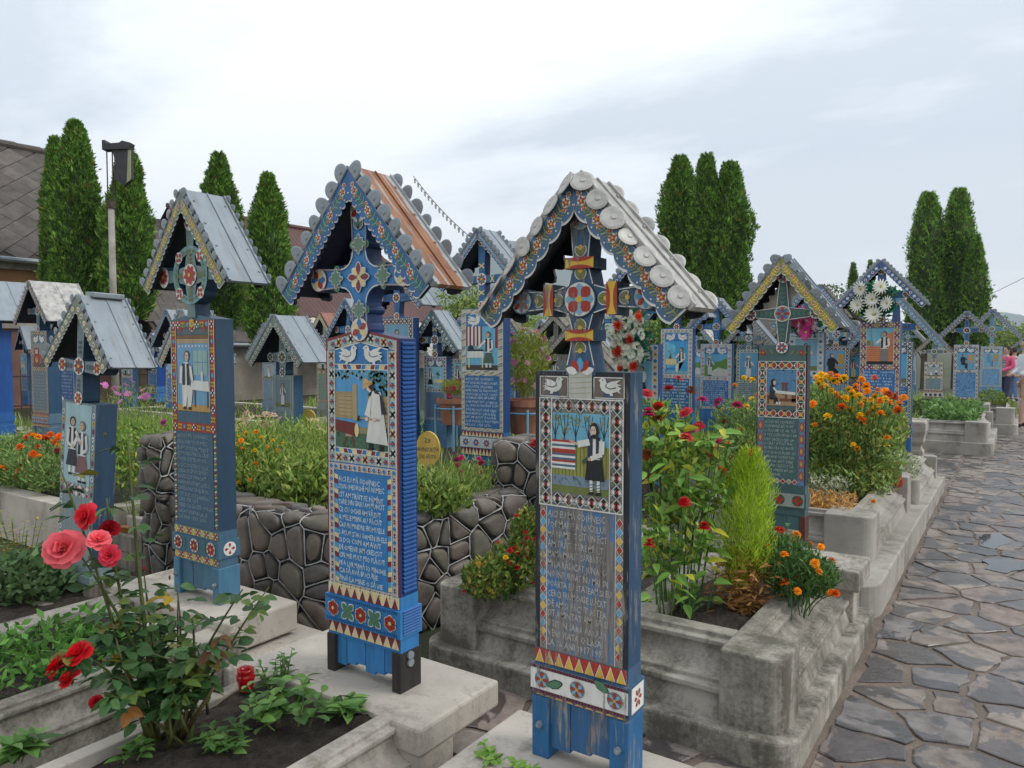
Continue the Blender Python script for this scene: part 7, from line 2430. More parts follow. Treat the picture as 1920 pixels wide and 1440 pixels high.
# zinnias of the first planter
PRD, MAG, BRN, CRM = lin((198, 44, 62)), lin((196, 36, 112)), lin((142, 72, 34)), lin((196, 178, 132))
zz_ = [(255, 25, PRD, 0), (205, 75, PRD, 0), (95, 100, PRD, 0), (320, 90, BRN, 1), (148, 172, lin((206, 50, 44)), 1), (100, 205, MAG, 1), (145, 235, BRN, 1), (380, 133, MAG, 0), (460, 145, MAG, 0), (560, 162, MAG, 0), (320, 295, lin((214, 74, 140)), 0), (295, 330, PRD, 0), (200, 310, BRN, 1), (465, 358, MAG, 0), (430, 425, BRN, 0), (90, 420, BRN, 1), (480, 500, DOR, 0), (120, 540, lin((120, 44, 30)), 0), (285, 668, RED, 2), (390, 795, RED, 2), (103, 883, RED, 2), (100, 670, BRN, 1), (310, 745, CRM, 0), (630, 418, lin((206, 34, 56)), 1), (490, 250, lin((120, 60, 36)), 0), (290, 200, PRD, 0), (362, 270, lin((190, 30, 50)), 0)]
hs = []
for x, y, c, k in zz_:
    d = 3.25 if k == 2 else PR.uniform(3.35, 3.8)
    hs.append((px(1180 + x / 2.77, 700 + y / 2.77, d), .031 if k == 2 else PR.uniform(.03, .038), c, ('zinnia', 'double', 'double')[k]))
b = px(1275, 1150, 3.4); b.z = .36
zin = clump('tall zinnias with red and magenta heads, right of the flaking cross', hs, b, 'zinnia_clump', 'zinnias', 1500, [px(1300, 900, 3.6), px(1260, 1000, 3.5), px(1240, 830, 3.6)], [(.2, .26, .2), (.18, .24, .22), (.16, .2, .2)], .055, (lin((92, 128, 62)), lin((112, 148, 72)), lin((74, 106, 50)), lin((150, 160, 70))), .4)
for i in range(230):
    t = PR.random()
    x, y = PR.uniform(1212, 1335 + 50 * (1 - t)), 790 + 345 * t
    a = PR.uniform(0, 6.28)
    put_leaf(zin, px(x, y, PR.uniform(3.25, 3.7)), (math.cos(a), math.sin(a), PR.uniform(-.5, .3)), PR.uniform(.06, .1), 'zinnia', PR.choice((lin((92, 134, 62)), lin((112, 150, 74)), lin((78, 114, 54)), lin((98, 138, 66)), lin((160, 160, 60)))))
# kochia: soft upright bright green brush over a dry base
b = px(1392, 1165, 3.55); b.z = .36
koc = thing('kochia_bush', 'feathery lime-green kochia bush in the first planter', 'kochia', b)
n = 9000
q = NP.random(n)
zc = .16 + q * .56
rad = .135 * np.clip(np.sin((zc - .05) / .72 * np.pi) ** .55, .1, 1) * np.clip((.76 - zc) / .2, .05, 1) ** .55
a, s = NP.uniform(0, 6.28, n), NP.random(n) ** .5
rad = rad * (1 + .22 * np.sin(3 * a + zc * 9) + .14 * np.sin(5 * a - zc * 17))
zc = zc + .05 * np.sin(2 * a + 1)
P_ = np.stack([np.cos(a) * rad * s + .05 * (zc - .3), np.sin(a) * rad * s, zc], 1)
o_ = np.stack([np.cos(a) * .5, np.sin(a) * .5, np.full(n, .9)], 1)
leafcloud('foliage', koc, P_, .035, (lin((160, 188, 56)), lin((178, 202, 72)), lin((140, 170, 50)), lin((122, 152, 48))), None, .09, .6, out=o_ * 1.2)
P_ = np.stack([NP.normal(0, .06, 900), NP.normal(0, .06, 900), NP.uniform(.0, .26, 900)], 1)
leafcloud('dry_base', koc, P_, .05, (lin((150, 110, 66)), lin((122, 84, 52)), lin((176, 140, 92))), None, .25, -.3)
st = MB()
for i in range(14): st.tube([(PR.gauss(0, .02), PR.gauss(0, .02), 0), (PR.gauss(0, .06), PR.gauss(0, .06), .35)], [.004, .002], 4, lin((130, 100, 64)))
st.build('stems', STEM, koc)
# orange tagetes in the near right corner of the first planter
oz = [(790, 815), (868, 838), (940, 885), (995, 900), (965, 985), (1050, 975), (805, 940), (825, 970), (710, 1050), (870, 1060), (900, 930), (935, 1090), (1025, 1060), (875, 1130), (805, 1085), (715, 895), (850, 1000), (980, 1075), (1045, 1140), (745, 860), (895, 1045), (985, 1030), (850, 870), (775, 1100), (770, 812), (1070, 1142), (735, 1055)]
hs = [(px(1180 + x / 2.77, 700 + y / 2.77, PR.uniform(3.3, 3.75)), PR.uniform(.021, .03), PR.choice((DOR, ORG, lin((214, 70, 20)), DOR, ORG))) for x, y in oz]
b = px(1490, 1130, 3.5); b.z = .36
clump('low bush of deep orange marigolds in the near corner of the first planter', hs, b, 'marigold_clump', 'marigolds', 5200, [px(1490, 1075, 3.55), px(1465, 1050, 3.55), px(1525, 1085, 3.5)], [(.16, .17, .13), (.15, .16, .12), (.12, .13, .1)], .036, (lin((72, 104, 62)), lin((92, 126, 74)), lin((58, 88, 52))), .2, up=.7)
# leafy stem beside the weaver cross
weed('tall leafy stem in front of the weaver cross', bz(1445, 1110, .36), 7, (.08, .08), .34, .085, GL, 'rose')
# red-flowered bed left of the flaking cross
hs = [(px(PR.gauss(965, 24), PR.gauss(1045, 26), PR.uniform(3.6, 3.9)), PR.uniform(.011, .018), PR.choice((lin((170, 30, 36)), lin((200, 36, 40)), lin((150, 50, 36)), lin((214, 60, 50))))) for i in range(46)]
hs += [(px(x, y, 3.6), .016, c) for x, y, c in ((897, 1058, ORG), (913, 1079, lin((226, 120, 160))), (882, 1078, lin((220, 120, 140))), (870, 1109, lin((226, 110, 130))), (948, 1045, YEL))]
b = px(945, 1110, 3.7); b.z = .36
clump('mixed low flowers with small red blooms, left of the flaking cross', hs, b, 'bedding_flowers', 'flowers', 3600, [px(970, 1060, 3.75), px(915, 1085, 3.65), px(990, 1000, 3.9)], [(.16, .2, .13), (.14, .14, .1), (.08, .12, .14)], .032, (lin((86, 112, 56)), lin((104, 128, 68)), lin((70, 96, 50)), lin((142, 130, 66))), .5, kind='double')
o = put_flower(thing('red_bloom', 'single red bloom at the left edge of the flaking cross', 'flower', px(1003, 830, 3.2)), px(1003, 832, 3.2), .028, 'double', RED)
_s = MB(); _s.tube([(0, 0, 0), (.02, .08, -.35), (.03, .1, -.45)], [.003, .003, .004], 4, G1); _s.build('stem', STEM, o.parent)
# orange marigolds of the left bed
lz = [(235, 95), (290, 75), (385, 100), (345, 90), (455, 70), (490, 140), (85, 270), (155, 260), (275, 285), (355, 275), (15, 370), (135, 455), (250, 505), (395, 485), (370, 360), (175, 325), (440, 435), (15, 485), (65, 465), (105, 400), (180, 180), (340, 180), (440, 130), (530, 90), (195, 330), (355, 540), (170, 395), (300, 245), (520, 175), (265, 495), (60, 280), (300, 80), (130, 265), (5, 300), (230, 430), (420, 100)]
hs = [(px(x / 4.8, 800 + y / 4.8, PR.uniform(6.2, 7.0)), PR.uniform(.034, .044), PR.choice((DOR, ORG, lin((222, 74, 26)), DOR))) for x, y in lz]
b = px(60, 930, 6.6); b.z = .36
clump('spread of orange marigolds in the long bed at the left edge', hs, b, 'marigold_clump', 'marigolds', 8000, [px(30, 885, 6.6), px(75, 880, 6.5), px(60, 850, 6.9), px(20, 860, 7.0), px(98, 890, 6.2)], [(.36, .3, .2), (.32, .3, .2), (.4, .4, .2), (.4, .4, .22), (.22, .22, .16)], .05, (lin((92, 124, 74)), lin((112, 142, 88)), lin((76, 102, 60)), lin((136, 150, 100))), .28)
hs = [(px(x, y, PR.uniform(5.6, 6.2)), PR.uniform(.022, .032), PR.choice((DOR, ORG))) for x, y in ((246, 846), (232, 853), (250, 855), (241, 870), (246, 878), (222, 891), (270, 858), (283, 862), (216, 878), (201, 884), (262, 872))]
b = px(240, 905, 5.8); b.z = .3
clump('few orange blooms in the narrow bed left of the boulder pillar', hs, b, 'marigold_clump', 'marigolds', 2600, [px(235, 880, 5.8), px(265, 850, 6.0), px(240, 840, 6.2)], [(.22, .25, .16), (.2, .25, .22), (.2, .3, .2)], .045, (lin((98, 132, 66)), lin((120, 150, 76)), lin((78, 106, 54)), lin((150, 164, 90))), .4)
# pink cosmos
CP = lin((214, 132, 196))
hs = [(px(190 + x, 710 + y, PR.uniform(8.6, 9.6)), PR.uniform(.036, .05), vary(CP, .08), 'cosmos') for x, y in ((0, 10), (8, 12), (25, 18), (56, 4), (47, 12), (78, 21), (75, 35), (84, 33), (101, 38), (46, 30), (35, 43), (50, 28), (22, 64), (40, 60), (14, 37), (30, 28))] + [(px(238, 816, 8), .05, lin((196, 70, 160)), 'double'), (px(240, 825, 8), .05, lin((196, 70, 160)), 'double'), (px(307, 792, 6.6), .035, lin((196, 70, 160)), 'double')]
b = px(235, 850, 8.6); b.z = .3
clump('wispy cosmos with lilac-pink flowers, left of the wheel-headed cross', hs, b, 'cosmos_clump', 'cosmos', 3400, [px(235, 830, 8.4), px(250, 780, 9.0), px(215, 800, 9.0)], [(.45, .5, .3), (.4, .5, .4), (.4, .5, .35)], .06, (lin((112, 140, 70)), lin((130, 152, 84)), lin((92, 118, 58))), .12, up=1.0, tilt=.7)
# sedum, orange flowers and long grass inside the boulder wall
SED = lin((206, 176, 158))
hs = [(px(x, y, PR.uniform(5.4, 6.4)), PR.uniform(.042, .06), vary(SED, .12), 'umbel') for x, y in ((470, 785), (450, 800), (490, 795), (505, 778), (460, 780), (482, 782), (512, 812), (590, 800), (575, 808), (596, 818), (570, 822), (588, 790), (606, 806), (455, 795), (500, 800), (520, 790))]
hs += [(px(x, y, PR.uniform(4.8, 5.4)), PR.uniform(.018, .026), PR.choice((ORG, YEL, ORG))) for x, y in ((445, 818), (452, 826), (480, 810), (438, 806), (445, 832), (512, 826), (470, 830), (462, 812), (490, 820), (478, 845), (500, 838), (446, 858), (465, 850), (480, 870), (455, 842), (520, 845), (530, 832), (447, 905), (468, 900))]
b = px(520, 900, 5.2); b.z = .5
clump('pale pink sedum and small orange flowers around the small green-grey cross', hs, b, 'flower_bed_plants', 'flowers', 5200, [px(475, 850, 5.4), px(590, 850, 5.4), px(530, 880, 5.0), px(560, 830, 5.8)], [(.3, .4, .26), (.28, .4, .22), (.4, .3, .16), (.4, .4, .2)], .05, (lin((112, 138, 66)), lin((134, 156, 82)), lin((90, 114, 54)), lin((146, 160, 96))), .22, up=.9)
def poly_grass(label, n, x0, x1, y0, y1, z, h, cols, name='grass_tufts', wd=.006, bend=.6):
    root = thing(name, label, 'grass', ((x0 + x1) / 2, (y0 + y1) / 2, z))
    q = NP.random((n, 2))
    P_ = np.stack([(q[:, 0] - .5) * (x1 - x0), (q[:, 1] - .5) * (y1 - y0), np.zeros(n)], 1)
    o = grass('blades', root, P_, h, cols, wd, bend)
    root['kind'] = 'stuff'
    return root
GG = (lin((112, 140, 66)), lin((134, 158, 84)), lin((88, 114, 52)), lin((146, 158, 92)))
poly_grass('tall green grass inside the boulder wall', 1200, -4.7, -2.95, 2.98, 5.2, .5, .21, GG)
for lab, x_, y_, d_, rr in (('leafy green shrub inside the boulder wall, behind the wheel-headed cross', 470, 880, 5.3, (.3, .34, .2)), ('broad-leaved clump inside the boulder wall, left of the bright blue cross', 575, 905, 4.9, (.28, .3, .15)), ('low weedy clump inside the boulder wall, right of the bright blue cross', 810, 935, 4.4, (.22, .24, .12))):
    patch(lab, ell(1500, tuple(px(x_, y_, d_)), rr), .06, (lin((96, 124, 62)), lin((118, 144, 76)), lin((78, 102, 50)), lin((140, 150, 84))), 'leafy_clump', aspect=.4, up=.6)
poly_grass('long grass around the small green-grey cross', 1500, -5.9, -4.2, 3.9, 4.8, .48, .34, GG)
poly_grass('rough grass between the farther crosses', 7000, -13, -3.2, 5.4, 16, .2, .42, GG, wd=.014)
poly_grass('weedy grass along the left row of graves', 3200, -14, -6, 4.4, 9.0, .25, .32, GG, wd=.012)
poly_grass('grass beyond the right-hand crosses', 3600, -4.5, -1.2, 9.8, 22, .1, .45, GG, wd=.016)
hs = [(px(x, y, PR.uniform(4.6, 5.2)), PR.uniform(.016, .024), PR.choice((lin((200, 40, 96)), lin((188, 52, 130)))), 'double') for x, y in ((840, 880), (856, 862), (858, 872), (865, 858), (898, 860), (902, 868), (896, 876), (900, 886), (862, 884), (843, 886), (880, 866))] + [(px(790, 915, 4.3), .022, lin((204, 30, 60)), 'double')]
b = px(850, 940, 4.7); b.z = .5
clump('magenta snapdragons and weeds in front of the ironing cross', hs, b, 'snapdragon_clump', 'flowers', 2600, [px(800, 920, 4.3), px(850, 915, 4.7), px(880, 900, 5.0)], [(.18, .2, .14), (.2, .24, .14), (.2, .2, .14)], .035, (lin((112, 136, 74)), lin((92, 116, 60)), lin((134, 150, 92))), .2, up=.9)
# dusty miller and dry cushions
SIL = (lin((150, 158, 148)), lin((176, 182, 170)), lin((120, 128, 116)))
DRY = (lin((172, 132, 82)), lin((150, 112, 68)), lin((196, 160, 110)))
r = patch('cushion of dry straw-coloured stems on the front of the second planter', bed_pts(2600, -1.6, -.92, 5.42, 5.75, .44, .13), .035, DRY, 'dry_cushion', aspect=.3)
patch('silvery leaves behind the dry cushion', bed_pts(1300, -1.75, -1.0, 5.7, 5.95, .46, .2), .035, SIL, 'silver_ragwort', aspect=.35)
patch('silver dusty miller spilling over the kerb beside the candle', ell(2600, (-.93, 7.95, .45), (.2, .38, .16)), .04, SIL, 'silver_ragwort', aspect=.3)
patch('silver dusty miller in front of the daisy wreath cross', ell(1500, (-1.35, 8.1, .48), (.35, .25, .13)), .04, SIL, 'silver_ragwort', aspect=.3)
patch('low broad leaves filling the far grave bed', bed_pts(1800, -1.25, -.5, 13.3, 15.4, .46, .25), .09, (lin((88, 124, 74)), lin((108, 142, 88)), lin((70, 100, 60))), aspect=.45)
def bush(label, c, r, n, size, cols, name='round_shrub', asp=.35):
    b = Vector((c[0], c[1], c[2] - r[2]))
    root = thing(name, label, 'shrub', b)
    leafcloud('foliage', root, ell(n, (0, 0, r[2]), r, .5), size, cols, None, asp)
    st = MB()
    for i in range(5): st.tube([(0, 0, -.1), (PR.gauss(0, r[0] * .3), PR.gauss(0, r[1] * .3), r[2])], [.012, .006], 5, lin((80, 66, 44)))
    st.build('stems', BARK, root)
    return root
bush('dark rounded shrub left of the leafy green bed', px(1737, 770, 14.5), (.34, .3, .22), 1600, .06, (lin((58, 80, 48)), lin((44, 64, 38)), lin((72, 96, 58))))
bush('yellow-green bush beside the pale blue cross', px(1858, 758, 15.5), (.32, .3, .32), 1500, .06, (lin((112, 132, 50)), lin((134, 150, 62)), lin((84, 106, 42))))
bush('lighter bush at the end of the farthest planter', px(1888, 770, 15.8), (.24, .24, .26), 1000, .05, (lin((140, 156, 74)), lin((120, 140, 60)), lin((98, 120, 52))))

# ---- terracotta pots on stands
TERRA = mat_noise('terracotta', [(.3, (.24, .10, .06)), (.7, (.36, .16, .095))], 9, .8, .2)
def pot(label, p, s, cols, flw, fr, n, spread, stand=True, leafn=900):
    root = thing('terracotta_pot', label, 'flower pot', p)
    m = MB(); m.lathe([(.0, .0), (.15 * s, 0), (.2 * s, .26 * s), (.225 * s, .26 * s), (.225 * s, .32 * s), (.2 * s, .32 * s), (.19 * s, .29 * s), (0, .28 * s)], 20); m.build('pot', TERRA, root, smooth=False)
    m = MB()
    for k in range(4):
        a = k * math.pi / 2 + .6
        m.tube([(.24 * s * math.cos(a), .24 * s * math.sin(a), -.35), (.24 * s * math.cos(a), .24 * s * math.sin(a), .24 * s)], .011, 6, P['ltblue'])
    m.tube([(.24 * s * math.cos(a), .24 * s * math.sin(a), .2 * s) for a in [2 * math.pi * i / 16 for i in range(17)]], .009, 5, lin((92, 150, 184)), cap=False)
    m.build('iron_stand', PAINT, root)
    leafcloud('foliage', root, ell(leafn, (0, 0, .32 * s + spread[2]), spread), .05, (lin((122, 138, 62)), lin((104, 122, 54)), lin((140, 150, 78))), None, .14, .9)
    for i in range(n):
        q = Vector(ell(1, (0, 0, .32 * s + spread[2] * 1.1), spread, .6)[0])
        put_flower(root, root.location + q, fr * PR.uniform(.8, 1.2), flw, PR.choice(cols), .7)
    return root
pot('terracotta pot overflowing with pink cosmos, beside the flaking cross', px(988, 812, 7.0), 1.0, (lin((222, 150, 196)), lin((206, 120, 178)), lin((228, 180, 206))), 'cosmos', .028, 60, (.24, .24, .34), leafn=4200)
pot('terracotta pot with pink geraniums, left of the ironing cross', px(853, 795, 8.2), .9, (lin((214, 60, 110)), lin((206, 84, 130))), 'double', .035, 10, (.16, .16, .1), leafn=900)

# ---- wreaths
def wreath(label, c, rad, big, small, bigc, smallc, kindb, kinds, leafc, fr, sr, nx=(-.35, -.9, .05)):
    root = thing('flower_wreath', label, 'wreath', c)
    nrm = Vector(nx).normalized()
    u = Vector((0, 0, 1)).cross(nrm).normalized() * -1
    v = nrm.cross(u) * -1
    if v.z < 0: v = -v
    n = 420
    a, q = NP.uniform(0, 6.28, n), np.sqrt(NP.random(n))
    P_ = np.array(u)[None] * (np.cos(a) * q * rad[0])[:, None] + np.array(v)[None] * (np.sin(a) * q * rad[1])[:, None] + np.array(nrm)[None] * NP.uniform(-.03, .02, n)[:, None]
    leafcloud('leaves', root, P_, .07, leafc, None, .5, .1)
    for k, (pts, kd, cs, r_) in enumerate(((big, kindb, bigc, fr), (small, kinds, smallc, sr))):
        for (x, z) in pts:
            p = Vector(c) + u * x * rad[0] + v * z * rad[1] + nrm * (.05 if k == 0 else .035)
            put_flower(root, p, r_ * PR.uniform(.9, 1.1), kd, PR.choice(cs), face=nrm + Vector((PR.gauss(0, .2), PR.gauss(0, .2), PR.gauss(0, .2))))
    return root
TG = (lin((30, 92, 78)), lin((22, 72, 62)), lin((40, 106, 90)))
sm = [(PR.uniform(-.95, .95), PR.uniform(-.95, .95)) for _ in range(110)]
sm = [p for p in sm if math.hypot(*p) < 1]
wreath('oval wreath of orange and white artificial flowers behind the flaking cross', px(1182, 640, 6.95), (.23, .30), [(-.75, .75), (.5, .5), (-.25, .05), (.45, -.35), (-.55, -.8), (.2, -.85)], sm, (lin((214, 74, 30)), lin((196, 56, 24))), (lin((222, 224, 214)),), 'spike', 'daisy', TG, .066, .038)
wreath('wreath of six big white daisies under the roof of the bricklayer cross', px(1640, 566, 7.9), (.22, .2), [(0, .1), (-.75, -.15), (.72, -.15), (-.4, .75), (.6, .7), (-.1, -.7)], [], (lin((232, 232, 226)),), (), 'daisy', 'daisy', TG, .088, .05)
wreath('wreath of purple-pink flowers behind the weaver cross', px(1512, 608, 8.9), (.2, .17), [(-.35, .2), (.3, .1), (-.2, -.6), (.2, .7), (-.6, .7)], [(PR.uniform(-.8, .8), PR.uniform(-.8, .8)) for _ in range(8)], (lin((190, 60, 130)), lin((150, 40, 90))), (lin((214, 200, 206)),), 'daisy', 'spike', TG, .1, .05)

# ---- lanterns, plaques
RG, t_, b_ = new_mat('red_glass')
b_.inputs['Base Color'].default_value = (.5, .008, .012, 1)
b_.inputs['Roughness'].default_value = .12
b_.inputs['Transmission Weight'].default_value = .35
p = bz(461, 1294, .30)
root = thing('grave_lantern', 'red ribbed glass candle lantern on the edge of the front bed', 'candle lantern', p)
m = MB(); m.lathe([(0, 0), (.024, 0), (.026, .008), (.03, .03), (.035, .05), (.034, .06), (.029, .068), (.031, .074), (.031, .084), (.027, .085), (.026, .06), (.028, .045), (.02, .012), (0, .012)], 20); m.build('glass', RG, root, smooth=True)
m = MB(); m.lathe([(0, .013), (.019, .013), (.019, .03), (0, .032)], 14, (.7, .65, .5)); m.build('candle', STEM, root)
p = bz(1680, 912, .43)
root = thing('grave_lantern', 'candle lantern with a dark lid on the second planter kerb', 'candle lantern', p)
m = MB(); m.lathe([(0, 0), (.045, 0), (.05, .02), (.052, .05), (.045, .09), (.04, .1)], 16, lin((110, 40, 20))); m.build('glass', RG, root, smooth=True)
m = MB(); m.lathe([(.042, .1), (.044, .12), (.03, .15), (.022, .165), (.024, .175), (.012, .185), (0, .185)], 16, lin((40, 36, 32))); m.build('lid', PAINT, root)
p = px(115, 775, 10.2)
root = thing('grave_lantern', 'small red candle lantern between the tractor cross and the leaning cross', 'candle lantern', p)
m = MB(); m.lathe([(0, -.05), (.05, -.05), (.055, .1), (.04, .16)], 12, lin((150, 20, 24))); m.build('glass', RG, root)
m = MB(); m.lathe([(.042, .16), (.03, .22), (0, .24)], 12, lin((180, 180, 170))); m.build('lid', PAINT, root)

def plaque(label, c, rx, rz, lines, rot=-10):
    root = thing('oval_plaque', label, 'sign', c, (0, 0, R(rot)))
    m = MB(); m.prism(circ(0, 0, rx, 28, rz), -.012, .012, lin((204, 172, 82))); m.build('board', PAINT, root)
    m = MB(); m.box(-.012, .012, .013, .035, -.6, .1, lin((120, 96, 60))); m.build('stake', WOOD, root)
    if lines:
        m = MB(); F = Face(m, y=-.0125)
        for s_, z, h, w0 in lines: text_line(F, s_, -w0, w0, z, h, lin((92, 92, 84)), 1, True)
        m.build('lettering', PAINT, root)
    return root
plaque('yellow oval plaque numbered 23, in the boulder-walled bed', px(803, 842, 4.9), .082, .118, [('23', .045, .03, .04), ('FRUNZULIŢA', -.012, .026, .076), ('DE GUTII', -.06, .026, .055)], 22)
plaque('yellow round plaque behind the small green-grey cross', px(579, 786, 7.0), .075, .09, None, 20)

for _k, (par, mbx) in _more.items():
    tag(mbx.build('leaves', LEAF_R, par), kind='stuff')
# ================================================================ houses, trees, hills, people, haze
TILE = mat_stone('slate_tile', [(0, (.075, .062, .054)), (.4, (.10, .086, .074)), (.7, (.066, .056, .05)), (1, (.125, .105, .09))], rough=.8, scale=3)
PLA_O = mat_noise('ochre_plaster', [(.3, (.30, .155, .07)), (.7, (.42, .235, .11))], 1.2, .9, .2)
PLA_P = mat_noise('dull_pink_plaster', [(.3, (.20, .105, .085)), (.7, (.30, .165, .13))], 1.0, .9, .2)
PLA_G = mat_noise('rough_grey_render', [(.3, (.17, .15, .125)), (.7, (.30, .265, .22))], 1.6, .95, .5, 12)
CORR = mat_noise('oxide_red_sheet', [(.3, (.062, .024, .02)), (.7, (.098, .04, .032))], 1.1, .6, .15, 8)
PALE = mat_noise('rusty_pale_sheet', [(.3, (.20, .11, .07)), (.5, (.46, .40, .34)), (.75, (.55, .51, .45))], 2.2, .7, .2, 10, (1, 4, 1))
FASC = mat_noise('dark_eaves_wood', [(.3, (.03, .02, .015)), (.7, (.06, .04, .03))], 4, .8, .2)

def roof_tiles(root, name, x0, z0, x1, z1, y0, y1, diamond, wd, hg, mat):
    """tiles laid on a slope that rises from (x0, z0) to (x1, z1) between y0 and y1, parent-local"""
    L_ = math.hypot(x1 - x0, z1 - z0)
    ang = math.atan2(z1 - z0, -(x1 - x0))
    m = MB()
    if diamond:
        p = [(0, -wd * .475), (hg * .475, 0), (0, wd * .475), (-hg * .475, 0)]
    else:
        p = [(-hg * .55, -wd * .485), (hg * .55, -wd * .485), (hg * .55, wd * .485), (-hg * .55, wd * .485)]
    m.slab(p, 0, .018, (.1, .1, .1))
    me = m.mesh(name); me.materials.append(mat)
    rows = int(L_ / (hg / 2 if diamond else hg)) + 1
    cols_ = int((y1 - y0) / wd) + 1
    for j in range(rows):
        u = (j + .5) * (hg / 2 if diamond else hg)
        if u > L_ - .02: continue
        for i in range(cols_):
            y = y0 + (i + (.5 if j % 2 else 0) + .25) * wd
            if y > y1: continue
            o = link(name, me, root)
            t = u / L_
            o.location = (x0 + (x1 - x0) * t, y, z0 + (z1 - z0) * t + .02 + .004 * (j % 2))
            o.rotation_euler = (PR.gauss(0, .006), ang + .035, PR.gauss(0, .01))
def slope_box(root, name, x0, z0, x1, z1, y0, y1, th, mat):
    m = MB()
    v = [(x, y, z + dz) for (x, z) in ((x0, z0), (x1, z1)) for y in (y0, y1) for dz in (-th, 0)]
    m.add(v, [(0, 1, 3, 2), (4, 6, 7, 5), (0, 4, 5, 1), (2, 3, 7, 6), (1, 5, 7, 3), (0, 2, 6, 4)], (.1, .1, .1))
    return m.build(name, mat, root)

H1 = thing('ochre_house', 'ochre-walled house with a roof of grey diamond tiles, behind the left thujas', 'house', (-24, 7, 0))
m = MB(); m.box(-4, 1.7, -6, 4.6, 0, 2.2); m.build('lower_wall', PLA_P, H1)
m = MB(); m.box(-4, 1.72, -6.02, 4.62, 2.2, 3.9); m.build('upper_wall', PLA_O, H1)
m = MB(); m.box(1.0, 1.8, -6.1, 4.7, 2.16, 2.32); m.build('string_course', CON_P, H1)
m = MB(); m.box(1.0, 2.0, -6.1, 4.7, 3.72, 3.9); m.build('cornice', CON_G, H1)
slope_box(H1, 'roof_deck', 2.3, 4.0, -2.1, 7.86, -6.4, 5.0, .12, FASC)
slope_box(H1, 'roof_deck', -6.5, 4.0, -2.1, 7.86, -6.4, 5.0, .12, FASC)
roof_tiles(H1, 'tile', 2.3, 4.0, -2.1, 7.86, -1.2, 5.0, True, .74, .74, TILE)
m = MB()
for i in range(16): m.tube([(-2.1, -6.4 + i * .72, 7.95), (-2.1, -6.4 + i * .72 + .7, 7.95)], [.11, .13], 8)
m.build('ridge_tiles', TILE, H1)
m = MB(); m.tube([(2.36, -6.4, 3.93), (2.36, 5.0, 3.93)], .07, 8); m.build('gutter', METAL, H1)

H2 = thing('low_outbuilding', 'low outbuilding with a slate shingle roof and bare grey wall, behind the wheel-headed cross', 'outbuilding', (-22, 14, 0))
m = MB(); m.box(-4, 1.95, -2.2, 2.6, 0, 1.8); m.build('wall', PLA_G, H2)
slope_box(H2, 'roof_deck', 2.25, 1.8, -2.5, 6.05, -2.4, 3.4, .1, FASC)
slope_box(H2, 'roof_deck', -7.2, 1.8, -2.5, 6.05, -2.4, 3.4, .1, FASC)
roof_tiles(H2, 'shingle', 2.25, 1.82, -2.5, 6.05, -2.4, 3.4, False, .5, .42, TILE)
m = MB(); m.tube([(2.32, -2.4, 1.74), (2.32, 3.4, 1.74)], .06, 8); m.build('gutter', METAL, H2)

H3 = thing('red_roofed_barn', 'barn under a dark red corrugated roof, behind the bright blue cross', 'barn', (-22, 20, 0))
def corrugated(root, name, x0, z0, x1, z1, y0, y1, pitch, amp, mat, hip=0.0):
    n = int((y1 - y0) / pitch * 4)
    m = MB()
    v = []
    L_ = math.hypot(x1 - x0, z1 - z0)
    nx, nz = (z1 - z0) / L_, (x0 - x1) / L_
    for i in range(n + 1):
        y = y0 + (y1 - y0) * i / n
        a = amp * math.sin(2 * math.pi * i / 4)
        t = 1.0
        if hip and y > y1 - hip: t = max(.0, (y1 - y) / hip)
        for (x, z) in ((x0, z0), (x0 + (x1 - x0) * t, z0 + (z1 - z0) * t)):
            v.append((x + nx * a, y, z + nz * a))
    m.add(v, [(i * 2, i * 2 + 2, i * 2 + 3, i * 2 + 1) for i in range(n)], (.1, .1, .1))
    return m.build(name, mat, root, smooth=True)
m = MB(); m.box(-5, 1.6, -5.2, 4.2, 0, 2.75); m.build('wall', PLA_G, H3)
corrugated(H3, 'roof_sheet', 2.0, 2.72, -2.0, 6.45, -5.6, 5.2, .2, .022, CORR, hip=1.6)
corrugated(H3, 'roof_sheet', -6.0, 2.72, -2.0, 6.45, -5.6, 5.2, .2, .022, CORR, hip=1.6)
m = MB(); m.tube([(-2.0, -5.6, 6.48), (-2.0, 3.6, 6.48)], .09, 8); m.build('ridge_cap', CORR, H3)
corrugated(H3, 'porch_roof', 3.6, 2.15, 2.05, 2.68, -5.0, 3.6, .3, .015, PALE)
for y in (-4.8, -2.2, .6, 3.4):
    m = MB(); m.box(3.35, 3.5, y - .07, y + .07, 0, 2.16); m.build('porch_post', WOOD, H3)

H4 = thing('distant_house', 'distant dark-roofed house glimpsed through the weaver cross roof', 'house', tuple(px(1468, 655, 34).xy) + (0,), (0, 0, R(20)))
m = MB(); m.box(-2.4, 2.4, -3, 3, 0, 2.9); m.build('wall', PLA_G, H4)
for s in (-1, 1): slope_box(H4, 'roof_slope', 2.9 * s, 2.7, 0, 4.5, -3.3, 3.3, .12, FASC)
m = MB(); m.prism([(-2.4, 2.9), (2.4, 2.9), (0, 4.4)], -3.0, -2.9, (.2, .18, .16)); m.build('gable', PLA_G, H4)
m = MB(); m.box(.5, .9, 0, .4, 3.6, 5.0); m.build('chimney', PLA_P, H4)
m = MB(); m.box(-.5, .5, -3.04, -3.0, 1.0, 2.1, (.02, .025, .03)); m.build('window', PAINT, H4)

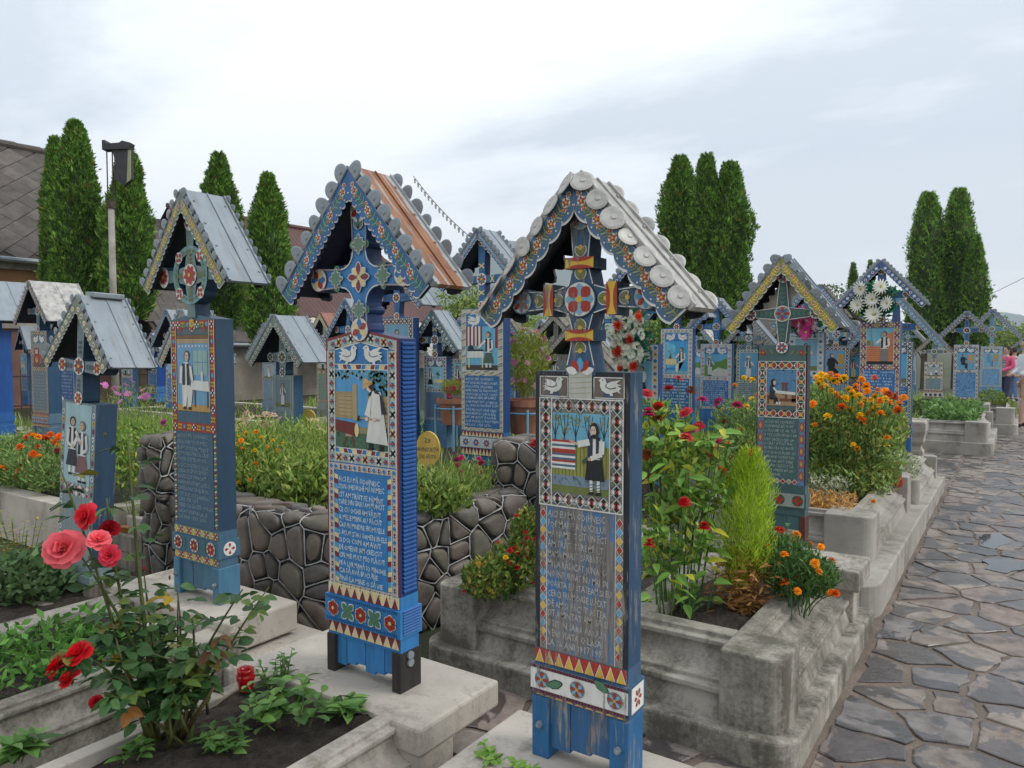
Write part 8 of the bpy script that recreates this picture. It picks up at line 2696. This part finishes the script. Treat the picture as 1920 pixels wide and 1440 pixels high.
# iron fence before the house
fn = thing('iron_fence', 'thin rusty iron fence in front of the ochre house', 'fence', (-17.6, 8, 0))
m = MB()
IR = mat_noise('rusty_iron', [(.3, (.03, .02, .016)), (.7, (.08, .05, .036))], 10, .8, .2)
for z in (.35, 1.0): m.tube([(-1.2, -2.0, z), (.9, 3.2, z)], .018, 6)
m.build('rail', IR, fn)
bar = MB(); bar.tube([(0, 0, .05), (0, 0, 1.15)], .012, 6); bar = bar.mesh('bar'); bar.materials.append(IR)
for i in range(34):
    o = link('bar', bar, fn); t = i / 33; o.location = (-1.2 + 2.1 * t, -2.0 + 5.2 * t, 0)

# ---- thujas
TH = (lin((80, 116, 50)), lin((98, 134, 58)), lin((64, 98, 42)), lin((114, 146, 70)), lin((58, 86, 40)))
THO = lin((122, 92, 48))
def thuja(label, c, r, H, n=7600, z0=.5, lumps=5, tint=1.0, seed=1, group='thuja trees', tp=.48, ex=.66):
    g = np.random.default_rng(seed)
    root = thing('thuja_tree', label, 'tree', (c[0], c[1], 0), group=group)
    m = MB(); m.tube([(0, 0, -.05), (.02, 0, H * .35), (0, .02, H * .8)], [.13, .1, .03], 8)
    for k in range(9):
        a = g.uniform(0, 6.28); zb = g.uniform(.1, .6) * H
        m.tube([(0, 0, zb), (math.cos(a) * r * .55, math.sin(a) * r * .55, zb + r * 1.2)], [.035, .012], 5)
    m.build('trunk', BARK, root)
    ph = g.uniform(0, 6.28, 8)
    def radius(t, a):
        base = np.where(t < .12, .55 + t / .12 * .4, np.where(t < tp, .95 + .05 * np.sin(t * 9), np.clip((1.015 - t) / (1.015 - tp), 0, 1) ** ex))
        return r * base * (1 + .13 * np.sin(3 * a + ph[0] + t * 7) + .1 * np.sin(5 * a + ph[1] - t * 13) + .07 * np.sin(2 * a + ph[2] + 19 * t))
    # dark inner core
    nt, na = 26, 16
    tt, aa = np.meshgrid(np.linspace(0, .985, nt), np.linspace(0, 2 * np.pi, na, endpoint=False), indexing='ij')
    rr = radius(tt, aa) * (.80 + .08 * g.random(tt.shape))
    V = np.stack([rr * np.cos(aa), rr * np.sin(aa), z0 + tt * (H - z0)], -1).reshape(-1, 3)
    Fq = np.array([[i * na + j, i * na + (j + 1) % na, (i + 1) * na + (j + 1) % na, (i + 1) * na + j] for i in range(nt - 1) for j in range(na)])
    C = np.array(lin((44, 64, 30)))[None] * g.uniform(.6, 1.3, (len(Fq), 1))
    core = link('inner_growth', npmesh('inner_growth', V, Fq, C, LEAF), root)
    # sprays standing off it in clumps
    t = g.random(n) ** .92
    a = g.uniform(0, 6.28, n)
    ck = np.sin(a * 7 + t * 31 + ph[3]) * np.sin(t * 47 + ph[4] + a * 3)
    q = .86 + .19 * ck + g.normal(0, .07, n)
    R_ = radius(t, a) * q
    P_ = np.stack([R_ * np.cos(a), R_ * np.sin(a), z0 + t * (H - z0)], 1)
    out = np.stack([np.cos(a) * .6, np.sin(a) * .6, np.full(n, 1.0)], 1)
    k = 3
    P3 = np.repeat(P_, k, 0) + g.normal(0, .02, (n * k, 3))
    d = np.repeat(out, k, 0) + g.normal(0, .42, (n * k, 3))
    d /= np.linalg.norm(d, axis=1, keepdims=True)
    s = g.normal(size=(n * k, 3)); s -= d * (s * d).sum(1, keepdims=True); s /= np.linalg.norm(s, axis=1, keepdims=True)
    sz = (g.uniform(.07, .15, n * k) * (.6 + .4 * min(1, r / .55)))[:, None]
    mid = P3 + d * sz * .5
    V = np.stack([P3, mid + s * sz * .15, P3 + d * sz, mid - s * sz * .15], 1).reshape(-1, 3)
    pick = g.integers(0, len(TH), n)
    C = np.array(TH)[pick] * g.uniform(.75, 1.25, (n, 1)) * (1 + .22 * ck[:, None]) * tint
    br = (g.random(n) < .01) | ((np.sin(a * 4 + ph[5]) * np.sin(t * 23 + ph[6]) > .93) & (g.random(n) < .4))
    C[br] = np.array(THO)
    C = np.repeat(C, k, 0)
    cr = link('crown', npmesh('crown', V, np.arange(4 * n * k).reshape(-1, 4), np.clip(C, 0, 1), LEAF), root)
    return root
thuja('narrow thuja farthest left, against the diamond-tiled roof', (-20.3, 9.2), .38, 6.92, seed=1, z0=2.4)
thuja('tallest left-hand thuja, directly left of the lamp post', (-18.79, 8.99), .60, 7.0, 10500, seed=2, z0=2.3)
thuja('thuja right behind the lamp post', (-17.25, 9.38), .54, 6.2, 9000, seed=3, z0=2.3)
thuja('thuja right of the wheel-headed cross roof', (-16.84, 11.53), .58, 6.5, 9000, seed=4, z0=2.1)
thuja('shorter pointed thuja between the wheel-headed and bright blue crosses', (-15.01, 11.58), .56, 5.75, 8000, seed=5, z0=1.6)
thuja('left tree of the big thuja trio right of the flaking cross', (-8.35, 21.01), .60, 7.2, 10500, seed=6, tp=.70, ex=.52)
thuja('middle tree of the big thuja trio right of the flaking cross', (-7.40, 20.6), .44, 7.05, 8500, seed=7, tp=.70, ex=.52)
thuja('right tree of the big thuja trio right of the flaking cross', (-6.78, 20.77), .58, 6.75, 10500, seed=8, tp=.70, ex=.52)
thuja('left tree of the far thuja group by the path', (-3.15, 34.25), .72, 7.85, 6000, seed=9, tp=.68, ex=.55, z0=1.6, tint=1.15)
thuja('middle tree of the far thuja group by the path', (-2.12, 34.89), .68, 8.0, 6000, seed=10, tp=.68, ex=.55, z0=1.6, tint=1.15)
thuja('small right tree of the far thuja group by the path', (-1.45, 34.11), .52, 6.0, 4200, seed=11, z0=1.2, tint=1.15)
thuja('slim distant thuja left of the daisy wreath cross', (-6.32, 36.89), .36, 5.5, 2600, seed=12)
thuja('tip of a distant thuja behind the daisy wreath cross roof', (-6.0, 39.4), .3, 5.85, 2200, seed=13)

def broadleaf(label, c, r, H, n, cols, seed, leaf=.16, name='leafy_tree', z0=.8):
    g = np.random.default_rng(seed)
    pr_ = random.Random(seed)
    root = thing(name, label, 'tree', (c[0], c[1], 0))
    m = MB(); m.tube([(0, 0, 0), (.05, .05, H * .4), (0, .1, H * .75)], [r * .09, r * .07, r * .02], 7)
    cs = []
    for k in range(9):
        a = pr_.uniform(0, 6.28); q = pr_.uniform(.25, .75) * r
        e = (q * math.cos(a), q * math.sin(a), z0 + (H - z0) * pr_.uniform(.25, .85))
        m.tube([(0, 0, H * .25), e], [r * .05, r * .015], 5)
        cs.append((e, pr_.uniform(.32, .52) * r))
    m.build('trunk', BARK, root)
    cs.append(((0, 0, H - r * .5), r * .5))
    P_ = np.concatenate([ell(n // len(cs), e, (q, q, q * .85), .45) for e, q in cs])
    leafcloud('crown', root, P_, leaf, cols, None, .6, .2)
    return root
BLG = (lin((96, 122, 62)), lin((118, 140, 78)), lin((76, 100, 50)), lin((134, 146, 76)))
DKG = (lin((70, 92, 56)), lin((86, 108, 66)), lin((58, 78, 46)))
for i, (lab, x, d, r, H, cols) in enumerate((
        ('yellow-green leafy tree right of the red barn roof', 855, 34, 2.4, 4.6, BLG), ('round leafy tree behind the ironing cross', 905, 40, 2.6, 4.6, BLG), ('bushy tree behind the pink cosmos pot', 975, 38, 2.2, 3.4, BLG),
        ('low leafy tree behind the arms of the flaking cross', 1045, 42, 2.8, 3.6, BLG), ('tree behind the orange wreath', 1200, 36, 2.2, 3.2, BLG), ('dark tree below the big thuja trio', 1420, 40, 2.2, 3.4, DKG),
        ('grey-green crown above the right slope of the weaver cross roof', 1555, 44, 2.2, 5.6, DKG), ('leafy tree left of the far thuja group', 1650, 48, 2.6, 4.0, DKG), ('tree beyond the far thuja group', 1840, 60, 3.2, 4.4, DKG), ('green tree above the two visitors', 1905, 48, 2.6, 3.6, BLG), ('far hedge tree behind the red barn', 780, 46, 3, 4.2, BLG), ('shrubby tree behind the hillside cross', 1330, 46, 3, 3.4, DKG))):
    p = px(x, 655, d)
    broadleaf(lab, (p.x, p.y), r, H, 3400, cols, 40 + i)

# ---- hills
HILL = mat_noise('wooded_hill', [(.3, (.030, .045, .022)), (.7, (.055, .075, .038))], .004, .95, .0)
HR = np.random.default_rng(4)
def hill_mesh(name, prof, d0, d1):
    """terrain between d0 and d1 metres; prof gives the skyline (photo x, px above the horizon)"""
    xs = np.array([p[0] for p in prof], float); hs_ = np.array([p[1] for p in prof], float)
    na, nd = 150, 16
    X_ = np.linspace(xs[0], xs[-1], na)
    hh = np.interp(X_, xs, hs_)
    ker = np.hanning(7); hh = np.convolve(np.pad(hh, 3, 'edge'), ker / ker.sum(), 'valid')
    v = []
    for j in range(nd):
        t = j / (nd - 1)
        d = d0 + (d1 - d0) * t
        sh = math.sin(min(1, t * 1.25) * math.pi / 2) ** 1.3 if t < .8 else math.cos((t - .8) / .2 * math.pi / 2) ** .7
        for i in range(na):
            p = px(X_[i], 655, d)
            z = hh[i] / 1390.0 * (d0 + (d1 - d0) * .8) * sh * (1 + .05 * math.sin(i * .7 + j)) + HR.normal(0, 2.5)
            v.append((p.x, p.y, max(-.5, z)))
    m = MB()
    m.add(v, [(j * na + i, j * na + i + 1, (j + 1) * na + i + 1, (j + 1) * na + i) for j in range(nd - 1) for i in range(na - 1)], (.05, .06, .03))
    return tag(m.build(name, HILL, None, smooth=True), kind='structure')
hill_mesh('hills', [(500, 20), (700, 60), (820, 120), (900, 175), (960, 198), (1000, 190), (1050, 160), (1100, 135), (1160, 95), (1250, 60), (1400, 40), (1550, 42), (1650, 38), (1760, 60), (1840, 70), (1900, 62), (1990, 50), (2200, 60), (2500, 40)], 1500, 2600)
hill_mesh('foothills', [(500, 10), (800, 25), (1000, 40), (1200, 22), (1500, 18), (1700, 22), (1850, 32), (1960, 40), (2200, 25), (2500, 20)], 700, 1100)

# ---- lamp post and cables
lp = px(215, 655, 15)
lamp = thing('street_lamp', 'grey street lamp post with a dark box head, among the left thujas', 'street lamp', (lp.x, lp.y, 0), (0, 0, YAW))
m = MB(); m.tube([(0, 0, 0), (0, 0, 2.2), (0, 0, 4.45)], [.075, .068, .058], 12, lin((126, 122, 114))); m.build('pole', CON_G, lamp, smooth=True)
m = MB(); m.tube([(0, 0, 4.42), (0, 0, 4.56)], .085, 10); m.tube([(-.06, 0, 4.5), (-.06, 0, 5.62)], .012, 6); m.tube([(.05, 0, 4.5), (.05, 0, 5.62)], .012, 6); m.tube([(.07, .05, 4.5), (.07, .05, 5.5)], .01, 6); m.build('bracket', IR, lamp)
LH = mat_noise('dark_lamp_housing', [(.3, (.018, .018, .022)), (.7, (.04, .04, .046))], 6, .6, .1)
m = MB()
m.prism([(-.1, 5.56), (.42, 5.58), (.46, 5.70), (.3, 5.74), (.24, 5.70), (-.02, 5.68), (-.04, 5.75), (-.1, 5.75)], -.1, .1, (.03, .03, .03))
m.prism([(.1, 5.0), (.3, 4.86), (.44, 5.0), (.44, 5.58), (.07, 5.58), (.14, 5.3)], -.05, .06, (.03, .03, .03)); m.build('lamp_head', LH, lamp)
m = MB(); m.prism([(.36, 4.92), (.44, 4.98), (.45, 5.56), (.40, 5.56)], -.07, -.052, (.3, .32, .16)); m.build('diffuser', PAINT, lamp)

def cable(label, a, b, sag, r, bulbs=0, name='cable'):
    a, b = Vector(a), Vector(b)
    n = 24
    pts = [a.lerp(b, i / n) - Vector((0, 0, sag * 4 * (i / n) * (1 - i / n))) for i in range(n + 1)]
    root = thing(name, label, 'cable', a)
    m = MB(); m.tube([p - a for p in pts], r, 5, (.02, .02, .02)); m.build('wire', LH, root)
    if bulbs:
        me = MB(); me.tube([(0, 0, -.06), (0, 0, -.01)], [.008, .016], 6, (.5, .5, .5)); me = me.mesh('bulb'); me.materials.append(PAINT)
        for i in range(bulbs):
            t = (i + .5) / bulbs
            o = link('bulb', me, root); o.location = a.lerp(b, t) - Vector((0, 0, sag * 4 * t * (1 - t))) - a
cable('string of small lights hanging between the bright blue and ironing crosses', px(775, 330, 9.0), px(905, 462, 7.6), .06, .004, 18, 'light_string')
cable('overhead wire at the right edge, in front of the far thujas', px(1760, 595, 40), px(2100, 425, 30), .15, .012)

# ---- visitors
SKIN = mat_noise('skin', [(.3, (.46, .28, .21)), (.7, (.54, .34, .26))], 8, .6, 0)
def cloth(name, c, c2=None, scale=20, stretch=None):
    return mat_noise(name, [(.4, c), (.6, c2 or tuple(x * 1.2 for x in c))], scale, .9, .2, 60, stretch)
def skinned(name, parent, verts, edges, mat, sub=2):
    me = bpy.data.meshes.new(name)
    me.from_pydata([v[:3] for v in verts], edges, [])
    o = link(name, me, parent)
    mod = o.modifiers.new('skin', 'SKIN')
    for i, v in enumerate(verts):
        sv = me.skin_vertices[0].data[i]
        sv.radius = (v[3], v[4] if len(v) > 4 else v[3])
        sv.use_root = i == 0
    mod.use_smooth_shade = True
    s = o.modifiers.new('sub', 'SUBSURF'); s.levels = s.render_levels = sub
    me.materials.append(mat)
    return o
def visitor(label, loc, rz, H, top, legs, hair, shoes, bare_shin=False, stripes=None, arms=0.3, longhair=False, step=.1):
    root = thing('person', label, 'person', loc, (0, 0, rz), 'visitors on the path')
    s = H / 1.72
    S = lambda *v: tuple(x * s for x in v)
    # continuous body
    bv = [S(0, 0, .95, .13, .10), S(0, .01, 1.15, .125, .09), S(0, .01, 1.36, .16, .10), S(0, 0, 1.47, .06), S(0, -.01, 1.54, .058)]
    be = [(0, 1), (1, 2), (2, 3), (3, 4)]
    for sd in (-1, 1):
        i = len(bv)
        bv += [S(sd * .10, 0, .88, .085), S(sd * .10, -step * sd * .5, .48, .055), S(sd * .11, -step * sd, .09, .04), S(sd * .115, -step * sd - .12, .04, .036, .03)]
        be += [(0, i), (i, i + 1), (i + 1, i + 2), (i + 2, i + 3)]
        i = len(bv)
        bv += [S(sd * .19, .01, 1.40, .055), S(sd * .24, .02, 1.14, .042), S(sd * (.24 - arms * .35), -.16 - arms * .3, 1.02, .032), S(sd * (.22 - arms * .5), -.22 - arms * .32, 1.02, .03, .018)]
        be += [(2, i), (i, i + 1), (i + 1, i + 2), (i + 2, i + 3)]
    skinned('body', root, bv, be, SKIN)
    # head with nose and ears
    m = MB()
    prof = [(.0, 1.48), (.045, 1.50), (.066, 1.54), (.076, 1.60), (.078, 1.65), (.07, 1.70), (.045, 1.735), (0, 1.745)]
    m.lathe([(r_ * s, z_ * s) for r_, z_ in prof], 16, (.5, .33, .25))
    m.add([S(-.014, -.07, 1.575), S(.014, -.07, 1.575), S(0, -.10, 1.58), S(0, -.078, 1.63)], [(0, 1, 2), (0, 2, 3), (1, 3, 2)], (.5, .33, .25))
    for sd in (-1, 1): m.tube([S(sd * .072, .0, 1.60), S(sd * .09, .012, 1.64)], [.016 * s, .012 * s], 6, (.5, .33, .25))
    m.build('head', SKIN, root, smooth=True)
    m = MB()
    for sd in (-1, 1): m.tube([S(sd * .03, -.068, 1.625), S(sd * .03, -.076, 1.625)], [.012 * s, .006 * s], 8, (.03, .025, .02))
    m.tube([S(-.022, -.068, 1.548), S(.022, -.068, 1.548)], .005 * s, 5, (.3, .1, .09))
    m.build('face', PAINT, root)
    m = MB()
    hp = [(.080, 1.60), (.086, 1.66), (.078, 1.715), (.05, 1.752), (0, 1.762)]
    m.lathe([(r_ * s, z_ * s) for r_, z_ in hp], 16, (.05, .03, .02))
    if longhair: m.tube([S(0, .06, 1.68), S(0, .085, 1.55), S(0, .08, 1.42)], [.06 * s, .075 * s, .03 * s], 8)
    ho = m.build('hair', hair, root, smooth=True); ho.location = (0, .016, 0)
    # clothes: a little wider than the body
    tv = [S(0, 0, .93, .155, .125), S(0, .01, 1.15, .15, .115), S(0, .01, 1.37, .185, .125), S(0, 0, 1.455, .075)]
    te = [(0, 1), (1, 2), (2, 3)]
    for sd in (-1, 1):
        i = len(tv)
        tv += [S(sd * .2, .01, 1.395, .075), S(sd * .245, .02, 1.16, .06), S(sd * (.245 - arms * .3), -.13 - arms * .25, 1.035, .05)]
        te += [(2, i), (i, i + 1), (i + 1, i + 2)]
    skinned('top', root, tv, te, top)
    if stripes: 
        sv = [S(0, -.06, .92, .11, .09), S(0, -.06, 1.15, .105, .085), S(0, -.06, 1.38, .1, .075)]
        skinned('striped_shirt', root, sv, [(0, 1), (1, 2)], stripes)
    lv = [S(0, 0, .97, .145, .115)]
    le = []
    end = .55 if bare_shin else .1
    for sd in (-1, 1):
        i = len(lv)
        k = (.88 - end) / .79
        lv += [S(sd * .10, 0, .86, .105), S(sd * .105, -step * sd * .5 * k, max(end, .48), .085 if bare_shin else .07)]
        le += [(0, i), (i, i + 1)]
        if not bare_shin:
            lv.append(S(sd * .11, -step * sd, .1, .062)); le.append((i + 1, i + 2))
    skinned('shorts' if bare_shin else 'trousers', root, lv, le, legs)
    for sd in (-1, 1):
        skinned('shoe', root, [S(sd * .112, -step * sd + .03, .05, .05), S(sd * .115, -step * sd - .13, .042, .05, .04)], [(0, 1)], shoes)
    return root
HB = cloth('dark_hair', (.035, .022, .016)); BS = cloth('black_leather', (.015, .015, .016))
p = px(1888, 655, 20.5)
visitor('person in a pink cardigan and striped top, partly behind the pale blue cross', (p.x, p.y, 0), R(-50), 1.66, cloth('pink_knit', (.62, .10, .20)), cloth('dark_denim', (.03, .04, .075)), HB, BS, stripes=cloth('navy_and_white_stripes', (.03, .035, .07), (.5, .5, .5), 9, (.01, .01, 2.2)), longhair=True, arms=.5)
p = px(1924, 655, 15.2)
visitor('person in a pale shirt and plaid shorts cut by the right edge', (p.x, p.y, 0), R(-70), 1.78, cloth('pale_blue_shirt', (.62, .66, .72)), cloth('pinkish_plaid', (.42, .25, .2), (.55, .40, .34), 30), HB, BS, bare_shin=True, arms=.12)
p = px(1902, 655, 23)
visitor('person in a white shirt and blue jeans, farther along the path', (p.x, p.y, 0), R(160), 1.62, cloth('white_shirt', (.66, .66, .64)), cloth('blue_jeans', (.10, .18, .32)), HB, BS, arms=.1)

# ---- the air over the valley
HZ = bpy.data.materials.new('thin_haze')
HZ.use_nodes = True
t_ = HZ.node_tree
t_.nodes.clear()
o_ = N(t_, 'ShaderNodeOutputMaterial'); v_ = N(t_, 'ShaderNodeVolumePrincipled')
v_.inputs['Color'].default_value = (.74, .85, .98, 1)
v_.inputs['Density'].default_value = .00027
v_.inputs['Anisotropy'].default_value = 0.0
L(t_, v_.outputs[0], o_.inputs['Volume'])
m = MB(); m.box(-3100, 3100, -80, 3450, -1.2, 460)
hz_ = tag(m.build('haze', HZ), kind='stuff')
